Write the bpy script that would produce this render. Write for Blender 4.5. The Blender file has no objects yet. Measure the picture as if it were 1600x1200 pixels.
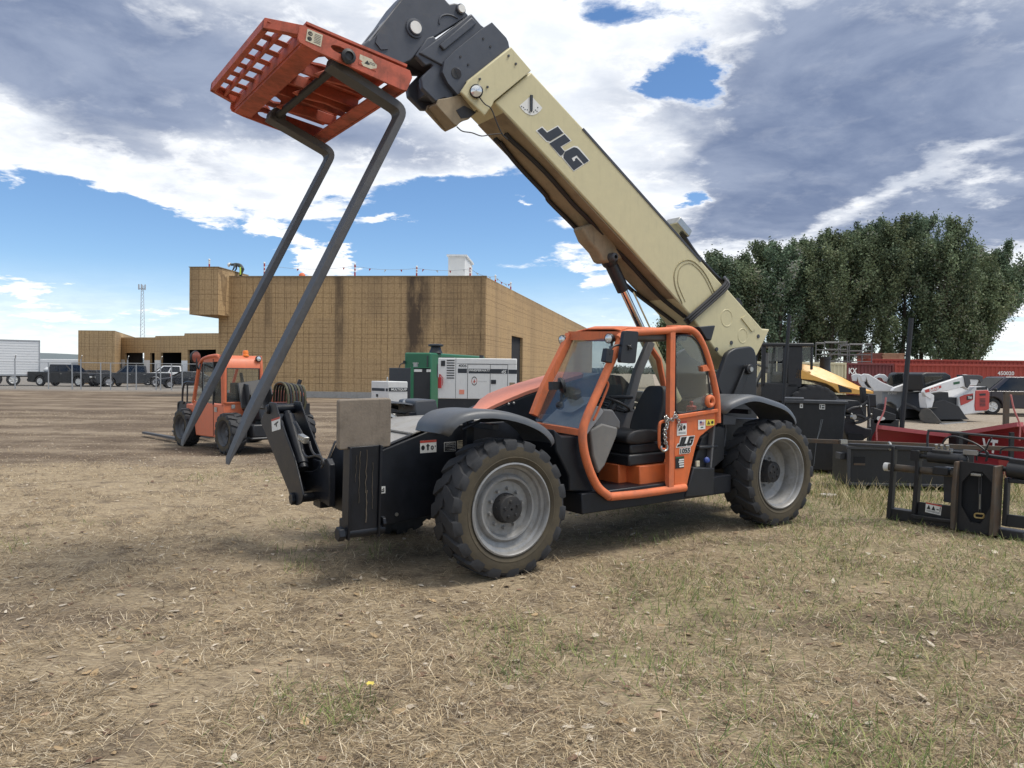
import bpy, bmesh, math, random
import numpy as np
from mathutils import Vector, Matrix, Euler
random.seed(7)
SC = bpy.context.scene
COL = SC.collection
R = math.radians
# ------------------------------------------------------------------ measuring camera
FPX, EYE, ROLL, PITCH = 1202.0, 1.8, R(0.7), R(1.0)

def ray(px, py):
    x = (px - 800) / FPX; y = (600 - py) / FPX
    c, s = math.cos(ROLL), math.sin(ROLL)
    xr = x * c - y * s; yr = x * s + y * c
    cp, sp = math.cos(PITCH), math.sin(PITCH)
    return Vector((xr, cp + yr * sp, yr * cp - sp))

def at(px, py, depth):
    r = ray(px, py)
    return Vector((0, 0, EYE)) + r * (depth / r.y)

def on_ground(px, py, z=0.0):
    r = ray(px, py)
    return Vector((0, 0, EYE)) + r * ((z - EYE) / r.z)

class Frame:
    """local frame of a thing: x forward, y to its left, z up"""
    def __init__(s, o, ang, tilt=0.0):
        s.o = Vector(o); s.rot = Euler((0, tilt, ang)); s.m = s.rot.to_matrix()
        s.u, s.v, s.n = s.m.col[0].copy(), s.m.col[1].copy(), s.m.col[2].copy()
        s.mw = Matrix.Translation(s.o) @ s.m.to_4x4()
    def loc(s, p):
        d = Vector(p) - s.o
        return Vector((d.dot(s.u), d.dot(s.v), d.dot(s.n)))
    def w(s, x, y, z): return s.o + s.u * x + s.v * y + s.n * z
    def cut(s, px, py, n, val):
        r = ray(px, py); c = Vector((0, 0, EYE))
        return s.loc(c + r * ((val - (c - s.o).dot(n)) / r.dot(n)))
    def X(s, px, py, v): return s.cut(px, py, s.u, v)
    def Y(s, px, py, v): return s.cut(px, py, s.v, v)
    def Z(s, px, py, v): return s.cut(px, py, s.n, v)
    def plane(s, px, py, p0, nl):
        n = s.m @ Vector(nl); p = s.w(*p0)
        r = ray(px, py); c = Vector((0, 0, EYE))
        return s.loc(c + r * ((p - c).dot(n) / r.dot(n)))

def zoom(k, ox, oy): return lambda a, b: (a / k + ox, b / k + oy)
Z3 = zoom(4, 300, 0); Z4 = zoom(4, 560, 0); Z5 = zoom(4, 380, 560); Z6 = zoom(4, 640, 620)
Z7 = zoom(1394 / 360, 800, 490); Z8 = zoom(988 / 280, 1040, 500); ZB = zoom(10 / 3, 760, 200)
ZJ = zoom(1200 / 140, 800, 140); ZD = zoom(12, 1030, 640); ZS = zoom(1200 / 220, 400, 580)

# ------------------------------------------------------------------ terrain height
def sstep(a, b, x):
    t = min(max((x - a) / (b - a), 0), 1); return t * t * (3 - 2 * t)
def gz(x, y):
    return 0.065 * sstep(0.5, 3.2, x) * (1 - sstep(16, 30, y)) * sstep(4, 7.5, y)

# ------------------------------------------------------------------ materials
MATS = {}
def srgb(r, g, b):
    f = lambda c: c / 12.92 if c <= 0.04045 else ((c + 0.055) / 1.055) ** 2.4
    return (f(r / 255), f(g / 255), f(b / 255))

def nodes_of(name):
    m = bpy.data.materials.new(name); m.use_nodes = True
    nt = m.node_tree; b = nt.nodes['Principled BSDF']
    return m, nt, b

def mat(name, col, rough=0.5, metal=0.0, dirt=None, amt=0.0, scale=3.0, var=0.12, vscale=9.0, bump=0.0, bscale=60.0, spec=0.5, coat=0.0, emit=None):
    """painted / plain surface: tone variation, blotchy dust or rust, roughness variation, fine bump"""
    if name in MATS: return MATS[name]
    m, nt, b = nodes_of(name); N, L = nt.nodes.new, nt.links.new
    tc = N('ShaderNodeTexCoord')
    n1 = N('ShaderNodeTexNoise'); n1.inputs['Scale'].default_value = vscale; n1.inputs['Detail'].default_value = 6; n1.inputs['Roughness'].default_value = .65
    L(tc.outputs['Object'], n1.inputs['Vector'])
    hsv = N('ShaderNodeHueSaturation'); hsv.inputs['Color'].default_value = (*col, 1)
    mr = N('ShaderNodeMapRange'); mr.inputs[1].default_value = .25; mr.inputs[2].default_value = .75
    mr.inputs[3].default_value = 1 - var; mr.inputs[4].default_value = 1 + var
    L(n1.outputs['Fac'], mr.inputs[0]); L(mr.outputs[0], hsv.inputs['Value'])
    out = hsv.outputs['Color']
    rr = N('ShaderNodeMapRange'); rr.inputs[3].default_value = max(rough - .12, .03); rr.inputs[4].default_value = min(rough + .12, 1)
    L(n1.outputs['Fac'], rr.inputs[0]); rsock = rr.outputs[0]
    if dirt is not None:
        n2 = N('ShaderNodeTexNoise'); n2.inputs['Scale'].default_value = scale; n2.inputs['Detail'].default_value = 9; n2.inputs['Roughness'].default_value = .7
        L(tc.outputs['Object'], n2.inputs['Vector'])
        cr = N('ShaderNodeMapRange'); cr.inputs[1].default_value = .72 - amt * .5; cr.inputs[2].default_value = .86 - amt * .3
        cr.inputs[3].default_value = amt * .12; cr.inputs[4].default_value = min(.35 + amt * .6, 1)
        L(n2.outputs['Fac'], cr.inputs[0])
        mx = N('ShaderNodeMix'); mx.data_type = 'RGBA'; mx.inputs[7].default_value = (*dirt, 1)
        L(cr.outputs[0], mx.inputs[0]); L(out, mx.inputs[6]); out = mx.outputs[2]
        ad = N('ShaderNodeMath'); ad.operation = 'ADD'; ad.use_clamp = True
        ml = N('ShaderNodeMath'); ml.operation = 'MULTIPLY'; ml.inputs[1].default_value = .35
        L(cr.outputs[0], ml.inputs[0]); L(rsock, ad.inputs[0]); L(ml.outputs[0], ad.inputs[1]); rsock = ad.outputs[0]
    if dirt is not None:                                            # thin vertical grime runs and scuffs
        mp = N('ShaderNodeMapping'); mp.inputs['Scale'].default_value = (14, 14, 1.6); L(tc.outputs['Object'], mp.inputs[0])
        n4 = N('ShaderNodeTexNoise'); n4.inputs['Scale'].default_value = 1.6; n4.inputs['Detail'].default_value = 7; n4.inputs['Roughness'].default_value = .7; L(mp.outputs[0], n4.inputs['Vector'])
        r4 = N('ShaderNodeMapRange'); r4.inputs[1].default_value = .54; r4.inputs[2].default_value = .78; r4.inputs[3].default_value = 0; r4.inputs[4].default_value = 1.1 * amt; L(n4.outputs['Fac'], r4.inputs[0])
        m4 = N('ShaderNodeMix'); m4.data_type = 'RGBA'; m4.inputs[7].default_value = (dirt[0] * .6, dirt[1] * .6, dirt[2] * .6, 1); L(r4.outputs[0], m4.inputs[0]); L(out, m4.inputs[6]); out = m4.outputs[2]
        n5 = N('ShaderNodeTexNoise'); n5.inputs['Scale'].default_value = 55; n5.inputs['Detail'].default_value = 3; L(tc.outputs['Object'], n5.inputs['Vector'])
        r5 = N('ShaderNodeMapRange'); r5.inputs[1].default_value = .68; r5.inputs[2].default_value = .74; r5.inputs[4].default_value = .9 * amt; L(n5.outputs['Fac'], r5.inputs[0])
        m5 = N('ShaderNodeMix'); m5.data_type = 'RGBA'; m5.inputs[7].default_value = (*dirt, 1); L(r5.outputs[0], m5.inputs[0]); L(out, m5.inputs[6]); out = m5.outputs[2]
    L(out, b.inputs['Base Color']); L(rsock, b.inputs['Roughness'])
    b.inputs['Metallic'].default_value = metal; b.inputs['Specular IOR Level'].default_value = spec
    if coat: b.inputs['Coat Weight'].default_value = coat; b.inputs['Coat Roughness'].default_value = .15
    if emit: b.inputs['Emission Color'].default_value = (*emit[:3], 1); b.inputs['Emission Strength'].default_value = emit[3]
    if bump:
        n3 = N('ShaderNodeTexNoise'); n3.inputs['Scale'].default_value = bscale; n3.inputs['Detail'].default_value = 5
        L(tc.outputs['Object'], n3.inputs['Vector'])
        bp = N('ShaderNodeBump'); bp.inputs['Strength'].default_value = bump; bp.inputs['Distance'].default_value = .01
        L(n3.outputs['Fac'], bp.inputs['Height']); L(bp.outputs[0], b.inputs['Normal'])
    MATS[name] = m; return m

def glass(name, tint=(.8, .84, .84), refl=.10, haze=0.0, hcol=(.5, .5, .48)):
    if name in MATS: return MATS[name]
    m = bpy.data.materials.new(name); m.use_nodes = True; nt = m.node_tree; nt.nodes.clear(); N, L = nt.nodes.new, nt.links.new
    o = N('ShaderNodeOutputMaterial'); t = N('ShaderNodeBsdfTransparent'); t.inputs[0].default_value = (*tint, 1)
    g = N('ShaderNodeBsdfGlossy'); g.inputs['Roughness'].default_value = .03
    lw = N('ShaderNodeLayerWeight'); lw.inputs['Blend'].default_value = .25
    ma = N('ShaderNodeMath'); ma.operation = 'MULTIPLY_ADD'; ma.inputs[1].default_value = .28; ma.inputs[2].default_value = refl * .4; ma.use_clamp = True
    L(lw.outputs['Fresnel'], ma.inputs[0])
    mx = N('ShaderNodeMixShader'); L(ma.outputs[0], mx.inputs[0]); L(t.outputs[0], mx.inputs[1]); L(g.outputs[0], mx.inputs[2])
    last = mx
    if haze:
        d = N('ShaderNodeBsdfDiffuse'); d.inputs[0].default_value = (*hcol, 1)
        tc = N('ShaderNodeTexCoord'); n = N('ShaderNodeTexNoise'); n.inputs['Scale'].default_value = 4; n.inputs['Detail'].default_value = 8
        L(tc.outputs['Object'], n.inputs['Vector'])
        mr = N('ShaderNodeMapRange'); mr.inputs[3].default_value = haze * .4; mr.inputs[4].default_value = haze * 1.6; L(n.outputs['Fac'], mr.inputs[0])
        m2 = N('ShaderNodeMixShader'); L(mr.outputs[0], m2.inputs[0]); L(mx.outputs[0], m2.inputs[1]); L(d.outputs[0], m2.inputs[2]); last = m2
    L(last.outputs[0], o.inputs[0]); MATS[name] = m; return m

DUST = (.30, .24, .17)
def M(n):
    return MATS[n]
mat('orange_paint', (.66, .145, .038), .42, dirt=(.40, .17, .10), amt=.35, scale=4, var=.1)
mat('orange_faded', (.66, .168, .060), .62, dirt=(.30, .13, .09), amt=.5, scale=5, var=.12, bump=.06, bscale=40)
mat('carriage_orange', (.47, .095, .050), .55, dirt=(.10, .045, .03), amt=.55, scale=6, var=.22, bump=.12, bscale=35)
mat('hood_orange', (.76, .27, .18), .5, dirt=(.5, .25, .17), amt=.3, scale=3, var=.06)
mat('black_paint', (.009, .011, .016), .42, dirt=(.07, .062, .052), amt=.10, scale=4, var=.3, bump=.05, bscale=30, spec=.35)
mat('dark_steel', (.045, .048, .055), .5, dirt=(.12, .10, .08), amt=.3, scale=5, var=.25, bump=.1, bscale=40)
mat('boom_grey', (.048, .056, .074), .48, dirt=(.11, .10, .09), amt=.25, scale=4, var=.15, bump=.06, bscale=30)
mat('boom_cream', (.545, .49, .295), .5, dirt=(.36, .31, .20), amt=.16, scale=2.2, var=.05)
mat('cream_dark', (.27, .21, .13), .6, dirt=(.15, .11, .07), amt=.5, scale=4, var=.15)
mat('fork_steel', (.078, .079, .083), .55, metal=.25, dirt=(.115, .098, .086), amt=.4, scale=7, var=.22, bump=.12, bscale=35)
mat('fender_plastic', (.075, .082, .092), .45, dirt=(.17, .155, .135), amt=.35, scale=4, var=.1, bump=.05, bscale=120)
mat('rubber', (.022, .023, .026), .72, dirt=(.085, .076, .064), amt=.14, scale=6, var=.25, bump=.2, bscale=50)
mat('sidewall', (.058, .047, .030), .85, dirt=(.10, .082, .054), amt=.5, scale=5, var=.3, vscale=5, bump=.15, bscale=60)
mat('rim_grey', (.27, .27, .268), .45, metal=.3, dirt=(.17, .15, .12), amt=.45, scale=7, var=.15)
mat('hub_black', (.015, .015, .017), .55, dirt=(.09, .08, .065), amt=.35, scale=9, var=.3, bump=.1)
mat('plastic_black', (.014, .015, .018), .45, dirt=(.07, .066, .06), amt=.14, scale=6, var=.2)
mat('seat_vinyl', (.018, .018, .02), .55, var=.25, dirt=(.06, .055, .05), amt=.3, scale=7, bump=.08, bscale=90)
mat('dash_grey', (.16, .155, .145), .6, dirt=(.24, .21, .17), amt=.4, scale=5, var=.1)
mat('dash_dark', (.115, .115, .118), .6, dirt=(.16, .145, .12), amt=.4, scale=5, var=.1)
mat('dash_cover', (.27, .27, .275), .6, dirt=(.3, .27, .23), amt=.3, scale=5, var=.1)
mat('cab_floor', (.15, .125, .10), .8, dirt=(.25, .2, .15), amt=.6, scale=6, var=.2)
mat('chrome', (.62, .62, .62), .16, metal=1.0, var=.05)
mat('zinc', (.42, .42, .40), .35, metal=.85, var=.15, dirt=(.2, .16, .12), amt=.3)
mat('lamp_lens', (.75, .76, .74), .12, metal=.6, var=.08)
mat('white_decal', (.72, .72, .69), .5, dirt=(.45, .4, .33), amt=.3, scale=25, var=.05)
mat('cream_decal', (.58, .53, .40), .55, dirt=(.3, .2, .13), amt=.45, scale=22, var=.1)
mat('black_decal', (.012, .012, .013), .5, var=.1)
mat('navy_decal', (.022, .026, .034), .5, var=.1)
mat('red_decal', (.45, .05, .03), .5, var=.1)
mat('yellow_decal', (.75, .60, .08), .5, var=.05)
mat('green_decal', (.02, .09, .04), .5, var=.1)
mat('blue_decal', (.03, .06, .25), .5, var=.1)
mat('dusty_plate', (.225, .187, .148), .85, dirt=(.12, .098, .075), amt=.45, scale=5, var=.14, bump=.2, bscale=45)
mat('hose_black', (.016, .016, .018), .5, var=.2, dirt=(.07, .06, .05), amt=.2)
mat('red_plastic', (.35, .02, .02), .4, var=.1)
glass('cab_glass', (.84, .87, .86), .07, .045, (.42, .43, .42))
glass('dark_glass', (.30, .34, .35), .16, .06, (.25, .27, .27))

# ------------------------------------------------------------------ mesh builder
class MB:
    def __init__(s): s.bm = bmesh.new(); s.mi = 0; s.M = None
    def v(s, p):
        p = Vector(p); return s.bm.verts.new(s.M @ p if s.M is not None else p)
    def f(s, vs):
        try:
            q = s.bm.faces.new(vs); q.material_index = s.mi; return q
        except ValueError: return None
    def face(s, pts): return s.f([s.v(p) for p in pts])
    def rings(s, rs, closed=True, cap=True, loop=False):
        V = [[s.v(p) for p in r] for r in rs]; n = len(V[0])
        for i in range(len(V) if loop else len(V) - 1):
            a, b = V[i], V[(i + 1) % len(V)]
            for k in range(n if closed else n - 1): s.f([a[k], a[(k + 1) % n], b[(k + 1) % n], b[k]])
        if cap and closed and not loop: s.f(V[0][::-1]); s.f(V[-1])
    def prism(s, pts, d):
        d = Vector(d); s.rings([[Vector(p) for p in pts], [Vector(p) + d for p in pts]])
    def xz(s, pts, y0, y1):
        """outline of (x,z) pairs or vectors, extruded across the thing from y0 to y1"""
        q = [(p[0], p[-1]) for p in pts]
        s.prism([(a, y0, b) for a, b in q], (0, y1 - y0, 0))
    def yz(s, pts, x0, x1): s.prism([(x0, a, b) for a, b in pts], (x1 - x0, 0, 0))
    def xy(s, pts, z0, z1): s.prism([(a, b, z0) for a, b in pts], (0, 0, z1 - z0))
    def box(s, c, d, rot=None):
        c = Vector(c); h = Vector(d) / 2
        m = rot.to_matrix() if isinstance(rot, Euler) else rot
        g = lambda x, y, z: c + (m @ Vector((x * h.x, y * h.y, z * h.z)) if m is not None else Vector((x * h.x, y * h.y, z * h.z)))
        s.rings([[g(-1, -1, k), g(1, -1, k), g(1, 1, k), g(-1, 1, k)] for k in (-1, 1)])
    def b2(s, lo, hi):
        lo, hi = Vector(lo), Vector(hi); s.box((lo + hi) / 2, hi - lo)
    def cyl(s, p0, p1, r0, r1=None, seg=16, cap=True):
        p0, p1 = Vector(p0), Vector(p1); r1 = r0 if r1 is None else r1
        z = (p1 - p0).normalized(); x = z.orthogonal().normalized(); y = z.cross(x)
        c = [(math.cos(2 * math.pi * k / seg), math.sin(2 * math.pi * k / seg)) for k in range(seg)]
        s.rings([[p + x * (a * r) + y * (b * r) for a, b in c] for p, r in ((p0, r0), (p1, r1))], cap=cap)
    def tube(s, path, r, seg=8, loop=False, prof=None, up=None, cap=True):
        P = [Vector(p) for p in path]; n = len(P); rs = []; x = None
        for i in range(n):
            if loop: t = P[(i + 1) % n] - P[i - 1]
            else: t = P[min(i + 1, n - 1)] - P[max(i - 1, 0)]
            t.normalize()
            if up is not None: x = t.cross(Vector(up)).normalized()
            elif x is None: x = t.orthogonal().normalized()
            else: x = (x - t * x.dot(t)).normalized()
            y = x.cross(t)
            k = r[i] if isinstance(r, (list, tuple)) else r
            if prof: rs.append([P[i] + x * a + y * b for a, b in prof])
            else: rs.append([P[i] + x * (k * math.cos(2 * math.pi * j / seg)) + y * (k * math.sin(2 * math.pi * j / seg)) for j in range(seg)])
        s.rings(rs, cap=cap, loop=loop)
    def lathe(s, prof, o=(0, 0, 0), ax=(0, 1, 0), seg=40, cap=False, loop=False):
        o = Vector(o); z = Vector(ax).normalized(); x = z.orthogonal().normalized(); y = z.cross(x)
        rs = []
        for r, h in prof:
            rs.append([o + z * h + x * (r * math.cos(2 * math.pi * k / seg)) + y * (r * math.sin(2 * math.pi * k / seg)) for k in range(seg)])
        s.rings(rs, cap=cap, loop=loop)
    def ball(s, c, r, seg=12, n=8, sc=(1, 1, 1)):
        c = Vector(c); rs = []
        for i in range(n + 1):
            a = math.pi * i / n; q = max(math.sin(a), .02)
            rs.append([c + Vector((r * sc[0] * q * math.cos(2 * math.pi * k / seg), r * sc[1] * q * math.sin(2 * math.pi * k / seg), r * sc[2] * math.cos(a))) for k in range(seg)])
        s.rings(rs)
    def text(s, body, o, ex, ey, size, depth=.003, shear=0.0, bold=0.0, align='CENTER', sx=1.0):
        cu = bpy.data.curves.new('t', 'FONT'); cu.body = body; cu.size = size; cu.align_x = align; cu.align_y = 'CENTER'
        cu.extrude = 0; cu.shear = shear; cu.offset = bold; cu.resolution_u = 3
        ob = bpy.data.objects.new('t', cu); COL.objects.link(ob)
        dg = bpy.context.evaluated_depsgraph_get(); dg.update()
        me = bpy.data.meshes.new_from_object(ob.evaluated_get(dg))
        o, ex, ey = Vector(o), Vector(ex).normalized(), Vector(ey).normalized(); nz = ex.cross(ey)
        vs = [s.v(o + ex * (v.co.x * sx) + ey * v.co.y + nz * depth) for v in me.vertices]
        for p in me.polygons: s.f([vs[i] for i in p.vertices])
        bpy.data.objects.remove(ob); bpy.data.curves.remove(cu); bpy.data.meshes.remove(me)
    def done(s, name, mats, parent=None, bevel=0.0, smooth=38, seg=2, recalc=True):
        if recalc: bmesh.ops.recalc_face_normals(s.bm, faces=s.bm.faces)
        me = bpy.data.meshes.new(name); s.bm.to_mesh(me); s.bm.free()
        for m in (mats if isinstance(mats, (list, tuple)) else [mats]): me.materials.append(MATS[m] if isinstance(m, str) else m)
        if smooth:
            me.polygons.foreach_set('use_smooth', [True] * len(me.polygons))
            me.set_sharp_from_angle(angle=R(smooth))
        o = bpy.data.objects.new(name, me); COL.objects.link(o)
        if parent is not None: o.parent = parent
        if bevel:
            b = o.modifiers.new('bevel', 'BEVEL'); b.width = bevel; b.segments = seg; b.limit_method = 'ANGLE'; b.angle_limit = R(35)
        return o

def plate_with_holes(outer, holes):
    """flat outline with cut-outs -> triangles (2-D) via a filled curve"""
    cu = bpy.data.curves.new('p', 'CURVE'); cu.dimensions = '2D'; cu.fill_mode = 'BOTH'
    for lp in [outer] + holes:
        sp = cu.splines.new('POLY'); sp.points.add(len(lp) - 1); sp.use_cyclic_u = True
        for p, q in zip(sp.points, lp): p.co = (q[0], q[1], 0, 1)
    cu.extrude = .5
    ob = bpy.data.objects.new('p', cu); COL.objects.link(ob)
    dg = bpy.context.evaluated_depsgraph_get(); dg.update()
    me = bpy.data.meshes.new_from_object(ob.evaluated_get(dg))
    out = ([v.co.copy() for v in me.vertices], [list(p.vertices) for p in me.polygons])
    bpy.data.objects.remove(ob); bpy.data.curves.remove(cu); bpy.data.meshes.remove(me)
    return out

def oval(cx, cy, rx, ry, n=16, rot=0.0):
    c, s = math.cos(rot), math.sin(rot)
    return [(cx + rx * math.cos(t) * c - ry * math.sin(t) * s, cy + rx * math.cos(t) * s + ry * math.sin(t) * c) for t in [2 * math.pi * k / n for k in range(n)]]

def round_poly(pts, r, n=4):
    """round the corners of a planar outline (any dimension)"""
    P = [Vector(p) for p in pts]; out = []
    for i in range(len(P)):
        a, b, c = P[i - 1], P[i], P[(i + 1) % len(P)]
        d1, d2 = a - b, c - b; q = min(r, d1.length * .45, d2.length * .45)
        p, e = b + d1.normalized() * q, b + d2.normalized() * q
        for k in range(n + 1):
            t = k / n; out.append(p * (1 - t) ** 2 + b * (2 * t * (1 - t)) + e * t * t)
    return out

def smooth_path(pts, n=5):
    """Catmull-Rom through the points"""
    P = [Vector(p) for p in pts]; P = [P[0] * 2 - P[1]] + P + [P[-1] * 2 - P[-2]]; out = []
    for i in range(1, len(P) - 2):
        a, b, c, d = P[i - 1:i + 3]
        for k in range(n):
            t = k / n
            out.append(.5 * (2 * b + (c - a) * t + (2 * a - 5 * b + 4 * c - d) * t * t + (3 * b - a - 3 * c + d) * t ** 3))
    out.append(P[-2]); return out

def tag(o, label=None, cat=None, group=None, kind=None):
    if label: o['label'] = label
    if cat: o['category'] = cat
    if group: o['group'] = group
    if kind: o['kind'] = kind
    return o
def thing(name, label, cat, loc=(0, 0, 0), rz=0.0, group=None, frame=None):
    o = bpy.data.objects.new(name, None); COL.objects.link(o); o.empty_display_size = .3
    if frame is not None: o.location = frame.o; o.rotation_euler = frame.rot
    else: o.location = loc; o.rotation_euler = (0, 0, rz)
    return tag(o, label, cat, group)
def copy_tree(o, parent=None, deep=True):
    c = o.copy(); COL.objects.link(c)
    if parent is not None: c.parent = parent
    if deep:
        for ch in [k for k in bpy.data.objects if k.parent == o]: copy_tree(ch, c)
    return c
# ================================================================== TELEHANDLER (the big one)
T = Frame((.852, 8.724, .035), R(-145.43), R(1.07))
tele = thing('telehandler', 'large orange and cream telehandler with raised boom and long hanging forks, in the foreground', 'telehandler', frame=T)

def PY(fn, pts, y): return [T.Y(*fn(*p), y) for p in pts]

def decal(parent, name, o, ex, ey, w, h, items, base='white_decal', lift=.0015, rnd=0.0):
    """thin sticker: backing plus layered marks [(material, outline in 0..1)]"""
    o, ex, ey = Vector(o), Vector(ex).normalized(), Vector(ey).normalized(); n = ex.cross(ey)
    b = MB(); ms = [base]
    pt = lambda a, c, k: o + ex * (a * w) + ey * (c * h) + n * (lift * k)
    b.prism([pt(0, 0, 0), pt(1, 0, 0), pt(1, 1, 0), pt(0, 1, 0)], n * lift)
    for mname, out in items:
        if mname not in ms: ms.append(mname)
        b.mi = ms.index(mname)
        b.face([pt(a, c, 1.8) for a, c in out])
    return b.done(name, ms, parent, smooth=0, recalc=False)
def rc(x0, y0, x1, y1): return [(x0, y0), (x1, y0), (x1, y1), (x0, y1)]
def lines(m, x0, x1, ys, t=.03): return [(m, rc(x0, y, x1, y + t)) for y in ys]

# ---------------------------------------------------------------- chassis
b = MB()
side = [(2.862, .935), (2.79, 1.085), (2.32, 1.23), (2.14, 1.29), (1.30, 1.30), (.9, 1.12), (-1.2, 1.10), (-1.75, 1.2), (-2.5, 1.15), (-2.62, .9), (-2.55, .6), (1.1, .50), (2.2, .47), (2.70, .43), (2.862, .475)]
b.xz(side, -.44, .49)
b.box((1.70, 0, .62), (.3, 1.75, .22)); b.box((-1.87, 0, .62), (.34, 1.7, .26))          # axles
for x in (1.866, -1.866): b.cyl((x, -1.0, .6), (x, 1.0, .6), .11)
b.xz([(.95, .42), (-1.2, .42), (-1.2, .62), (.95, .62)], .45, 1.08)                          # belly under cab
ch = b.done('chassis', 'black_paint', tele, bevel=.012)
b = MB()                                                                                   # top plates of the nose, sky reflection painted in as pale grey
b.prism([(2.785, -.40, 1.095), (2.785, .45, 1.095), (2.40, .45, 1.215), (2.40, -.40, 1.215)], (0, 0, .006))
b.prism([(2.43, -.44, 1.222), (2.43, .49, 1.222), (2.14, .49, 1.306), (2.14, -.44, 1.306)], (0, 0, .016))
b.prism([(2.13, -.44, 1.306), (2.13, .49, 1.306), (1.25, .49, 1.322), (1.25, -.44, 1.322)], (0, 0, .012))
mat('nose_top', (.33, .32, .30), .5, dirt=(.22, .19, .15), amt=.45, scale=4, var=.1)
b.done('nose_plate', 'nose_top', tele, bevel=.004)
for y in (-.435, .47): b = MB(); b.tube([(2.87, y, .94), (2.80, y, 1.10), (2.44, y, 1.218)], .012, 6); b.done('edge_bar', 'dark_steel', ch)
b = MB(); b.cyl((2.88, .05, .72), (2.862, .05, .72), .035); b.done('tow_hole', 'hub_black', ch)
for p in ((2.17, .49, 1.255), (2.6, .49, .52)): b = MB(); b.cyl(p, (p[0], .505, p[2]), .016, seg=10); b.done('bolt', 'zinc', ch)
# decals on the nose side
def side_decal(name, fn, a, c, y, items, base='white_decal', par=tele):
    """sticker on a plane of constant y; a = lower-right, c = upper-left as seen"""
    p, q = T.Y(*fn(*a), y), T.Y(*fn(*c), y)
    return decal(par, name, (q.x, y + .001, p.z), (-1, 0, 0), (0, 0, 1), abs(q.x - p.x), q.z - p.z, items, base)
picto = [('red_decal', rc(0, .82, 1, 1)), ('black_decal', oval(.17, .42, .11, .2)), ('black_decal', rc(.42, .2, .52, .7)), ('black_decal', rc(.36, .52, .58, .6)), ('black_decal', oval(.74, .38, .10, .18)), ('white_decal', oval(.74, .38, .05, .09)), ('black_decal', rc(.90, .42, .95, .55))]
side_decal('warning_decal', Z5, (1207, 585), (1105, 515), .49, picto)
side_decal('data_plate', Z5, (1328, 578), (1255, 525), .49, [('black_decal', rc(.03, .04, .97, .96))] + lines('white_decal', .1, .9, (.15, .32, .5, .68, .83), .06))
side_decal('yellow_decal', Z5, (1388, 560), (1337, 515), .49, lines('black_decal', .1, .9, (.2, .4, .6), .05) + [('black_decal', rc(.1, .78, .9, .92))], 'cream_decal')
side_decal('tie_down_decal', Z5, (888, 842), (850, 802), .49, [('black_decal', rc(.2, .2, .35, .8)), ('black_decal', rc(.2, .2, .8, .35)), ('black_decal', rc(.65, .2, .8, .8)), ('black_decal', rc(.42, .45, .58, .6))])

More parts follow.
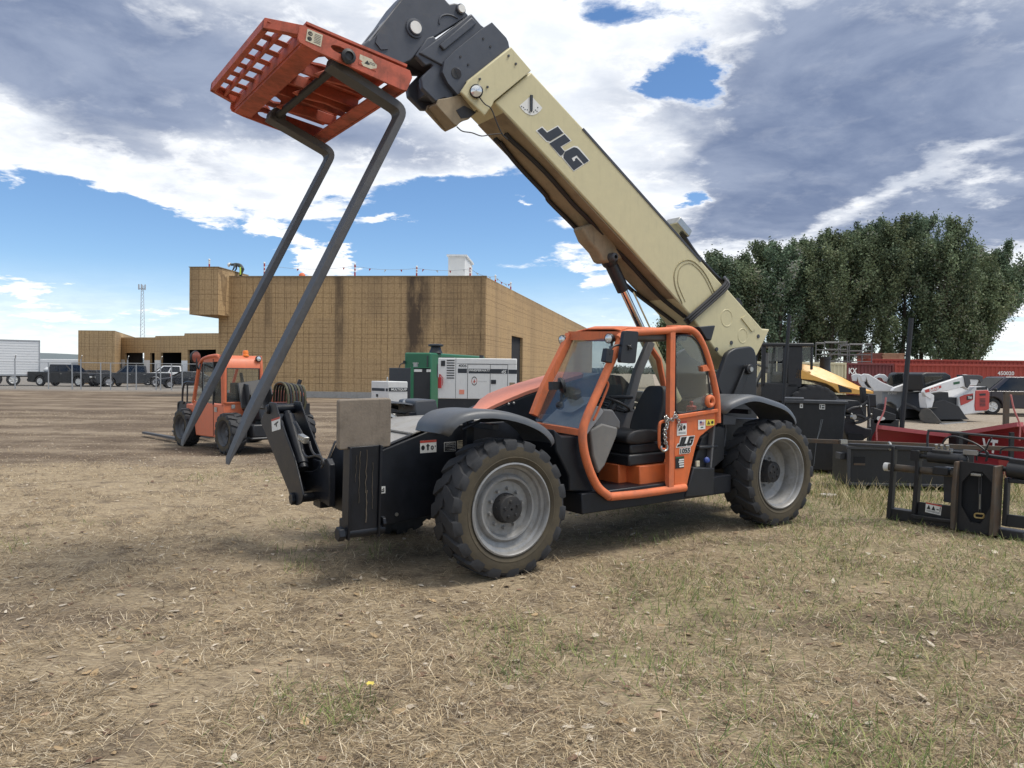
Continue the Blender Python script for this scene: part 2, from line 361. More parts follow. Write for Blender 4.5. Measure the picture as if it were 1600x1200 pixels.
# ---------------------------------------------------------------- stabilizers
def stabilizer(s):
    """s=+1 near (left) leg, -1 far (right) leg; pivot low by the nose, foot raised"""
    root = MB()
    if s > 0:
        a0, a1 = Vector((3.04, .75, .47)), Vector((3.04, .81, 1.19))
        up = (a1 - a0).normalized(); out = Vector((0, up.z, -up.y))
        for dx in (-.145, .125):                                                            # two side plates, open web between
            root.prism([a0 + Vector((dx, 0, 0)) - out * .09 - up * .05, a0 + Vector((dx, 0, 0)) + out * .05 - up * .05, a1 + Vector((dx, 0, 0)) + out * .05, a1 + Vector((dx, 0, 0)) - out * .09], (.02, 0, 0))
        root.prism([a0 + Vector((-.125, 0, .0)) + out * .012, a0 + Vector((.125, 0, 0)) + out * .012, a1 + Vector((.125, 0, 0)) + out * .012, a1 + Vector((-.125, 0, 0)) + out * .012], out * .015)
        root.cyl((2.84, .74, .47), (3.24, .74, .47), .045); root.cyl((3.20, .74, .47), (3.255, .74, .47), .062, seg=6)
        root.cyl((2.84, .76, .53), (2.87, .76, .53), .05, seg=6)
        root.b2((2.855, .40, .42), (3.1, .72, .53))
        arm = root.done('stabilizer_arm', 'black_paint', tele, bevel=.006)
        p = MB(); tilt = R(6)
        m = Matrix.Rotation(-tilt, 4, 'X')
        p.M = Matrix.Translation((3.035, .83, 1.37)) @ m
        p.prism(round_poly([(-.235, 0, -.205), (.225, 0, -.205), (.235, 0, .205), (-.225, 0, .205)], .025, 3), (0, -.06, 0))
        p.b2((-.2, -.12, -.16), (-.18, -.061, .16)); p.b2((.18, -.12, -.16), (.2, -.061, .16))
        p.done('stabilizer_pad', 'dusty_plate', arm, bevel=.014, seg=3)
        drip = MB()
        for k, (x, z0, z1, w) in enumerate(((3.09, .72, 1.15, .006), (3.03, .80, 1.16, .008), (3.02, .55, .82, .010), (2.97, .66, 1.05, .004), (3.12, .9, 1.12, .004))):
            f0 = (z0 - .47) / .72; f1 = (z1 - .47) / .72
            q0, q1 = a0.lerp(a1, f0), a0.lerp(a1, f1); q0.x = x; q1.x = x
            zz = [q0.lerp(q1, i / 8) + Vector((random.uniform(-.006, .006), 0, 0)) + out * .030 for i in range(9)]
            drip.tube(zz, [w * (.25 + .4 * random.random()) for _ in zz], 5)
        mat('dried_mud', (.115, .096, .072), .9, var=.3)
        drip.done('mud_drips', 'dried_mud', arm)
    else:
        # plates face forward; traced on a plane of constant x
        F = lambda pts, x: [T.X(*ZS(*p), x) for p in pts]
        fr = F([(35, 425), (112, 262), (160, 268), (200, 400), (330, 760), (360, 880), (402, 1060), (385, 1125), (340, 1148), (295, 1115), (278, 1030)], 3.2)
        root.prism(round_poly(fr, .03, 2), (-.018, 0, 0))
        q = [p - Vector((.26, 0, 0)) for p in fr]
        root.prism(q, (-.018, 0, 0))
        lo = T.X(*ZS(325, 1085), 3.2); hi = T.X(*ZS(110, 325), 3.2)
        root.cyl(lo + Vector((.02, 0, 0)), lo - Vector((.30, 0, 0)), .045); root.cyl(lo + Vector((.035, 0, 0)), lo, .06, seg=6)
        root.cyl(hi + Vector((.02, 0, 0)), hi - Vector((.30, 0, 0)), .05); root.cyl(hi + Vector((.03, 0, 0)), hi, .045, seg=6)
        w0, w1 = T.X(*ZS(60, 430), 3.19), T.X(*ZS(285, 1040), 3.19)
        root.prism([w0, w1, w1 - Vector((.26, 0, 0)), w0 - Vector((.26, 0, 0))], (0, .012, .004))
        arm = root.done('stabilizer_arm', 'black_paint', tele, bevel=.006)
        br = MB()
        br.prism(F([(345, 850), (470, 855), (520, 830), (560, 760), (600, 745), (625, 800), (625, 1160), (540, 1100), (440, 1110), (395, 1060)], 3.02), (-.06, 0, 0))
        br.b2((2.84, -.62, .47), (2.96, -.42, .93))
        br.done('stabilizer_bracket', 'black_paint', tele, bevel=.008)
        c = MB()
        c0, c1 = T.X(*ZS(275, 385), 3.08), T.X(*ZS(395, 800), 3.08)
        c.cyl(c0, c1, .062, seg=20); c.cyl(c1, c1 + (c1 - c0).normalized() * .05, .05); c.cyl(c0, c0 - (c1 - c0).normalized() * .05, .04)
        cy = c.done('stabilizer_cylinder', 'black_paint', arm, bevel=.004)
        v = MB(); vb = T.X(*ZS(405, 575), 3.16)
        v.box(vb, (.05, .17, .06), Euler((R(-8), 0, 0)))
        for dy in (-.05, .0, .05): v.cyl(vb + Vector((.02, dy, -.01)), vb + Vector((.035, dy, -.01)), .010, seg=8)
        v.done('valve_block', 'zinc', arm, bevel=.004)
        h = MB()
        for pts in ([(320, 435), (350, 480), (370, 560)], [(335, 430), (375, 500), (400, 550)], [(385, 610), (400, 690), (440, 730), (530, 715), (565, 750), (560, 790)], [(455, 600), (470, 660), (500, 710), (560, 740), (575, 790), (560, 820)]):
            h.tube(smooth_path([T.X(*ZS(*p), 3.14) for p in pts], 5), .011, 7)
        h.done('hydraulic_hose', 'hose_black', arm)
        d0, d1 = T.X(*ZS(132, 420), 3.203), T.X(*ZS(205, 395), 3.203); ex = (d1 - d0).normalized(); ey = Vector((0, -ex.z, ex.y)) * 1
        if ey.z < 0: ey = -ey
        decal(arm, 'crush_hazard_decal', d0 - ey * .115, ex, ey, (d1 - d0).length, .125, [('red_decal', rc(0, .84, 1, 1)), ('black_decal', [(.3, .55), (.75, .7), (.8, .6), (.6, .5), (.62, .3), (.5, .3), (.48, .48), (.3, .45)])])
        pd = MB(); pc = T.X(*ZS(20, 190), 3.05)
        pd.M = Matrix.Translation(pc) @ Matrix.Rotation(R(28), 4, 'X')
        pd.prism([(-.17, -.05, -.19), (.2, -.05, -.16), (.2, -.05, .15), (-.06, -.05, .19)], (0, .03, 0))
        for dx in (-.12, .12): pd.prism([(dx, -.02, -.16), (dx, -.02, .14), (dx, .13, .05), (dx, .13, -.08)], (.02, 0, 0))
        pd.done('stabilizer_pad', 'plastic_black', arm, bevel=.006)
stabilizer(1); stabilizer(-1)

# ---------------------------------------------------------------- wheels
def make_tyre(name, RO, W, rim_r, parent, loc, nl=18, lugh=.026, slant=.42):
    b = MB(); h = W / 2; b.mi = 1
    rb = RO - lugh
    prof = [(rim_r - .02, h * .80), (rim_r + .004, h * .94), (rim_r + (rb - rim_r) * .25, h * 1.03), (rim_r + (rb - rim_r) * .55, h * 1.06), (rim_r + (rb - rim_r) * .8, h * 1.02)]
    ridge = []
    for k, (r, y) in enumerate(prof):
        ridge.append((r, y))
        if k == 2: ridge += [(r + .006, y + .004), (r + .012, y + .001)]
    b.lathe(ridge, seg=56)
    b.mi = 0
    crown = [(prof[-1][0], prof[-1][1]), (rb - .012, h * .95), (rb, h * .7), (rb + .006, 0), (rb, -h * .7), (rb - .012, -h * .95), (prof[-1][0], -prof[-1][1]), (rim_r + .004, -h * .94), (rim_r - .02, -h * .8)]
    b.lathe(crown, seg=56)
    for sgn in (1, -1):
        for k in range(nl):
            t0 = 2 * math.pi * (k + (0 if sgn > 0 else .5)) / nl; w = 2 * math.pi / nl * .76
            # rows along the lug: (y, angular offset, r_in, r_out, width)
            rows = [(h * 1.045, -.02, rb - .085, RO - .075, w * .70), (h * 1.03, 0, rb - .06, RO - .036, w * .86), (h * .98, 0.01, rb - .03, RO - .010, w * .95), (h * .80, .03, rb - .02, RO - .002, w), (h * .35, slant * .35, rb - .02, RO, w * .92), (-h * .10, slant * .62, rb - .02, RO - .001, w * .62)]
            rs = []
            for y, o, ri, ro, ww in rows:
                def P(r, a): return (r * math.cos(a), sgn * y, r * math.sin(a))
                a0, a1 = t0 + o * .75 - ww / 2, t0 + o * .75 + ww / 2
                q = .10 * ww
                rs.append([P(ri, a0), P(ro, a0 + q), P(ro + .002, (a0 + a1) / 2), P(ro, a1 - q), P(ri, a1)])
            b.rings(rs)
    o = b.done(name, ['rubber', 'sidewall'], parent, smooth=32); o.location = loc
    return o

def make_rim(parent, deep, rr=.40, h=.185):
    b = MB()
    if not deep:
        prof = [(rr + .004, h * .86), (rr + .008, h + .004), (rr - .006, h + .008), (rr - .016, h - .004), (rr - .022, h - .05), (rr - .045, h - .06), (rr - .055, h - .085), (.30, h - .10), (.29, h - .075), (.275, h - .06), (.258, h - .062), (.245, h - .09), (.235, h - .11), (.10, h - .115)]
    else:
        prof = [(rr + .004, h * .86), (rr + .008, h + .004), (rr - .006, h + .008), (rr - .016, h - .004), (rr - .022, h - .045), (rr - .040, h - .055), (rr - .048, h - .085), (rr - .07, h - .12), (rr - .075, h - .20), (.30, h - .225), (.27, h - .23), (.25, h - .25), (.10, h - .255)]
    b.lathe(prof, seg=56)
    yb = prof[-1][1]
    for k in range(10):
        a = 2 * math.pi * k / 10; p = Vector((.172 * math.cos(a), yb, .172 * math.sin(a)))
        b.cyl(p, p + Vector((0, .035, 0)), .017, .013, 10)
    b.cyl((0, -h, 0), (0, yb - .02, 0), .3, .24, 32)
    rim = b.done('rim', 'rim_grey', parent, smooth=40)
    c = MB(); top = yb + (.10 if not deep else .15); r = .120
    c.lathe([(r + .012, yb - .01), (r + .012, yb + .02), (r, yb + .035), (r, top - .01), (r - .008, top), (r * .55, top + .004), (.01, top + .004)], seg=32)
    for k in range(5):
        a = 2 * math.pi * k / 5 + .4
        p = Vector((.068 * math.cos(a), top + .004, .068 * math.sin(a))); c.cyl(p, p + Vector((0, .012, 0)), .016, .012, 8)
    for k in range(10):
        a = 2 * math.pi * (k + .5) / 10; p = Vector((r * math.cos(a), (yb + top) / 2, r * math.sin(a))); c.cyl(p, p * 1.0 + Vector((.008 * math.cos(a), 0, .008 * math.sin(a))), .01, seg=6)
    c.done('hub', 'hub_black', parent, smooth=40)
RW = .606; WY = 1.065
for (x, s, deep) in ((1.866, 1, 0), (-1.866, 1, 1)):
    w = make_tyre('wheel', RW, .37, .402, tele, (x, s * WY, RW - .008)); make_rim(w, deep)
    w.rotation_euler = (0, R(random.uniform(0, 20)), 0)
    c = copy_tree(w, tele); c.location = (x, -WY, RW - .008); c.rotation_euler = (0, 0, math.pi)

# ---------------------------------------------------------------- fenders
def fender(prof, y0, y1, rot=None):
    """prof: outer outline (x,z) front to back; a curved shell with a turned-down lip"""
    b = MB(); P = smooth_path([Vector((p[0], 0, p[-1])) for p in prof], 5); n = len(P); rows = []
    for i, p in enumerate(P):
        t = P[min(i + 1, n - 1)] - P[max(i - 1, 0)]; t.normalize(); nn = Vector((t.z, 0, -t.x)) 
        if nn.z < 0: nn = -nn
        e = math.sin(math.pi * min(max(i / (n - 1), 0.0), 1)) ** .4
        ya = y1 - (.10 * (1 - e))
        row = [(y0, -.012), (y0 + .02, .004), (ya - .10, .012), (ya - .03, .004), (ya, -.025), (ya + .004, -.062), (ya - .012, -.062), (ya - .02, -.03), (ya - .06, -.012), (y0 + .02, -.018)]
        rows.append([Vector((p.x, yy, p.z)) + nn * hh for yy, hh in row])
    b.rings(rows)
    return b.done('fender', 'fender_plastic', tele, smooth=50)
ff = PY(Z6, [(235, 238), (262, 170), (340, 110), (470, 88), (600, 98), (720, 128), (830, 178), (900, 235), (942, 290)], 1.2)
fender(ff, .62, 1.22)
fr_ = PY(Z8, [(338, 505), (365, 460), (440, 425), (500, 418), (580, 440), (660, 470), (715, 515), (752, 570)], 1.2)
fender(fr_, .62, 1.22)
m = [Vector((p.x, 0, p.z)) for p in ff]
f3 = fender(m, .62, 1.22); f3.scale = (1, -1, 1)
f4 = fender([Vector((p.x, 0, p.z)) for p in fr_], .62, 1.22); f4.scale = (1, -1, 1)
for x in (1.9, -1.55):                                                                     # brackets under the fenders
    for s in (1, -1): b = MB(); b.box((x, s * .80, 1.30), (.06, .5, .05)); b.box((x, s * .58, 1.2), (.08, .08, .3)); b.done('fender_bracket', 'black_paint', tele, bevel=.004)
b = MB(); b.tube([(2.25, 1.05, 1.30), (2.05, 1.05, 1.37), (1.6, 1.05, 1.36), (1.35, 1.02, 1.2)], .014, 6); b.done('fender_stay', 'black_paint', tele)
# headlamp pod on the right front fender, hydraulic bits before it
b = MB()
pod = [T.Y(*zoom(1600 / 140, 580, 600)(*p), -.62) for p in [(765, 300), (860, 285), (1130, 275), (1215, 640), (760, 680)]]
b.xz(pod, -1.0, -.58)
b.done('lamp_pod', 'fender_plastic', tele, bevel=.02, seg=3)
b = MB()
for k in range(9):
    p = Vector((random.uniform(1.75, 2.15), random.uniform(-.85, -.6), random.uniform(1.22, 1.44)))
    b.cyl(p, p + Vector((random.uniform(-.1, .1), random.uniform(-.1, .1), random.uniform(-.12, .06))), random.uniform(.015, .03), seg=8)
b.tube(smooth_path([(2.42, -.75, 1.40), (2.2, -.65, 1.36), (2.0, -.55, 1.22), (1.95, -.5, 1.1)], 5), .032, 8)
b.done('hydraulic_fittings', 'zinc', tele)
b = MB()
for k in range(4): b.tube(smooth_path([(2.0 - .05 * k, -.5, 1.0), (2.03 - .05 * k, -.56, 1.2), (1.92 - .05 * k, -.58, 1.28), (1.8 - .03 * k, -.55, 1.22)], 5), .012, 6)
b.done('hydraulic_hose', 'hose_black', tele)

# ---------------------------------------------------------------- engine hood on the right
b = MB()
hp = [(1.47, 1.285), (1.30, 1.335), (1.143, 1.38), (1.0, 1.435), (.8, 1.50), (.60, 1.56), (.42, 1.605), (.08, 1.68), (-.22, 1.742)]
hw = lambda x: -.36 - .46 * sstep(1.47, .75, x) if False else -.36 - .46 * (1 - sstep(.75, 1.47, x))
b.rings([[(x, -.30, z - .055), (x, -.29, z - .01), (x, -.33, z + .012), (x, hw(x) + .03, z + .012), (x, hw(x), z - .03), (x, hw(x), z - .055)] for x, z in hp])
b.done('hood', 'hood_orange', tele, smooth=40, bevel=.004)
b = MB()
b.xz([(x, z - .056) for x, z in hp] + [(-.5, 1.74), (-.85, 1.70), (-1.05, 1.55), (-1.1, .75), (1.2, .75), (1.44, 1.2)], -.80, -.305)
hd = b.done('engine_cover', 'black_paint', tele, bevel=.015)
for (px, py) in ((1345, 915), (1425, 900)):
    b = MB(); p = T.Y(*zoom(10, 660, 540)(px, py), -.304); b.ball(p, .018, 8, 6); b.done('bolt', 'zinc', hd)

# ---------------------------------------------------------------- cab
YC = 1.10
cab = MB()
ap = PY(Z7, [(672, 118), (640, 200), (545, 415), (455, 620), (428, 720), (436, 830), (470, 950), (520, 1050), (590, 1108)], YC)
TR = .042
cab.tube(smooth_path(ap, 4), TR, 10)
sill = PY(Z7, [(590, 1108), (760, 1092), (1045, 1052)], YC); cab.tube(sill, TR, 10)
roof = PY(Z7, [(640, 150), (690, 118), (770, 112), (950, 102), (1050, 92), (1105, 112), (1150, 180), (1190, 290), (1222, 420), (1240, 520), (1244, 660)], YC)
cab.tube(smooth_path(roof, 4), .036, 10)
bp = PY(Z7, [(962, 110), (952, 1060)], YC); cab.tube(bp, .03, 8, prof=[(-.035, -.03), (.035, -.03), (.035, .03), (-.035, .03)], up=(0, 1, 0))
YF = .34
fp = PY(Z7, [(352, 128), (300, 240), (200, 440), (132, 615)], YF); cab.tube(smooth_path(fp, 3), .038, 8, prof=[(-.04, -.035), (.04, -.035), (.04, .035), (-.04, .035)], up=(0, 1, 0))
cab.tube([(ap[0].x + .01, YC, ap[0].z - .03), (fp[0].x, YF, fp[0].z - .01)], .03, 8, prof=[(-.03, -.045), (.03, -.045), (.03, .045), (-.03, .045)], up=(0, 0, 1))
cab.tube([(ap[4].x, YC, ap[4].z + .0), (fp[-1].x, YF, fp[-1].z - .1)], .03, 8, prof=[(-.03, -.03), (.03, -.03), (.03, .03), (-.03, .03)], up=(0, 0, 1))
# roof skin and right / rear rails
rz = roof[3].z
xr0, xr1 = ap[0].x + .03, roof[5].x
cab.rings([[(xr0, y, z), (xr1, y, z + .0), (xr1, y, z + .03), (xr0 - .1, y, z + .035), (xr0, y, z + .01)] for y, z in ((.33, rz - .02), (.6, rz + .015), (1.0, rz + .0), (1.1, rz - .02))])
cab.tube([(xr1, .33, rz - .03), (xr1 - .25, .33, 1.9), (-1.02, .33, 1.2)], .035, 8)
cab.tube([(xr1 + .02, .33, rz - .03), (xr1 + .02, 1.05, rz - .03)], .03, 8)
cab.cyl((roof[4].x + .07, 1.0, rz + .01), (roof[4].x + .07, 1.0, rz + .06), .10, .075, 16)
cf = cab.done('cab_frame', 'orange_faded', tele, smooth=45)
b = MB(); b.b2((xr1 + .05, .40, rz - .10), (xr0 - .12, 1.05, rz - .035)); b.done('headliner', 'dash_dark', tele, bevel=.02)
# rear quarter ring and catch
b = MB(); rg = T.Y(*Z7(1198, 530), YC + .02)
b.lathe([(.045 + .026 * math.cos(a), .03 * math.sin(a)) for a in [2 * math.pi * k / 10 for k in range(10)]], rg, (0, 1, 0), 24, loop=True)
b.xz(PY(Z7, [(1140, 320), (1165, 310), (1185, 345), (1145, 350)], YC), YC - .03, YC + .03)
b.done('latch_ring', 'orange_faded', cf)
# door (lower rear panel)
b = MB()
dp = PY(Z7, [(984, 622), (1238, 585), (1242, 668), (1190, 700), (1135, 745), (1112, 800), (1095, 870), (1055, 1050), (978, 1056)], YC)
b.xz(dp, YC - .045, YC + .005)
b.xz(PY(Z7, [(986, 640), (986, 612), (1236, 575), (1238, 597)], YC), YC + .004, YC + .03)
door = b.done('door', 'orange_paint', tele, bevel=.008)
# glass
b = MB(); b.prism(round_poly(PY(Z7, [(985, 128), (1085, 125), (1140, 185), (1178, 300), (1205, 480), (1200, 575), (986, 615)], YC), .08, 4), (0, -.006, 0)); b.done('rear_side_window', 'cab_glass', door, smooth=0)
b = MB(); b.prism([(ap[1].x - .01, YC - .04, ap[1].z + .08), (fp[0].x - .01, YF + .03, fp[0].z - .05), (fp[-1].x, YF + .03, fp[-1].z - .05), (ap[4].x, YC - .04, ap[4].z + .03)], (.006, 0, .003)); b.done('windscreen', 'cab_glass', tele, smooth=0)
b = MB(); b.prism([(fp[0].x - .06, YF, rz - .08), (-.62, YF, rz - .1), (-.82, YF, 1.35), (.75, YF, 1.35)], (0, .006, 0)); b.done('right_window', 'cab_glass', tele, smooth=0)
# seals around rear window
b = MB(); sl = round_poly(PY(Z7, [(988, 132), (1083, 130), (1136, 190), (1173, 302), (1198, 480), (1194, 572), (988, 610)], YC), .08, 4)
b.tube([p + Vector((0, .004, 0)) for p in sl], .009, 6, loop=True); b.done('window_seal', 'plastic_black', door)
# cab tub, floor, right wall, rear wall
b = MB()
b.xz([(.95, .56), (.98, 1.15), (.86, 1.33), (-.9, 1.33), (-.98, 1.1), (-.5, .56)], .30, .33)
b.prism([(-.86, .33, .6), (-.86, 1.06, .6), (-.95, 1.06, 1.30), (-.95, .33, 1.30)], (-.03, 0, 0))
b.tube([(-.66, .37, 2.1), (-.45, .37, 1.75), (-.30, .37, 1.33)], .03, 8, prof=[(-.05, -.03), (.05, -.03), (.05, .03), (-.05, .03)], up=(0, 1, 0))
b.done('cab_wall', 'dash_dark', tele, bevel=.006)
b = MB(); b.b2((-.5, .33, .565), (.92, 1.07, .60)); b.done('cab_floor', 'cab_floor', tele, bevel=.004)
b = MB()
s0 = T.Y(*Z7(570, 985), .80); s1 = T.Y(*Z7(770, 1040), .98); s2 = T.Y(*Z7(935, 900), .98)
b.b2((s2.x - .25, .34, .60), (s1.x, .985, s2.z - .01)); b.b2((s1.x - .001, .34, .60), (s1.x + .12, .80, s2.z - .005))
b.done('seat_platform', 'orange_paint', tele, bevel=.012)
# dashboard
b = MB()
dk = PY(Z7, [(470, 705), (545, 665), (640, 690), (632, 740), (560, 920), (520, 970), (485, 860)], .98)
b.xz(dk, .70, .99); b.done('dash_side_panel', 'dash_grey', tele, bevel=.02, seg=3)
b = MB()
dt = PY(Z7, [(480, 690), (500, 620), (545, 575), (600, 580), (645, 650), (645, 700), (545, 680)], .94)
b.xz(dt, .62, .97)
b.done('dash_pod', 'dash_dark', tele, bevel=.02, seg=3); b = MB()
b.prism([(.95, .38, 1.22), (.95, 1.02, 1.16), (.62, .97, 1.44), (.58, .42, 1.50)], (-.06, 0, -.06))
b.prism([(.80, .52, 1.36), (.74, .62, 1.43), (.55, .62, 1.52), (.5, .52, 1.5)], (0, .22, 0))
b.done('dashboard', 'dash_cover', tele, bevel=.02, seg=3)
b = MB()                                                                                   # steering wheel and column
sc = T.Y(*Z7(612, 550), .72); ax = Vector((-.45, .0, .89)).normalized()
b.lathe([(.175 + .014 * math.cos(a), .014 * math.sin(a)) for a in [2 * math.pi * k / 8 for k in range(8)]], sc, ax, 32, loop=True)
b.cyl(sc - ax * .06, sc, .045); b.cyl(sc - ax * .3, sc - ax * .05, .03)
pp = ax.orthogonal().normalized()
for k in range(3):
    d = Matrix.Rotation(2.1 * k, 3, ax) @ pp; b.cyl(sc, sc + d * .17, .011, seg=6)
b.done('steering_wheel', 'plastic_black', tele, smooth=50)
# mirrors, lamps
def lamp(px, py, y, r=.045):
    p = T.Y(*Z7(px, py), y); b = MB(); d = Vector((.95, .18, -.05)).normalized()
    b.lathe([(r * .35, -.06), (r * .8, -.045), (r * 1.08, -.01), (r * 1.12, .02), (r * .98, .026)], p, d, 20)
    b.cyl(p - d * .03, p - d * .03 - Vector((0, 0, .09)), .012); b.box(p - d * .03 - Vector((0, 0, .09)), (.04, .03, .03))
    o = b.done('work_lamp', 'plastic_black', tele, smooth=50)
    c = MB(); c.lathe([(r * .98, .022), (r * .7, .03), (r * .3, .034), (.002, .035)], p, d, 20); c.done('lens', 'lamp_lens', o, smooth=60)
lamp(310, 158, .30); lamp(592, 150, 1.02)
b = MB(); mc = T.Y(*Z7(711, 203), 1.22)
mo = round_poly([T.Y(*Z7(*p), 1.22) for p in [(682, 102), (768, 108), (748, 302), (655, 296)]], .03, 4)
b.prism(mo, (0, -.05, 0)); b.ball(mc + Vector((0, .002, 0)), .022, 8, 6)
for k in range(4): b.tube([mc + Vector((0, .01, 0)), mc + Vector((.035 * math.cos(k * 1.57 + .5), .008, .035 * math.sin(k * 1.57 + .5)))], .007, 6)
mi = b.done('mirror', 'plastic_black', tele, bevel=.012, seg=3)
b = MB(); b.tube(smooth_path([mc + Vector((0, 0, .01))] + [T.Y(*Z7(*p), 1.18) for p in [(660, 190), (620, 195), (600, 215), (590, 250)]], 4), .012, 7)
q = T.Y(*Z7(577, 255), 1.15); b.box(q, (.085, .07, .13), Euler((0, R(-12), 0))); b.done('mirror_arm', 'plastic_black', mi, bevel=.008)
b = MB(); fc = T.Y(*Z7(305, 435), .62); fd = Vector((-.85, .35, .25)).normalized()                 # small fan on the dash
b.lathe([(.005, .02), (.06, .022), (.085, .005), (.085, -.02), (.05, -.035), (.005, -.04)], fc, fd, 20); b.box(fc + Vector((.10, .0, -.0)), (.10, .07, .08)); b.cyl(fc, fc + Vector((.02, 0, -.2)), .016)
b.ball(fc + Vector((.03, 0, -.2)), .045, 10, 6); b.done('dash_fan', 'plastic_black', tele, smooth=40)
# seat
def seat():
    r = MB(); Ys = .70
    cx = T.Y(*Z7(760, 735), Ys + .26)
    bk = PY(Z7, [(790, 690), (775, 620), (765, 560), (790, 500), (830, 458), (900, 450), (945, 480)], Ys + .2)
    x0 = cx.x - .16; z0 = cx.z - .06
    r.rings([[(x0 + .30, y * .26 + Ys, z0 + .02 - .03 * abs(y)), (x0 + .27, y * .27 + Ys, z0 + .10 + .03 * y * y), (x0 - .10, y * .27 + Ys, z0 + .07 + .05 * y * y), (x0 - .22, y * .26 + Ys, z0 + .07), (x0 - .22, y * .25 + Ys, z0 - .04), (x0 + .26, y * .25 + Ys, z0 - .04)] for y in (-1, -.85, -.5, 0, .5, .85, 1)])
    o = r.done('seat', 'seat_vinyl', tele, smooth=80); q_ = o.modifiers.new('soft', 'SUBSURF'); q_.levels = 2; q_.render_levels = 2
    k = MB(); prof = [(-.98, .06), (-.8, .22), (-.3, .25), (.1, .24), (.45, .21), (.75, .16), (.95, .10)]
    H = .53; rs = []
    for t, w in [(0, .17), (.08, .22), (.3, .24), (.55, .225), (.75, .19), (.9, .16), (.97, .13), (1, .09)]:
        xx = x0 - .22 - .18 * t; zz = z0 + .02 + H * t; th = .13 - .05 * t
        rs.append([(xx + th * (.5 + .30 * abs(a) ** 2) , Ys + a * w, zz) for a in (-1, -.7, -.35, 0, .35, .7, 1)] + [(xx - th * .5, Ys + a * w * .9, zz) for a in (1, .4, -.4, -1)])
    k.rings(rs); kb = k.done('backrest', 'seat_vinyl', o, smooth=80); q_ = kb.modifiers.new('soft', 'SUBSURF'); q_.levels = 2; q_.render_levels = 2
    q = MB(); q.xz([(x0 + .02, z0 + .40), (x0 + .05, z0 + .44), (x0 - .28, z0 + .44), (x0 - .3, z0 + .40)], Ys - .33, Ys - .27); q.b2((x0 - .28, Ys + .27, z0 + .18), (x0 + .1, Ys + .33, z0 + .24)) if False else None
    q.done('armrest', 'seat_vinyl', o, bevel=.015)
    d = MB(); d.b2((x0 - .26, Ys - .22, s2.z - .01), (x0 + .26, Ys + .24, z0 - .14)); d.b2((x0 - .25, Ys - .2, z0 - .14), (x0 + .22, Ys + .22, z0 - .035)); d.done('seat_base', 'plastic_black', o, bevel=.02)
    l = MB(); jp = Vector((x0 + .2, Ys - .33, z0 + .1)); l.cyl(jp, jp + Vector((.03, 0, .2)), .015); l.ball(jp + Vector((.03, 0, .22)), .03); l.done('control_lever', 'plastic_black', tele)
seat()
b = MB(); e0 = T.Y(*Z7(1085, 600), .85); b.cyl(e0 + Vector((0, 0, -.1)), e0 + Vector((0, 0, .08)), .055, seg=16); b.cyl(e0 + Vector((0, 0, .08)), e0 + Vector((0, 0, .13)), .02)
tag(b.done('fire_extinguisher', 'red_plastic', None, bevel=.012), 'red fire extinguisher behind the seat of the large telehandler', 'extinguisher').matrix_world = T.mw
# handrail, door handle
b = MB(); b.tube(smooth_path(PY(Z7, [(940, 652), (905, 655), (892, 680), (890, 780), (900, 815), (935, 825)], YC + .04), 4), .016, 8); b.done('grab_handle', 'orange_paint', tele)
b = MB(); b.tube(smooth_path(PY(Z7, [(575, 410), (580, 440), (545, 530), (500, 632), (492, 640)], YC - .05), 4), .012, 8); b.done('grab_handle', 'orange_paint', tele)
# panels below / behind the cab
b = MB()
b.xz(PY(Z7, [(255, 700), (300, 742), (412, 742), (424, 860), (495, 1080), (345, 1075), (345, 985), (265, 830)], 1.03), .50, 1.03)
b.done('front_side_panel', 'black_paint', tele, bevel=.015)
b = MB()
b.xz(PY(Z7, [(1250, 675), (1150, 752), (1118, 860), (1050, 1098), (1205, 1098), (1228, 930), (1285, 880), (1290, 690)], 1.0), .55, 1.0)
b.xz(PY(Z7, [(1100, 930), (1228, 935), (1222, 1100), (1050, 1112)], 1.10), .9, 1.10)
b.xz(PY(Z7, [(1135, 800), (1250, 795), (1250, 815), (1135, 822)], 1.06), .9, 1.06)
sp = b.done('step_box', 'plastic_black', tele, bevel=.012)
b = MB(); g0 = T.Y(*Z7(1122, 905), 1.06); g1 = T.Y(*Z7(1172, 888), 1.05)
b.box(g0 + Vector((0, 0, -.005)), (.05, .02, .06)); b.done('label_tag', 'cream_decal', sp)
b = MB(); b.lathe([(.03, 0), (.032, .03), (.02, .04), (.002, .042)], g1, (.2, .9, .3), 14); b.done('filler_cap', 'blue_decal', sp)
b = MB(); b.xz(PY(Z7, [(520, 1108), (1040, 1078), (1030, 1120), (520, 1150)], 1.02), .5, 1.02); b.done('sill_skirt', 'black_paint', tele, bevel=.008)
# rear tower (boom pivot) and its strut
b = MB()
b.xz(round_poly([Vector((p.x, p.z)) for p in PY(Z8, [(285, 355), (318, 260), (345, 180), (385, 155), (470, 143), (492, 160), (503, 200), (505, 440), (330, 470)], .45)], .05, 3), .37, .45)
b.xz(round_poly([Vector((p.x, p.z)) for p in PY(Z8, [(285, 355), (318, 260), (345, 180), (385, 155), (470, 143), (492, 160), (503, 200), (505, 440), (330, 470)], .45)], .05, 3), -.45, -.37)
b.b2((-2.5, -.42, 1.1), (-1.7, .42, 1.4))
tw = b.done('boom_tower', 'plastic_black', tele, bevel=.02, seg=3)
b = MB(); t0 = T.Y(*Z8(448, 272), .47); t1 = T.Y(*Z8(372, 452), .47)
b.tube([t0, t1], .03, 8, prof=[(-.05, -.02), (.05, -.02), (.06, .02), (-.06, .02)], up=(0, 1, 0)); b.cyl(t0 - Vector((0, .03, 0)), t0 + Vector((0, .06, 0)), .062, seg=24)
b.done('tower_rib', 'plastic_black', tw, bevel=.01)
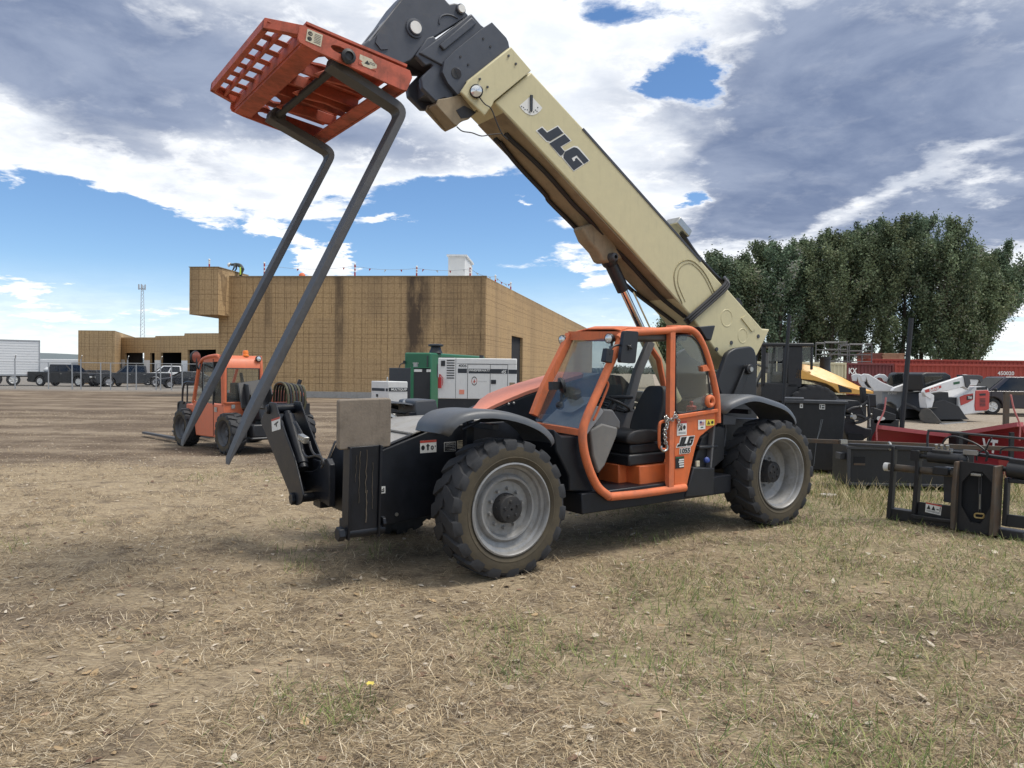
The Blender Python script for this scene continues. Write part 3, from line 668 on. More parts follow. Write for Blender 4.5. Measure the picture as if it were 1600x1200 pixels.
b = MB(); b.cyl(t0 + Vector((0, .06, 0)), t0 + Vector((0, .075, 0)), .03, seg=20); b.done('pivot_pin', 'zinc', tw)
b = MB(); b.xz(PY(Z7, [(1115, 80), (1215, 72), (1190, 165), (1160, 155)], .8), .74, .84); b.done('rear_lamp_bracket', 'plastic_black', tele, bevel=.01)
b = MB(); b.xz(PY(Z8, [(318, 520), (390, 535), (385, 578), (318, 578)], 1.05), .85, 1.05); b.tube(smooth_path(PY(Z8, [(300, 470), (310, 520), (330, 600), (320, 700)], .9), 4), .018, 6); b.tube(smooth_path(PY(Z8, [(310, 470), (330, 520), (300, 640), (290, 760)], .85), 4), .016, 6); b.done('rear_bracket', 'dark_steel', tele, bevel=.005)
# door stickers and lettering
LW, LB = [], []
J = [[(420, 518), (468, 515), (405, 695), (330, 702), (345, 658), (378, 652)]]
def dpt(p, y): return T.Y(*ZD(*p), y)
def lettering(name, parent, fn, polys, y, matn, outline=None, om='white_decal', flip=1):
    b = MB(); ms = [matn]
    if outline:
        ms.append(om); b.mi = 1
        for pl in outline: b.face([T.Y(*fn(*p), y + .0020) for p in pl])
        b.mi = 0
    for pl in polys: b.face([T.Y(*fn(*p), y + .0040) for p in pl])
    return b.done(name, ms, parent, smooth=0, recalc=False)
Jd = [(418, 520), (470, 512), (410, 690), (335, 700), (350, 655), (380, 650)]
Ld = [(472, 512), (520, 507), (475, 640), (520, 635), (508, 680), (412, 692)]
Gd = [(560, 515), (580, 503), (662, 498), (645, 545), (592, 550), (570, 622), (592, 620), (600, 590), (585, 590), (597, 560), (645, 556), (612, 655), (585, 672), (528, 678), (515, 655)]
out = [[(400, 505), (672, 484), (648, 575), (628, 660), (600, 690), (315, 716), (340, 640), (372, 632)]]
lettering('lettering', door, ZD, [Jd, Ld, Gd], YC + .006, 'black_decal', out)
b = MB(); c0 = T.Y(*ZD(472, 775), YC + .008); s_ = abs(T.Y(*ZD(472, 735), YC).z - T.Y(*ZD(472, 822), YC).z)
b.mi = 1; b.text('1055', c0, (-1, 0, 0), (0, 0, 1), s_ * 1.42, .001, .12, .009, sx=1.2)
b.mi = 0; b.text('1055', c0, (-1, 0, 0), (0, 0, 1), s_ * 1.42, .003, .12, .0025, sx=1.2)
b.done('lettering', ['black_decal', 'white_decal'], door, smooth=0, recalc=False)
side_decal('warning_decal', ZD, (512, 475), (330, 222), YC + .007, [('red_decal', rc(0, .84, 1, 1)), ('black_decal', rc(.36, .35, .55, .8)), ('black_decal', oval(.75, .55, .14, .16)), ('black_decal', [(.15, .35), (.4, .7), (.45, .6), (.25, .3)])] + lines('dark_steel', .15, .9, (.12, .2), .03), par=door)
side_decal('capacity_decal', ZD, (462, 1090), (302, 868), YC + .007, [('white_decal', rc(.45, .08, .98, .2)), ('white_decal', rc(.42, .27, .98, .38)), ('white_decal', rc(.35, .44, .98, .55)), ('white_decal', rc(.42, .6, .98, .72)), ('red_decal', rc(0, .93, 1, 1)), ('green_decal', rc(0, .8, 1, .93))], 'black_decal', door)
side_decal('flag_decal', ZD, (862, 365), (728, 195), YC + .007, [('red_decal', rc(.2, .42 + .1 * k, .85, .47 + .1 * k)) if k < 4 else ('blue_decal', rc(.2, .62, .5, .85)) for k in range(5)] + [('green_decal', rc(.35, .15, .7, .27))], par=door)
side_decal('hazard_decal', ZD, (1030, 292), (875, 190), YC + .007, [('black_decal', [(.12, .2), (.5, .2), (.3, .85)]), ('yellow_decal', [(.22, .3), (.4, .3), (.3, .65)]), ('black_decal', oval(.75, .5, .15, .28, 9))], 'yellow_decal', door)
# chain and hook hung over the post
def chain():
    b = MB()
    def run(pts, n):
        P = smooth_path(pts, 8); 
        L = [0]
        for i in range(1, len(P)): L.append(L[-1] + (P[i] - P[i - 1]).length)
        for k in range(n):
            d = L[-1] * (k + .5) / n; i = max(j for j in range(len(L)) if L[j] <= d); i = min(i, len(P) - 2)
            t = (P[i + 1] - P[i]).normalized(); c = P[i] + t * (d - L[i]); h = L[-1] / n * .68
            s = t.orthogonal().normalized(); s = Matrix.Rotation((k % 2) * 1.57 + .4, 3, t) @ s
            b.tube([c + t * (h * math.cos(a)) + s * (.017 * math.sin(a)) for a in [2 * math.pi * q / 10 for q in range(10)]], .0055, 5, loop=True)
    run(PY(Z7, [(935, 618), (940, 660), (925, 720), (930, 790)], YC + .09), 12)
    run(PY(Z7, [(935, 625), (945, 640), (975, 640), (990, 615)], YC + .05), 6)
    run(PY(Z7, [(985, 600), (1005, 640), (1020, 690)], YC + .03), 6)
    run(PY(Z7, [(925, 625), (935, 660), (940, 690)], YC + .07), 5)
    hk = smooth_path(PY(Z7, [(930, 785), (940, 805), (935, 825), (915, 832), (902, 815), (905, 800)], YC + .09), 4)
    b.tube(hk, [.009 + .004 * math.sin(math.pi * i / len(hk)) for i in range(len(hk))], 7)
    o = b.done('chain', 'zinc', None, smooth=60); o.matrix_world = T.mw
    tag(o, 'steel chain with a hook hung around the orange cab door post', 'chain')
chain()

# ---------------------------------------------------------------- boom
YB = .25
bt = T.Y(831, 112, YB); bb = T.Y(1079.5, 491, YB); b0 = T.Y(811, 200, YB)
bd = (b0 - bb).normalized(); bn = Vector((-bd.z, 0, bd.x))                                     # along / across the boom (upwards)
if bn.z < 0: bn = -bn
b = MB()
outer = PY(ZB, [(505, 0), (1235, 822), (1260, 842), (1438, 1045), (1478, 1048), (1412, 1182), (1330, 1260), (1215, 1190), (1070, 985), (700, 566), (170, 0)], YB)
front = PY(Z4, [(850, 640), (1080, 446)], YB)
b.xz([(p.x, p.z) for p in outer + front], -YB, YB)
boom = b.done('boom', 'boom_cream', tele, bevel=.02, seg=3)
b = MB()
col = PY(Z4, [(955, 290), (1083, 440), (850, 632), (838, 660), (790, 725), (640, 575), (690, 500)], .285)
b.xz([(p.x, p.z) for p in col], .252, .285); 
c2 = [(p.x, p.z) for p in PY(Z4, [(955, 290), (1083, 440), (850, 632), (690, 500)], .285)]
b.xz(c2, -.285, .252)
colr = b.done('boom_collar', 'boom_cream', boom, bevel=.012, seg=3)
for p in PY(Z4, [(937, 350), (982, 400), (757, 495), (805, 545)], .285): b = MB(); b.cyl(p, p + Vector((0, .012, 0)), .012, seg=8); b.done('bolt', 'dark_steel', colr)
b = MB()                                                                                    # housing under the collar
b.xz(PY(Z4, [(500, 620), (560, 610), (640, 590), (735, 705), (690, 745), (640, 760), (615, 790), (590, 770), (485, 655)], .2), .175, .2)
b.xz(PY(Z4, [(500, 620), (560, 610), (640, 590), (735, 705), (690, 745), (640, 760), (615, 790), (590, 770), (485, 655)], .2), -.03, -.005)
b.xz(PY(Z4, [(498, 640), (515, 618), (635, 770), (615, 790)], .2), -.005, .175)
b.xz(PY(Z4, [(560, 610), (640, 590), (735, 705), (700, 735)], .2), -.005, .175)
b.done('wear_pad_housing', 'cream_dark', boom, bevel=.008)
b = MB(); b.xz(PY(Z4, [(610, 690), (660, 660), (735, 705), (690, 735), (640, 740)], .2), .2, .206); b.done('housing_opening', 'hub_black', boom)
# underside skin in a darker cream, its shade painted into the colour
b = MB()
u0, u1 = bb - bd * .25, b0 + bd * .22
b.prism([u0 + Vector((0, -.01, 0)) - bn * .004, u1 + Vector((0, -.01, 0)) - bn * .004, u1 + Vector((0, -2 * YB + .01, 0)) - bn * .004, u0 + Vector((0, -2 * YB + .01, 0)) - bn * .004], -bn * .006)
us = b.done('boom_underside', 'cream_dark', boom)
UP = (b0.x, 0, b0.z)
def under(fn, pts, drop=.03): return [T.plane(*fn(*p), Vector(UP) - bn * drop, bn) for p in pts]
b = MB()
for off in (0, .03):
    b.tube(smooth_path([p + Vector((0, -off, 0)) for p in under(ZB, [(120, 50), (230, 150), (330, 250), (400, 330), (470, 410), (540, 480), (640, 600), (740, 695), (900, 870), (1040, 985)])], 4), .017, 7)
    b.tube(smooth_path([p + Vector((0, off, 0)) for p in under(ZB, [(65, 75), (160, 195), (300, 345), (325, 385), (440, 500), (520, 590), (620, 710), (760, 850), (980, 1015)])], 4), .017, 7)
for q in under(ZB, [(120, 50), (65, 75)], .02): b.cyl(q, q + bd * .06, .03, seg=10)
b.done('hydraulic_hose', 'hose_black', boom)
b = MB()
b.tube(smooth_path(PY(Z4, [(750, 600), (790, 650), (830, 680), (870, 780), (900, 840), (930, 870)], .31), 4), .006, 6)
b.tube(smooth_path(PY(Z4, [(615, 792), (650, 820), (710, 830), (770, 850), (830, 840), (900, 835)], .2), 4), .006, 6)
b.done('cable', 'hose_black', boom)
# bulge and cylinder mount under the boom
b = MB()
b.xz(PY(ZB, [(470, 520), (500, 590), (555, 650), (580, 700), (610, 708), (640, 690), (690, 690), (640, 600), (560, 490)], .0), -.09, .09)
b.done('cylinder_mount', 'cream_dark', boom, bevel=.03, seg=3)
b = MB(); pv = T.Y(*ZB(662, 672), .14)
b.cyl(pv, pv - Vector((0, .28, 0)), .05); b.lathe([(.02, .04), (.045, .03), (.05, 0)], pv, (0, 1, 0), 16); b.done('mount_pin', 'dark_steel', boom)
b = MB(); r0 = T.Y(*ZB(640, 690), 0); r1 = T.Y(*ZB(800, 1030), 0); rd = (r1 - r0).normalized()
b.cyl(r0, r0 + rd * .40, .075, seg=20); b.ball(r0, .1, 12, 8)
lc = b.done('lift_cylinder', 'plastic_black', tele, bevel=.006)
b = MB(); b.cyl(r0 + rd * .38, r1 + rd * .15, .045, seg=24); b.done('cylinder_rod', 'chrome', lc, smooth=60)
b = MB(); b.cyl(r1 + rd * .1, r1 + rd * 1.1, .085, seg=20); b.tube([r0 + rd * .42 + Vector((-.10, .05, 0)), r1 + rd * .3 + Vector((-.10, .05, 0))], .012, 6); b.done('cylinder_barrel', 'boom_cream', lc, bevel=.006)
# strap of hoses round the rear of the boom
b = MB()
for k in range(3):
    o_ = bd * (.034 * k - .03)
    b.tube(smooth_path([p + o_ for p in (T.Y(*ZB(1245, 795), -.26) + bn * .03, T.Y(*ZB(1245, 800), .2) + bn * .03, T.Y(*ZB(1250, 822), .28), T.Y(*ZB(1165, 903), .28), T.Y(*ZB(1072, 985), .28), T.Y(*ZB(1050, 1000), .2) - bn * .03, T.Y(*ZB(1050, 1000), -.2) - bn * .03)], 5), .018, 7)
b.done('hose_bundle', 'hose_black', boom)
b = MB()                                                                                   # pressed rings and arch in the side plate
def ringlet(fn, c, r, w=.008, dz=.004):
    p = T.Y(*fn(*c), YB); b.lathe([(r + w * math.cos(a), dz * math.sin(a)) for a in [2 * math.pi * k / 6 for k in range(6)]], p, (0, 1, 0), 28, loop=True)
ringlet(ZB, (1252, 990), .105); ringlet(ZB, (1335, 1082), .09)
for offs in (0, .0):
    b.tube(smooth_path(PY(ZB, [(1020, 915), (985, 830), (978, 760), (1000, 710), (1040, 688), (1085, 700), (1140, 760), (1190, 860)], YB), 4), .009, 6)
    b.tube(smooth_path(PY(ZB, [(1035, 905), (1000, 820), (998, 765), (1012, 725), (1045, 705), (1080, 715), (1130, 770), (1178, 865)], YB), 4), .006, 6)
b.xz(PY(ZB, [(1325, 990), (1345, 978), (1400, 1045), (1380, 1060)], YB), YB - .01, YB + .012)
b.done('side_pressing', 'boom_cream', boom)
for c in ((1415, 1085), (1275, 1118), (1198, 1152)):  # dark discs painted for the shaded holes in the side plate
    b = MB(); p = T.Y(*ZB(*c), YB); b.cyl(p - Vector((0, .005, 0)), p + Vector((0, .008, 0)), .026, seg=12); b.done('bolt', 'dark_steel', boom)
b = MB(); b.xz(PY(ZB, [(505, 0), (1120, 690), (1113, 698), (497, 8)], YB), YB, YB + .006)
b.done('edge_strip', 'dark_steel', boom)
b = MB()
blk = T.Y(*ZB(995, 528), 0.1) + bn * .02
b.box(blk, (.26, .22, .10), Euler((0, math.atan2(bd.z, -bd.x), 0)).to_matrix()); b.done('junction_box', 'zinc', boom, bevel=.012)
b = MB(); b.tube(smooth_path([T.Y(*ZB(*p), .15) for p in [(1015, 545), (1050, 600), (1100, 670), (1160, 735), (1215, 790), (1250, 810)]], 4), .03, 8)
b.xz(PY(ZB, [(1298, 885), (1318, 885), (1335, 915), (1322, 935)], .1), 0, .1); b.done('top_hose', 'hose_black', boom)
# angle gauge
b = MB(); gc = T.Y(*ZJ(255, 85), YB)
fan = [(255, 80), (100, 215), (130, 260), (180, 310), (230, 338), (280, 345), (330, 325), (380, 285), (408, 245)]
b.face([T.Y(*ZJ(*p), YB + .003) for p in fan]); b.mi = 1
for p in [(130, 225), (155, 240), (175, 265), (205, 270), (230, 300), (290, 300), (315, 275), (335, 290), (345, 240)]:
    x, y = p; b.face([T.Y(*ZJ(x + dx, y + dy), YB + .005) for dx, dy in ((-6, -9), (7, -7), (6, 9), (-7, 7))])
for dx, yy in ((0, YB + .006), ): b.prism([T.Y(*ZJ(*p), yy) for p in [(240, 72), (272, 78), (268, 285), (256, 305), (244, 285)]], (0, .012, 0))
b.done('angle_gauge', ['white_decal', 'navy_decal'], boom, smooth=0)
Jb = [(338, 550), (402, 508), (470, 575), (612, 495), (688, 582), (510, 692), (470, 685)]
Lb = [(500, 722), (705, 598), (785, 685), (650, 765), (705, 828), (672, 880), (650, 885)]
Gb = [(712, 830), (830, 770), (870, 780), (900, 805), (1030, 952), (965, 995), (868, 880), (800, 918), (825, 962), (850, 945), (840, 928), (865, 912), (950, 1000), (828, 1082), (690, 915), (690, 880)]
ob_ = [[(318, 550), (405, 490), (472, 560), (615, 478), (700, 575), (492, 706), (460, 700)], [(490, 716), (706, 582), (800, 685), (665, 768), (715, 828), (690, 890), (645, 900)], [(700, 822), (830, 752), (880, 760), (915, 795), (1045, 950), (824, 1096), (670, 910), (665, 885)]]
lettering('lettering', boom, ZJ, [Jb, Lb, Gb], YB, 'navy_decal', ob_)
# lamp on the collar
b = MB(); lp = T.Y(*Z4(738, 572), .31)
b.lathe([(.03, -.05), (.06, -.03), (.066, .02), (.056, .03)], lp, (.55, .8, -.1), 20); bl = b.done('boom_lamp', 'plastic_black', boom)
b = MB(); b.lathe([(.057, .026), (.03, .036), (.003, .04)], lp, (.55, .8, -.1), 20); b.done('lens', 'lamp_lens', bl, smooth=60)
# inner sections and head
b = MB()
b.xz(PY(Z4, [(945, 300), (938, 262), (925, 235), (835, 138), (770, 180), (600, 318), (540, 378), (525, 450), (560, 520), (622, 592), (700, 540)], .22), -.22, .22)
b.xz(PY(Z4, [(700, 500), (960, 300), (1000, 360), (760, 560)], .22), -.2, .2)
b.cyl(T.Y(*Z4(612, 458), .222), T.Y(*Z4(612, 458), .215), .05)
ib = b.done('middle_boom_section', 'boom_grey', tele, bevel=.014, seg=3)
for p in PY(Z4, [(780, 242), (825, 292), (638, 355), (686, 405)], .22): b = MB(); b.cyl(p, p + Vector((0, .006, 0)), .012, seg=8); b.done('bolt', 'hub_black', ib)
p = T.Y(*Z4(612, 458), .22); b = MB(); b.cyl(p, p + Vector((0, .004, 0)), .055, seg=20); b.done('access_hole', 'hub_black', ib)
b = MB()
b.xz(PY(Z4, [(830, 200), (768, 155), (708, 85), (690, 95), (470, 262), (380, 330), (545, 420), (620, 380)], .19), -.19, .19)
b.xz(PY(Z4, [(700, 110), (735, 150), (530, 320), (500, 285)], .19), .19, .215)
b.xz(PY(Z4, [(392, 490), (405, 470), (470, 410), (455, 398), (420, 410), (358, 345), (430, 235), (470, 222), (500, 260), (600, 500), (590, 640), (540, 610), (485, 636), (400, 550)], .17), .11, .17)
b.xz(PY(Z4, [(392, 490), (470, 410), (420, 410), (358, 345), (430, 235), (600, 500), (590, 640), (485, 636), (400, 550)], .17), -.17, -.11)
b.b2((1.85, -.12, 4.45), (2.05, .12, 4.6))
b.done('inner_boom_section', 'boom_grey', tele, bevel=.012, seg=3)
b = MB()
hd_ = PY(Z4, [(690, 95), (655, 60), (640, 25), (600, 18), (570, 25), (520, -30), (430, -70), (310, -60), (255, 0), (100, 225), (0, 295), (-60, 330), (-30, 420), (120, 420), (240, 418), (330, 375), (352, 350), (385, 305), (470, 235)], .15)
b.xz([(p.x, p.z) for p in hd_], -.15, .15)
head = b.done('boom_head', 'boom_grey', tele, bevel=.012, seg=3)
b = MB()
p = T.Y(*Z4(350, 178), .15); b.cyl(p - Vector((0, .32, 0)), p + Vector((0, .03, 0)), .068, seg=24)
b.lathe([(.055 + .0, .0), (.09, .0), (.09, .015), (.07, .018)], p, (0, 1, 0), 24)
p2 = T.Y(*Z4(150, 265), .15); b.cyl(p2, p2 + Vector((0, .012, 0)), .075, seg=6)
p3 = T.Y(*Z4(637, 60), .15); b.cyl(p3, p3 + Vector((0, .02, 0)), .05, seg=20)
b.tube(smooth_path(PY(Z4, [(505, 150), (510, 110), (540, 92), (580, 95), (620, 115)], .151), 4), .010, 6)
b.done('head_boss', 'boom_grey', head)
for q, r_ in ((p, .058), (p3, .038)): b = MB(); b.cyl(q + Vector((0, .018, 0)), q + Vector((0, .036, 0)), r_, seg=24); b.done('pin_end', 'white_decal', head)
b = MB()                                                                                   # front face of the head, sky reflection painted as pale grey, long holes dark
h0, h1 = T.Y(*Z4(280, 0), .15), T.Y(*Z4(70, 262), .15); hu = (h1 - h0).normalized(); hn = Vector((-hu.z, 0, hu.x));
if hn.x < 0: hn = -hn
h0 = h0 - hu * .15
b.prism([h0 + hn * .004 + Vector((0, .0, 0)), h1 + hn * .004, h1 + hn * .004 - Vector((0, .30, 0)), h0 + hn * .004 - Vector((0, .30, 0))], hn * .008)
b.mi = 1
for t in (.1, .42, .76):
    c = h0.lerp(h1, t) + Vector((0, -.15, 0)) + hn * .0135
    b.face([c + hu * (.105 * math.cos(a)) + Vector((0, .075 * math.sin(a), 0)) for a in [2 * math.pi * k / 18 for k in range(18)]])
b.done('head_front_plate', ['rim_grey', 'hub_black'], head, smooth=0)

# ---------------------------------------------------------------- fork carriage
KA, KB = Vector((2.70, 0, 4.255)), Vector((3.57, 0, 4.40))
kh = (KB - KA).normalized(); kn = Vector((kh.z, 0, -kh.x))                                       # up the carriage / out of its face (down here)
kl = (KB - KA).length
def K(h, y, n): return KA + kh * h + kn * n + Vector((0, y, 0))
def kbox(b, h0, h1, y0, y1, n0, n1):
    b.rings([[K(h0, y, n0), K(h1, y, n0), K(h1, y, n1), K(h0, y, n1)] for y in (y0, y1)])
b = MB(); W2 = .965
sideo = [(-.02, -.02), (-.05, .03), (-.02, .145), (.02, .16), (kl - .10, .13), (kl + .01, .115), (kl + .03, .09), (kl + .03, 0), (kl, -.02)]
slot = oval(kl - .30, .05, .075, .028, 16)
vs, fs = plate_with_holes(sideo, [slot])
for y0 in (W2 - .022, -W2):
    V = [b.v(K(v.x, y0 + (.022 if v.z > 0 else 0), v.y)) for v in vs]
    for f in fs: b.f([V[i] for i in f])
kbox(b, kl - .17, kl - .01, -W2 + .022, W2 - .022, .10, .125); kbox(b, kl - .03, kl, -W2 + .022, W2 - .022, -.01, .099)   # upper angle bar
kbox(b, 0.0, .12, -W2 + .022, W2 - .022, .12, .145); kbox(b, -.03, -.005, -W2 + .022, W2 - .022, .0, .145)                    # lower bar
# back plate with shaped openings
pn = -.05
def kp(p):
    q = T.plane(*Z3(*p), KA + kn * pn, kn); d = q - KA; return (d.dot(kh), q.y)
hl = [[(722, 390), (760, 375), (790, 358), (830, 355), (862, 385), (865, 408), (840, 422), (800, 410), (760, 402)],
      [(655, 490), (665, 465), (690, 450), (715, 455), (742, 482), (730, 492), (690, 495)],
      [(530, 545), (570, 540), (620, 560), (652, 580), (640, 600), (600, 580)],
      [(470, 622), (490, 603), (525, 605), (556, 632), (550, 650), (510, 645)],
      [(438, 690), (447, 672), (470, 670), (485, 690), (470, 712), (450, 708)],
      [(770, 668), (830, 665), (895, 678), (912, 692), (880, 718), (840, 700)],
      [(812, 598), (830, 596), (845, 606), (828, 612)]]
holes = [[kp(p) for p in h] for h in hl]
vs, fs = plate_with_holes([(0.0, -W2 + .02), (kl - .02, -W2 + .02), (kl - .02, W2 - .02), (0.0, W2 - .02)], holes)
V = [b.v(K(v.x, v.y, pn - (.02 if v.z > 0 else 0))) for v in vs]
for f in fs: b.f([V[i] for i in f])
for y in (.30, .0, -.30): kbox(b, .02, kl - .05, y - .012, y + .012, -.05, .05)                      # ribs
car = b.done('fork_carriage', 'carriage_orange', tele, bevel=.004)
b = MB()                                                                                    # curved hooks between ribs
for y in (.42, -.1, -.55):
    pr = [(.02, -.02), (.30, -.02), (.52, .02), (.60, .085), (.50, .10), (.30, .075), (.12, .085), (.02, .07)]
    b.prism([K(h, y, n) for h, n in pr], (0, .035, 0))
b.done('carriage_hook', 'carriage_orange', car, bevel=.006)
# backrest grid
b = MB()
def bkp(p):
    q = T.plane(*Z3(*p), KB + kn * .02, kn); d = q - KA; return Vector((d.dot(kh), q.y))
tl, tr = bkp((462, 150)), bkp((128, 520)); bl_, br_ = bkp((690, 235)), bkp((268, 628))
ht = (tl.x + tr.x) / 2
yn, yf = .88, -.88
kbox(b, ht - .045, ht, yf + .06, yn - .06, -.03, .05)
for s, yy in ((1, yn), (-1, yf)):
    b.prism([K(kl - .02, yy + s * .08, .05), K(ht, yy - s * .06, .05), K(ht, yy - s * .12, .05), K(kl - .02, yy + s * .02, .05)], -kn * .08)
hm = kl + (ht - kl) * .50
kbox(b, hm - .02, hm + .004, yf, yn, -.02, .045)
for k in range(8):
    y = -.80 + 1.6 * k / 7
    kbox(b, kl - .02, ht - .02, y - .045, y + .045, -.005, .005)
b.done('backrest', 'carriage_orange', car, bevel=.003)
# pin, shaft, forks
b = MB(); sh0 = T.Y(*Z3(975, 355), W2 + .02); b.cyl(sh0 + Vector((0, .015, 0)), Vector((sh0.x, -W2 - .01, sh0.z)), .034, seg=20)
b.lathe([(.035, -.02), (.055, -.01), (.058, .02), (.035, .03)], sh0, (0, 1, 0), 20)
b.done('fork_shaft', 'hub_black', car)
def fork(y):
    b = MB()
    fw, ft = .152, .060
    top = Vector((sh0.x + .01, 0, sh0.z)); 
    heel = T.Y(*Z3(1340, 690), .79); heel.y = 0
    tip = T.Y(357, 727, .79); tip.y = 0
    a = (heel - top).normalized(); c = (tip - heel).normalized()
    na = Vector((-a.z, 0, a.x)); nc = Vector((-c.z, 0, c.x))
    # inner side of the L is towards +a-perp that faces the blade
    if na.dot(c) < 0: na = -na
    if nc.dot(-a) < 0: nc = -nc
    L = (tip - heel).length
    o1 = top - a * .06
    cross = heel                                                                          # outer corner
    # outline: outer edge, tip, inner edge
    io = cross + nc * ft - a * 0
    # intersection of inner lines
    def isect(p, d, q, e):
        det = d.x * e.z - d.z * e.x; t = ((q.x - p.x) * e.z - (q.z - p.z) * e.x) / det; return p + d * t
    inner = isect(o1 + na * (ft + .01), a, cross + nc * ft, c)
    pts = [o1, o1 + na * (ft + .01)]
    q1, q2 = inner - a * .05, inner + c * .05
    for k in range(6): t = k / 5; pts.append(q1 * (1 - t) ** 2 + inner * 2 * t * (1 - t) + q2 * t * t)
    pts += [tip - c * .42 + nc * ft * .97, tip - c * .05 + nc * .030, tip + nc * .010]
    pts += [tip - c * .5]
    r1, r2 = cross + c * .13, cross - a * .13
    for k in range(7): t = k / 6; pts.append(r1 * (1 - t) ** 2 + cross * 2 * t * (1 - t) + r2 * t * t)
    ptsY = lambda yy, sel=None: [(p.x, yy, p.z) for p in pts]
    b.rings([ptsY(y - fw / 2), ptsY(y + fw / 2)])
    # eye around the shaft
    b.cyl(Vector((sh0.x, y - fw / 2, sh0.z)), Vector((sh0.x, y + fw / 2, sh0.z)), .075, seg=20)
    # taper towards the tip
    for v in b.bm.verts:
        s = (Vector((v.co.x, 0, v.co.z)) - heel).dot(c)
        if s > L - .34: k = (s - (L - .34)) / .34; v.co.y = y + (v.co.y - y) * (1 - .30 * k * k)
    return b.done('fork', 'fork_steel', car, bevel=.005)
fork(.79); fork(-.79)
# stickers on the near side plate
for (a, c, it, base) in (((722, 175), (818, 215), [('black_decal', oval(.22, .70, .15, .17)), ('cream_decal', oval(.22, .70, .10, .11)), ('black_decal', oval(.22, .28, .15, .17)), ('cream_decal', oval(.22, .28, .10, .11))] + lines('dark_steel', .5, .92, (.15, .28, .41, .54, .67, .8), .04), 'cream_decal'),
                         ((1050, 335), (1160, 380), [('black_decal', [(.3, .3), (.45, .7), (.6, .35), (.5, .3)]), ('carriage_orange', [(.0, .0), (.25, .0), (.12, .25), (.2, .4), (0, .5)]), ('carriage_orange', [(1, 1), (.7, 1), (.8, .8), (.95, .7), (1, .6)]), ('carriage_orange', [(.7, 0), (1, 0), (1, .3), (.9, .2)])] + lines('dark_steel', .55, .9, (.45, .6), .05), 'cream_decal')):
    q0, q1 = T.Y(*Z3(*a), W2 + .001), T.Y(*Z3(*c), W2 + .001); ex = (q1 - q0); ex = (-kh) * 1
    w = abs((q1 - q0).dot(kh)); decal(car, 'decal', q0 + kn * (.10 if a[0] < 800 else .085), ex, -kn, w, .095 if a[0] < 800 else .08, it, base)
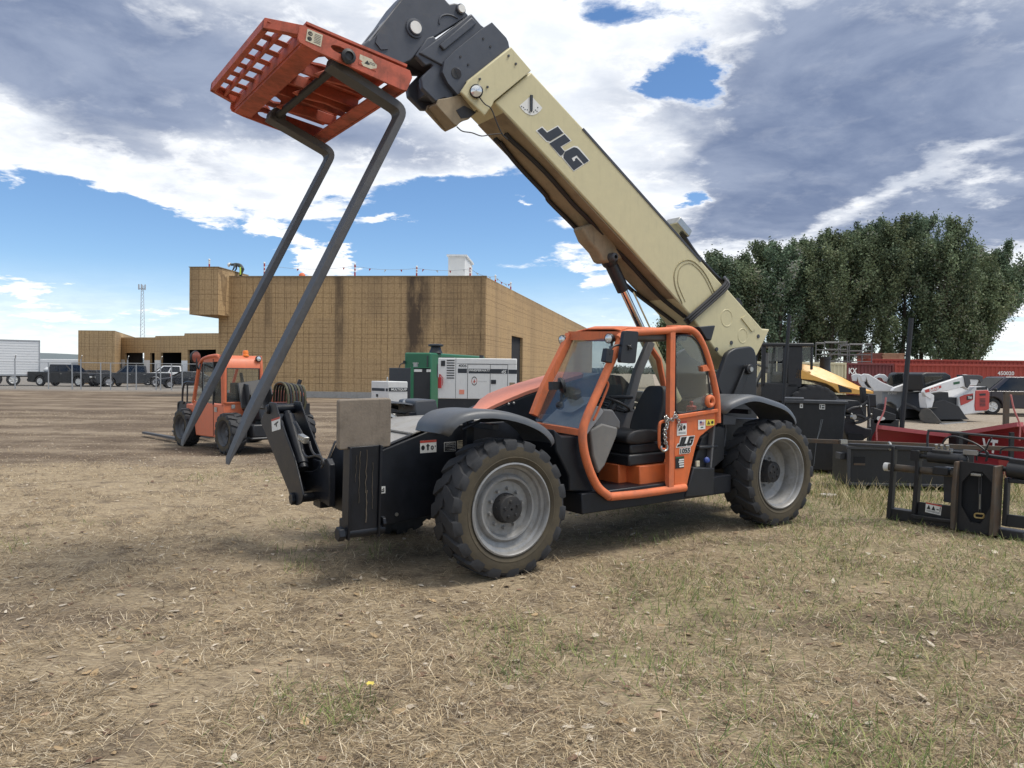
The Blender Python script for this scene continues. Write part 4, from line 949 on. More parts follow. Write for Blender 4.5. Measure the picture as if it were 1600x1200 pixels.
# ================================================================== SKY AND SUN
SUN_EL, SUN_AZ = R(64), R(92)          # azimuth from +Y towards +X: high on the right, veiled by thin cloud
def build_world():
    w = bpy.data.worlds.new('World'); SC.world = w; w.use_nodes = True
    nt = w.node_tree; nt.nodes.clear(); N, L = nt.nodes.new, nt.links.new
    def link(a, b):
        if isinstance(a, (int, float)): b.default_value = a
        else: L(a, b)
    def mth(op, a, b=None, c=None, clamp=False):
        n = N('ShaderNodeMath'); n.operation = op; n.use_clamp = clamp
        link(a, n.inputs[0])
        if b is not None: link(b, n.inputs[1])
        if c is not None: link(c, n.inputs[2])
        return n.outputs[0]
    def rng(a, lo, hi, o0=0.0, o1=1.0, kind='SMOOTHSTEP'):
        n = N('ShaderNodeMapRange'); n.interpolation_type = kind
        link(a, n.inputs[0])
        for i, v in ((1, lo), (2, hi), (3, o0), (4, o1)): n.inputs[i].default_value = v
        return n.outputs[0]
    def mix(f, a, b):
        n = N('ShaderNodeMix'); n.data_type = 'RGBA'; link(f, n.inputs[0])
        for i, v in ((6, a), (7, b)):
            if isinstance(v, tuple): n.inputs[i].default_value = (*v, 1)
            else: L(v, n.inputs[i])
        return n.outputs[2]
    tc = N('ShaderNodeTexCoord'); sep = N('ShaderNodeSeparateXYZ'); L(tc.outputs['Generated'], sep.inputs[0])
    X, Y, Z = sep.outputs
    az = mth('ARCTAN2', X, Y); el = mth('ARCSINE', Z)
    zc = mth('ADD', mth('MAXIMUM', Z, 0.0), .16)
    cx, cy = mth('DIVIDE', X, zc), mth('DIVIDE', Y, zc)
    cv = N('ShaderNodeCombineXYZ'); L(cx, cv.inputs[0]); L(cy, cv.inputs[1])
    def noise(scale, det, rough, dist=0.0, off=0.0):
        n = N('ShaderNodeTexNoise'); n.noise_dimensions = '2D' if False else '3D'
        n.inputs['Scale'].default_value = scale; n.inputs['Detail'].default_value = det; n.inputs['Roughness'].default_value = rough; n.inputs['Distortion'].default_value = dist
        a = N('ShaderNodeVectorMath'); a.operation = 'ADD'; a.inputs[1].default_value = (off, off * .7, off * .3); L(cv.outputs[0], a.inputs[0]); L(a.outputs[0], n.inputs['Vector'])
        return n.outputs['Fac']
    nA = noise(2.5, 12, .60, .35, 3.1)          # billows
    nB = noise(7.5, 9, .62, .25, 9.0)            # fine wisps
    nC = noise(.8, 5, .5, .3, 21.0)             # broad
    # domain-warped directions so that the masses get ragged outlines
    wz = N('ShaderNodeTexNoise'); wz.inputs['Scale'].default_value = 1.5; wz.inputs['Detail'].default_value = 8; wz.inputs['Roughness'].default_value = .62; L(cv.outputs[0], wz.inputs['Vector'])
    ws = N('ShaderNodeSeparateXYZ'); L(wz.outputs['Color'], ws.inputs[0])
    waz = mth('MULTIPLY_ADD', mth('SUBTRACT', ws.outputs[0], .5), .34, az)
    wel = mth('MULTIPLY_ADD', mth('SUBTRACT', ws.outputs[1], .5), .15, el)
    def blob(px, py, rx, ry, rot=0.0, wgt=1.0, raw=False):
        d = ray(px, py).normalized(); a0, e0 = math.atan2(d.x, d.y), math.asin(d.z)
        u = mth('SUBTRACT', waz, a0); v = mth('SUBTRACT', wel, e0); c, s = math.cos(R(rot)), math.sin(R(rot)); k = 1 / FPX
        p = mth('MULTIPLY_ADD', u, c / (rx * k), mth('MULTIPLY', v, s / (rx * k)))
        q = mth('MULTIPLY_ADD', u, -s / (ry * k), mth('MULTIPLY', v, c / (ry * k)))
        r2 = mth('MULTIPLY_ADD', p, p, mth('MULTIPLY', q, q))
        return mth('MULTIPLY', mth('EXPONENT', mth('MULTIPLY', r2, -1.0)), wgt)
    def total(bl):
        t = None
        for b in bl:
            o = blob(*b); t = o if t is None else mth('ADD', t, o)
        return t
    cover = total(COVER); dark = total(DARK)
    dens = mth('ADD', cover, mth('MULTIPLY_ADD', mth('SUBTRACT', nA, .5), 2.1, mth('MULTIPLY', mth('SUBTRACT', nB, .5), .75)))
    # above and behind the view the sky is broken cloud
    over = mth('MULTIPLY', rng(el, .42, .75), .50); back = rng(Y, -.2, .35, .42, 0.0)
    dens = mth('ADD', dens, mth('ADD', over, back))
    alpha = rng(dens, .30, .62)
    thick = rng(dens, .55, 1.25)
    dk = mth('ADD', mth('MULTIPLY', dark, rng(nA, .25, .7, .62, 1.12)), mth('MULTIPLY', mth('SUBTRACT', nC, .45), .35))
    dk = mth('MULTIPLY', rng(mth('MAXIMUM', dk, 0.0), .12, .95), rng(dens, .35, .8, .25, 1.0))
    puff = mth('MULTIPLY', rng(nB, .50, .66), rng(dark, .35, 1.25, .75, .06)); dk = mth('MULTIPLY', dk, mth('SUBTRACT', 1.0, puff))
    lit = mix(rng(nB, .3, .7), (.80, .84, .90), (1.02, 1.03, 1.04))
    lit = mix(mth('MULTIPLY', thick, .18), lit, (.52, .57, .66))
    body = mix(rng(nA, .3, .7), (.155, .205, .33), (.30, .355, .48))
    ccol = mix(dk, lit, body)
    # low bank of pale haze cloud near the horizon
    sky = N('ShaderNodeTexSky'); sky.sky_type = 'NISHITA'; sky.sun_disc = False; sky.sun_elevation = SUN_EL; sky.sun_rotation = SUN_AZ
    sky.altitude = 1400; sky.air_density = 1.0; sky.dust_density = .35; sky.ozone_density = 3.6
    hs = N('ShaderNodeHueSaturation'); hs.inputs['Saturation'].default_value = 1.10; L(sky.outputs[0], hs.inputs['Color'])
    b1 = N('ShaderNodeBackground'); L(hs.outputs[0], b1.inputs[0]); b1.inputs[1].default_value = .125
    b2 = N('ShaderNodeBackground'); L(ccol, b2.inputs[0]); b2.inputs[1].default_value = 1.0
    low = mth('MULTIPLY', rng(el, .0, .13, .92, 0.0), rng(nC, .3, .65, .45, 1.0))
    alpha = mth('MAXIMUM', alpha, low)
    gl = N('ShaderNodeMix'); gl.data_type = 'RGBA'; L(rng(el, .0, .09, .85, 0.0), gl.inputs[0]); L(ccol, gl.inputs[6]); gl.inputs[7].default_value = (.60, .69, .80, 1); ccol = gl.outputs[2]
    bst = N('ShaderNodeVectorMath'); bst.operation = 'SCALE'; L(ccol, bst.inputs[0]); L(mth('ADD', 1.0, mth('MULTIPLY', mth('MAXIMUM', rng(Y, .15, -.35), rng(el, .50, .85)), 1.1)), bst.inputs['Scale']); ccol = bst.outputs[0]
    mxs = N('ShaderNodeMixShader'); L(alpha, mxs.inputs[0]); L(b1.outputs[0], mxs.inputs[1]); L(b2.outputs[0], mxs.inputs[2])
    o = N('ShaderNodeOutputWorld'); L(mxs.outputs[0], o.inputs[0])
# cloud masses by direction: (pixel it was measured at, radii, rotation, weight)
COVER = [(230, 50, 430, 150, -8, 1.05), (70, 175, 200, 60, -14, .65), (300, 245, 210, 58, -14, .85), (560, 180, 200, 110, 0, .75), (690, 215, 150, 70, 0, .55), (760, 60, 160, 130, 0, .65),
         (430, 368, 95, 20, -14, .95), (500, 398, 60, 18, -20, .8), (620, 348, 45, 8, -8, .7), (835, 338, 22, 7, 0, .6), (10, 272, 28, 10, -10, .55),
         (960, 150, 130, 180, 15, .80), (1010, 270, 90, 100, 0, .7), (1100, 60, 140, 90, 0, .6), (1330, 190, 330, 190, -12, 1.2), (1180, 320, 150, 90, 0, .95), (1480, 90, 300, 160, 0, .9), (1150, 395, 220, 40, 0, .75), (1480, 300, 260, 70, 22, .85), (1560, 400, 130, 50, 0, .7), (1590, 520, 60, 60, 0, .6),
         (920, 408, 40, 10, 0, .6), (940, 445, 40, 22, 0, .45), (120, 505, 280, 24, 0, .42), (20, 470, 60, 12, 0, .5),
         (1068, 108, 75, 60, 0, -1.75), (945, 15, 90, 36, 0, -.8), (1050, 318, 46, 34, 0, -1.5), (300, 350, 330, 46, -3, -.75), (700, 320, 200, 42, 0, -.7), (1545, 385, 40, 20, 20, -.6)]
DARK = [(160, 20, 350, 100, -8, 1.05), (110, 115, 210, 55, -12, .75), (430, 150, 200, 48, -12, .65), (690, 245, 120, 40, 0, .45), (640, 30, 120, 50, 0, .35), (330, 258, 150, 20, -16, .35),
        (1330, 180, 280, 160, -14, 1.15), (1200, 300, 130, 90, 0, .85), (1500, 120, 260, 140, 0, .85), (1150, 350, 100, 25, 0, .3), (1520, 330, 200, 40, 22, .55), (1350, 380, 160, 30, 10, .25), (1440, 285, 190, 22, 22, -.75), (1180, 385, 130, 22, 0, -.35)]
build_world()
sd = bpy.data.lights.new('sun', 'SUN'); so = bpy.data.objects.new('sun', sd); COL.objects.link(so)
sd.energy = 2.6; sd.angle = R(18); sd.color = (1, .95, .87)
sv = Vector((math.sin(SUN_AZ) * math.cos(SUN_EL), math.cos(SUN_AZ) * math.cos(SUN_EL), math.sin(SUN_EL)))
so.rotation_euler = (-sv).to_track_quat('-Z', 'Y').to_euler(); so.location = sv * 50
# ================================================================== GROUND
def vnoise(x, y, seed=0):
    xi, yi = np.floor(x).astype(np.int64), np.floor(y).astype(np.int64); xf, yf = x - xi, y - yi
    def h(a, b):
        n = (a * 374761393 + b * 668265263 + seed * 974634777) & 0x7fffffff
        n = ((n ^ (n >> 13)) * 1274126177) & 0x7fffffff
        return ((n ^ (n >> 16)) & 0xffff) / 65535.0
    u, v = xf * xf * (3 - 2 * xf), yf * yf * (3 - 2 * yf)
    return (h(xi, yi) * (1 - u) + h(xi + 1, yi) * u) * (1 - v) + (h(xi, yi + 1) * (1 - u) + h(xi + 1, yi + 1) * u) * v
def fbm(x, y, seed=0, oct=4):
    t = 0; a = .5
    for k in range(oct): t = t + a * vnoise(x * 2 ** k, y * 2 ** k, seed + k * 17); a *= .5
    return t / (1 - .5 ** oct)
def ss(a, b, x):
    t = np.clip((x - a) / (b - a), 0, 1); return t * t * (3 - 2 * t)
def gz_np(x, y): return 0.065 * ss(.5, 3.2, x) * (1 - ss(16, 30, y)) * ss(4, 7.5, y)
def relief(x, y):
    near = np.exp(-np.maximum(y, 0) / 30)
    return gz_np(x, y) + near * (.045 * (fbm(x * .9, y * .9, 3) - .5) + .03 * (fbm(x * 4.5, y * 4.5, 5) - .5) + .014 * (fbm(x * 16, y * 16, 8, 3) - .5)) - .004
def soil_mask(x, y):
    """1 where bare brown earth shows (wheel tracks, worn patches)"""
    m = fbm(x * .28 + 3, y * .55, 31, 4)
    tracks = fbm(x * .10 + 9, y * .34 + x * .05, 44, 5)
    far_left = ss(11.5, 18, y - .15 * x + 9 * (fbm(x * .16 + 2, y * .22, 61, 4) - .5)) * (1 - ss(0, 6, x))
    yard = ss(15, 19, y) * ss(1, 5, x)
    a = ss(.62, .80, m) * .5
    a = np.maximum(a, far_left * ss(.36, .56, tracks) )
    a = np.maximum(a, .62 * far_left)
    return np.clip(np.maximum(a, yard), 0, 1)

def build_ground():
    xs = np.concatenate([-np.geomspace(9, 3000, 50)[::-1], np.arange(-8.9, 9, .10), np.geomspace(9, 3000, 50)])
    ys = np.concatenate([-np.geomspace(2, 3000, 24)[::-1], np.arange(-1.9, 2, .5), np.arange(2, 12, .09), np.geomspace(12, 70, 130), np.geomspace(72, 5000, 40)])
    gx, gy = np.meshgrid(xs, ys); z = relief(gx, gy)
    co = np.stack([gx, gy, z], -1).reshape(-1, 3); ny, nx = gx.shape
    i = np.arange(ny * nx).reshape(ny, nx)
    f = np.stack([i[:-1, :-1], i[:-1, 1:], i[1:, 1:], i[1:, :-1]], -1).reshape(-1, 4)
    me = bpy.data.meshes.new('ground'); me.vertices.add(len(co)); me.vertices.foreach_set('co', co.ravel())
    me.loops.add(f.size); me.loops.foreach_set('vertex_index', f.ravel().astype(np.int32))
    me.polygons.add(len(f)); me.polygons.foreach_set('loop_start', np.arange(0, f.size, 4, dtype=np.int32))
    me.polygons.foreach_set('use_smooth', np.ones(len(f), bool)); me.update(); me.validate()
    at_ = me.attributes.new('soil', 'FLOAT', 'POINT'); at_.data.foreach_set('value', soil_mask(gx, gy).ravel().astype(np.float32))
    o = bpy.data.objects.new('ground', me); COL.objects.link(o); tag(o, kind='structure')
    m, nt, b = nodes_of('ground'); N, L = nt.nodes.new, nt.links.new
    tc = N('ShaderNodeTexCoord')
    def noise(sc, det, ro, st=None):
        n = N('ShaderNodeTexNoise'); n.inputs['Scale'].default_value = sc; n.inputs['Detail'].default_value = det; n.inputs['Roughness'].default_value = ro
        if st:
            mp = N('ShaderNodeMapping'); mp.inputs['Scale'].default_value = st; L(tc.outputs['Object'], mp.inputs[0]); L(mp.outputs[0], n.inputs['Vector'])
        else: L(tc.outputs['Object'], n.inputs['Vector'])
        return n.outputs['Fac']
    def rng(a, lo, hi, o0=0, o1=1):
        n = N('ShaderNodeMapRange'); L(a, n.inputs[0])
        for i, v in ((1, lo), (2, hi), (3, o0), (4, o1)): n.inputs[i].default_value = v
        return n.outputs[0]
    def mix(f, a, b_, mode='MIX'):
        n = N('ShaderNodeMix'); n.data_type = 'RGBA'; n.blend_type = mode
        if isinstance(f, float): n.inputs[0].default_value = f
        else: L(f, n.inputs[0])
        for i, v in ((6, a), (7, b_)):
            if isinstance(v, tuple): n.inputs[i].default_value = (*v, 1)
            else: L(v, n.inputs[i])
        return n.outputs[2]
    soil_c = mix(rng(noise(60, 5, .7), .3, .7), (.075, .055, .040), (.17, .13, .095))
    straw = mix(rng(noise(110, 5, .75), .36, .62), (.125, .092, .063), (.44, .352, .235))
    straw = mix(rng(noise(22, 6, .7), .40, .66), straw, (.35, .275, .18))
    straw = mix(rng(noise(1.1, 5, .6), .42, .62), straw, (.32, .25, .165))
    # matted strands: streaks lying in three directions, bent by a slow noise
    wob = N('ShaderNodeTexNoise'); wob.inputs['Scale'].default_value = 1.6; wob.inputs['Detail'].default_value = 3; L(tc.outputs['Object'], wob.inputs['Vector'])
    wv = N('ShaderNodeVectorMath'); wv.operation = 'MULTIPLY_ADD'; wv.inputs[1].default_value = (.35, .35, 0); L(wob.outputs['Color'], wv.inputs[0]); L(tc.outputs['Object'], wv.inputs[2])
    for ang, c_, lo in ((.35, (.56, .45, .29), .56), (1.5, (.40, .31, .19), .55), (2.5, (.66, .56, .40), .60), (.95, (.085, .062, .042), .57), (2.0, (.11, .082, .056), .58)):
        mp = N('ShaderNodeMapping'); mp.inputs['Rotation'].default_value = (0, 0, ang); mp.inputs['Scale'].default_value = (9, 95, 1); L(wv.outputs[0], mp.inputs[0])
        n = N('ShaderNodeTexNoise'); n.inputs['Scale'].default_value = 1.0; n.inputs['Detail'].default_value = 4; n.inputs['Roughness'].default_value = .6; L(mp.outputs[0], n.inputs['Vector'])
        straw = mix(rng(n.outputs['Fac'], lo, lo + .06, 0, .8), straw, c_)
    straw = mix(rng(noise(2.3, 7, .68), .50, .64, 0, .75), straw, soil_c)
    gsp = N('ShaderNodeSeparateXYZ'); L(tc.outputs['Object'], gsp.inputs[0])
    gm = N('ShaderNodeMath'); gm.operation = 'MULTIPLY'; L(rng(noise(1.4, 7, .7), .46, .64, 0, .42), gm.inputs[0]); L(rng(gsp.outputs[0], -.5, 2.5), gm.inputs[1])
    straw = mix(gm.outputs[0], straw, (.155, .165, .070))
    soil = mix(rng(noise(14, 8, .7), .3, .7), (.070, .050, .036), (.185, .140, .100))
    soil = mix(rng(noise(.42, 7, .66, (.55, 1.3, 1)), .44, .60), soil, (.25, .198, .142))
    soil = mix(rng(noise(1.1, 8, .7), .52, .66, 0, .7), soil, (.082, .058, .042))
    at_n = N('ShaderNodeAttribute'); at_n.attribute_name = 'soil'
    fine = noise(5, 7, .7)
    ad = N('ShaderNodeMath'); ad.operation = 'MULTIPLY_ADD'; L(fine, ad.inputs[0]); ad.inputs[1].default_value = .7; 
    sb = N('ShaderNodeMath'); sb.operation = 'SUBTRACT'; L(at_n.outputs['Fac'], sb.inputs[0]); sb.inputs[1].default_value = .35; L(sb.outputs[0], ad.inputs[2])
    col = mix(rng(ad.outputs[0], .25, .6), straw, soil)
    # gravel lot far left, pale yard far right (by distance along y)
    sp = N('ShaderNodeSeparateXYZ'); L(tc.outputs['Object'], sp.inputs[0])
    grav = mix(rng(noise(7, 8, .75), .3, .7), (.15, .135, .118), (.27, .25, .225))
    col = mix(rng(sp.outputs[1], 52, 58), col, grav)
    yr = N('ShaderNodeMath'); yr.operation = 'MULTIPLY'; L(rng(sp.outputs[1], 16, 20), yr.inputs[0]); L(rng(sp.outputs[0], 2, 6), yr.inputs[1])
    yard = mix(rng(noise(3.5, 9, .7), .3, .7), (.22, .18, .135), (.36, .31, .25))
    col = mix(yr.outputs[0], col, yard)
    L(col, b.inputs['Base Color']); b.inputs['Roughness'].default_value = .95; b.inputs['Specular IOR Level'].default_value = .15
    bp = N('ShaderNodeBump'); bp.inputs['Strength'].default_value = .7; bp.inputs['Distance'].default_value = .03; L(noise(30, 10, .75), bp.inputs['Height']); L(bp.outputs[0], b.inputs['Normal'])
    me.materials.append(m)
build_ground()

def vcol_mat(name, rough=.8, sss=0.0):
    m, nt, b = nodes_of(name); a = nt.nodes.new('ShaderNodeAttribute'); a.attribute_name = 'tint'
    nt.links.new(a.outputs['Color'], b.inputs['Base Color']); b.inputs['Roughness'].default_value = rough; b.inputs['Specular IOR Level'].default_value = .25
    if sss:
        t = nt.nodes.new('ShaderNodeBsdfTranslucent'); nt.links.new(a.outputs['Color'], t.inputs[0]); mx = nt.nodes.new('ShaderNodeMixShader'); mx.inputs[0].default_value = sss
        out = nt.nodes['Material Output']; nt.links.new(b.outputs[0], mx.inputs[1]); nt.links.new(t.outputs[0], mx.inputs[2]); nt.links.new(mx.outputs[0], out.inputs[0])
    MATS[name] = m; return m
vcol_mat('blade', .75, .25); vcol_mat('leaf_dry', .8, .2)

def strips(name, P, D, S, wid, col, mname):
    """P (n,k,3) spine points, S (n,k,3) sideways unit vectors, wid (n,k); one ribbon per row"""
    n, k, _ = P.shape
    V = np.stack([P - S * wid[..., None], P + S * wid[..., None]], 2).reshape(-1, 3)
    base = (np.arange(n) * k * 2)[:, None, None]; j = (np.arange(k - 1) * 2)[None, :, None]
    f = (base + j + np.array([0, 1, 3, 2])[None, None, :]).reshape(-1, 4)
    me = bpy.data.meshes.new(name); me.vertices.add(len(V)); me.vertices.foreach_set('co', V.astype(np.float32).ravel())
    me.loops.add(f.size); me.loops.foreach_set('vertex_index', f.ravel().astype(np.int32))
    me.polygons.add(len(f)); me.polygons.foreach_set('loop_start', np.arange(0, f.size, 4, dtype=np.int32)); me.update()
    a = me.attributes.new('tint', 'FLOAT_COLOR', 'POINT')
    C = np.ones((n, k * 2, 4), np.float32); C[..., :3] = col[:, None, :]; a.data.foreach_set('color', C.ravel())
    me.materials.append(MATS[mname]); o = bpy.data.objects.new(name, me); COL.objects.link(o); return tag(o, kind='stuff')
rng_ = np.random.default_rng(5)
def scatter(n, dmin, dmax, power, side=.74, extra=2.0):
    """points thinning out with distance from the viewpoint's side of the field"""
    u = rng_.random(n); e = 2 - power
    d = (dmin ** e + u * (dmax ** e - dmin ** e)) ** (1 / e)
    x = (rng_.random(n) * 2 - 1) * (side * d + extra)
    return x, d
def ribbons(name, x, y, length, lift, wid, col, mname, k=3, curl=.5, lean=None):
    n = len(x); a = rng_.random(n) * 2 * np.pi; t = np.linspace(0, 1, k)[None, :]
    el = lift[:, None] * (1 - curl * t * rng_.random((n, 1)) * 1.6)
    az = a[:, None] + t * (rng_.random((n, 1)) - .5) * 1.6
    seg = length[:, None] / (k - 1)
    dx, dy, dz = np.cos(az) * np.cos(el), np.sin(az) * np.cos(el), np.sin(el)
    P = np.zeros((n, k, 3)); z0 = relief(x, y) + .002 + rng_.random(n) * .012 * (lift < .6)
    P[:, 0] = np.stack([x, y, z0], -1)
    for i in range(1, k): P[:, i] = P[:, i - 1] + np.stack([dx[:, i], dy[:, i], dz[:, i]], -1) * seg
    S = np.stack([-np.sin(az), np.cos(az), .35 * (rng_.random((n, 1)) - .5) * np.ones((1, k))], -1)
    W = wid[:, None] * np.array([.7, 1.0, .25] if k == 3 else [.8, 1, .7, .15])[None, :] * .5
    return strips(name, P, None, S, W, col, mname)
def palette(n, cols, wts, jit=.15):
    c = np.array(cols)[rng_.choice(len(cols), n, p=np.array(wts) / sum(wts))]
    return np.clip(c * (1 + jit * rng_.standard_normal((n, 1))), .01, .9)
STRAW = [(.53, .42, .265), (.69, .59, .43), (.38, .285, .175), (.21, .155, .10), (.44, .375, .285), (.10, .074, .05)]
x, y = scatter(520000, 2.3, 30, 1.60)
soil = soil_mask(x, y); keep = rng_.random(len(x)) > np.maximum(soil * .80, .82 * ss(.47, .68, fbm(x * 1.7, y * 1.7, 71, 5)))
x, y = x[keep], y[keep]; n = len(x); d = np.maximum(y, 2)
ribbons('dry_grass', x, y, (.035 + .10 * rng_.random(n) ** 1.6) * np.minimum(1, 9 / d) ** .6, .04 + .6 * rng_.random(n) ** 2.5 + .45 * ss(.52, .7, fbm(x * 3.1, y * 3.1, 51)) * rng_.random(n), np.maximum(.0020 + .0028 * rng_.random(n), d * .00040), palette(n, STRAW, [4, 2.0, 4, 3, 1.5, 2]), 'blade')
# taller standing blades, green on the right
x, y = scatter(170000, 2.6, 22, 1.5)
g = fbm(x * .8 + 5, y * .8, 90, 4) + .30 * ss(-.2, 2.6, x - .12 * (y - 4)) - .16 * (1 - ss(-2.0, .6, x))
tuft = np.exp(-((x + .80) / .28) ** 2 - ((y - 4.0) / .3) ** 2) * .35 + np.exp(-((x + 1.25) / .2) ** 2 - ((y - 4.3) / .2) ** 2) * .2
edge = .35 * np.exp(-((y - 13.2 + .2 * (x - 5)) / 1.3) ** 2) * ss(3.6, 5, x)
g = g + tuft + edge
keep = (rng_.random(len(x)) < ss(.48, .76, g) * .8) & (soil_mask(x, y) < .6)
x, y = x[keep], y[keep]; n = len(x); d = np.maximum(y, 2)
GREEN = [(.12, .175, .050), (.17, .22, .068), (.25, .275, .095), (.38, .35, .17), (.085, .13, .040)]
ribbons('green_grass', x, y, .05 + .11 * rng_.random(n) ** 1.3, .45 + .8 * rng_.random(n), np.maximum(.003 + .003 * rng_.random(n), d * .0006), palette(n, GREEN, [3, 3, 3, 2.5, 2]), 'blade', k=4, curl=.55)
# long dry grass round the attachments on the right
x = 4.2 + 7.5 * rng_.random(9000); y = 9.3 + 5.2 * rng_.random(9000)
keep = fbm(x * 1.1, y * 1.4, 140) > .47; x, y = x[keep], y[keep]; n = len(x)
ribbons('tall_grass', x, y, .12 + .22 * rng_.random(n), .8 + .6 * rng_.random(n), .006 + .004 * rng_.random(n), palette(n, [(.42, .34, .19), (.52, .44, .27), (.17, .18, .06), (.11, .14, .045)], [3, 2, 2, 2]), 'blade', k=4, curl=.4)
# dead leaves
x, y = scatter(4200, 2.4, 18, 1.4); n = len(x)
L_ = .018 + .03 * rng_.random(n) ** 1.5
ribbons('leaf_litter', x, y, L_ * 1.6, .05 + .5 * rng_.random(n) ** 2, np.maximum(L_ * (.6 + .6 * rng_.random(n)), y * .0012), palette(n, [(.50, .42, .32), (.60, .53, .43), (.33, .23, .15), (.21, .13, .09), (.42, .30, .17)], [3, 2, 3, 2, 2]), 'leaf_dry', k=4, curl=1.4)
b = MB()
for k in range(46):
    d = random.uniform(3, 16); x_ = random.uniform(-.7, .7) * d; r_ = random.uniform(.008, .022)
    b.ball((x_, d, float(relief(np.array([x_]), np.array([d]))[0]) + r_ * .3), r_, 7, 5, (1, random.uniform(.6, 1), .6))
mat('pebble', (.42, .38, .33), .9, var=.3); tag(b.done('pebbles', 'pebble'), kind='stuff')
p = on_ground(1293, 776, .065); b = MB(); b.xy([(p.x + a, p.y + c) for a, c in ((-.13, -.03), (-.05, -.09), (.09, -.06), (.14, .02), (.03, .09), (-.10, .06))], .06, .105)
tag(b.done('stone', 'pebble', bevel=.012), 'pale flat stone lying between the rear wheel and the fork frame', 'stone')
p = on_ground(578, 1091); b = MB(); mat('petal_yellow', (.62, .50, .10), .7, var=.15)
for k in range(9):
    a = k * .7; b.face([(p.x, p.y, .075), (p.x + .018 * math.cos(a) - .007 * math.sin(a), p.y + .018 * math.sin(a) + .007 * math.cos(a), .085), (p.x + .026 * math.cos(a), p.y + .026 * math.sin(a), .078 + .008 * (k % 2)), (p.x + .018 * math.cos(a) + .007 * math.sin(a), p.y + .018 * math.sin(a) - .007 * math.cos(a), .085)])
fl_ = b.done('yellow_flower', 'petal_yellow', smooth=0); tag(fl_, 'small yellow flower standing in the near grass below the front wheel', 'flower')
b = MB(); mat('stem_green', (.13, .17, .05), .7); b.tube([(p.x, p.y, -.01), (p.x + .004, p.y, .04), (p.x, p.y, .078)], .0025, 5); b.done('stem', 'stem_green', fl_)
# ================================================================== LEFT AND MIDDLE BACKGROUND
Z1 = zoom(1600 / 420, 0, 400); Z2 = zoom(5, 240, 520); ZE = zoom(5, 280, 390); ZF = zoom(1600 / 340, 580, 390); ZG = zoom(1600 / 300, 560, 520)
mat('concrete', (.33, .32, .30), .9, dirt=(.2, .18, .15), amt=.4, var=.1, bump=.1)
mat('white_wrap', (.68, .70, .71), .6, dirt=(.4, .4, .4), amt=.2, var=.05)
mat('dark_inside', (.012, .013, .016), .9, var=.1)
mat('white_metal', (.66, .66, .64), .4, dirt=(.4, .37, .32), amt=.2, scale=2, var=.04)
mat('trailer_white', (.74, .75, .75), .45, dirt=(.42, .41, .38), amt=.3, scale=.8, var=.05)
mat('galvanised', (.40, .41, .42), .45, metal=.6, var=.1)
mat('tower_steel', (.42, .44, .47), .6, var=.05)

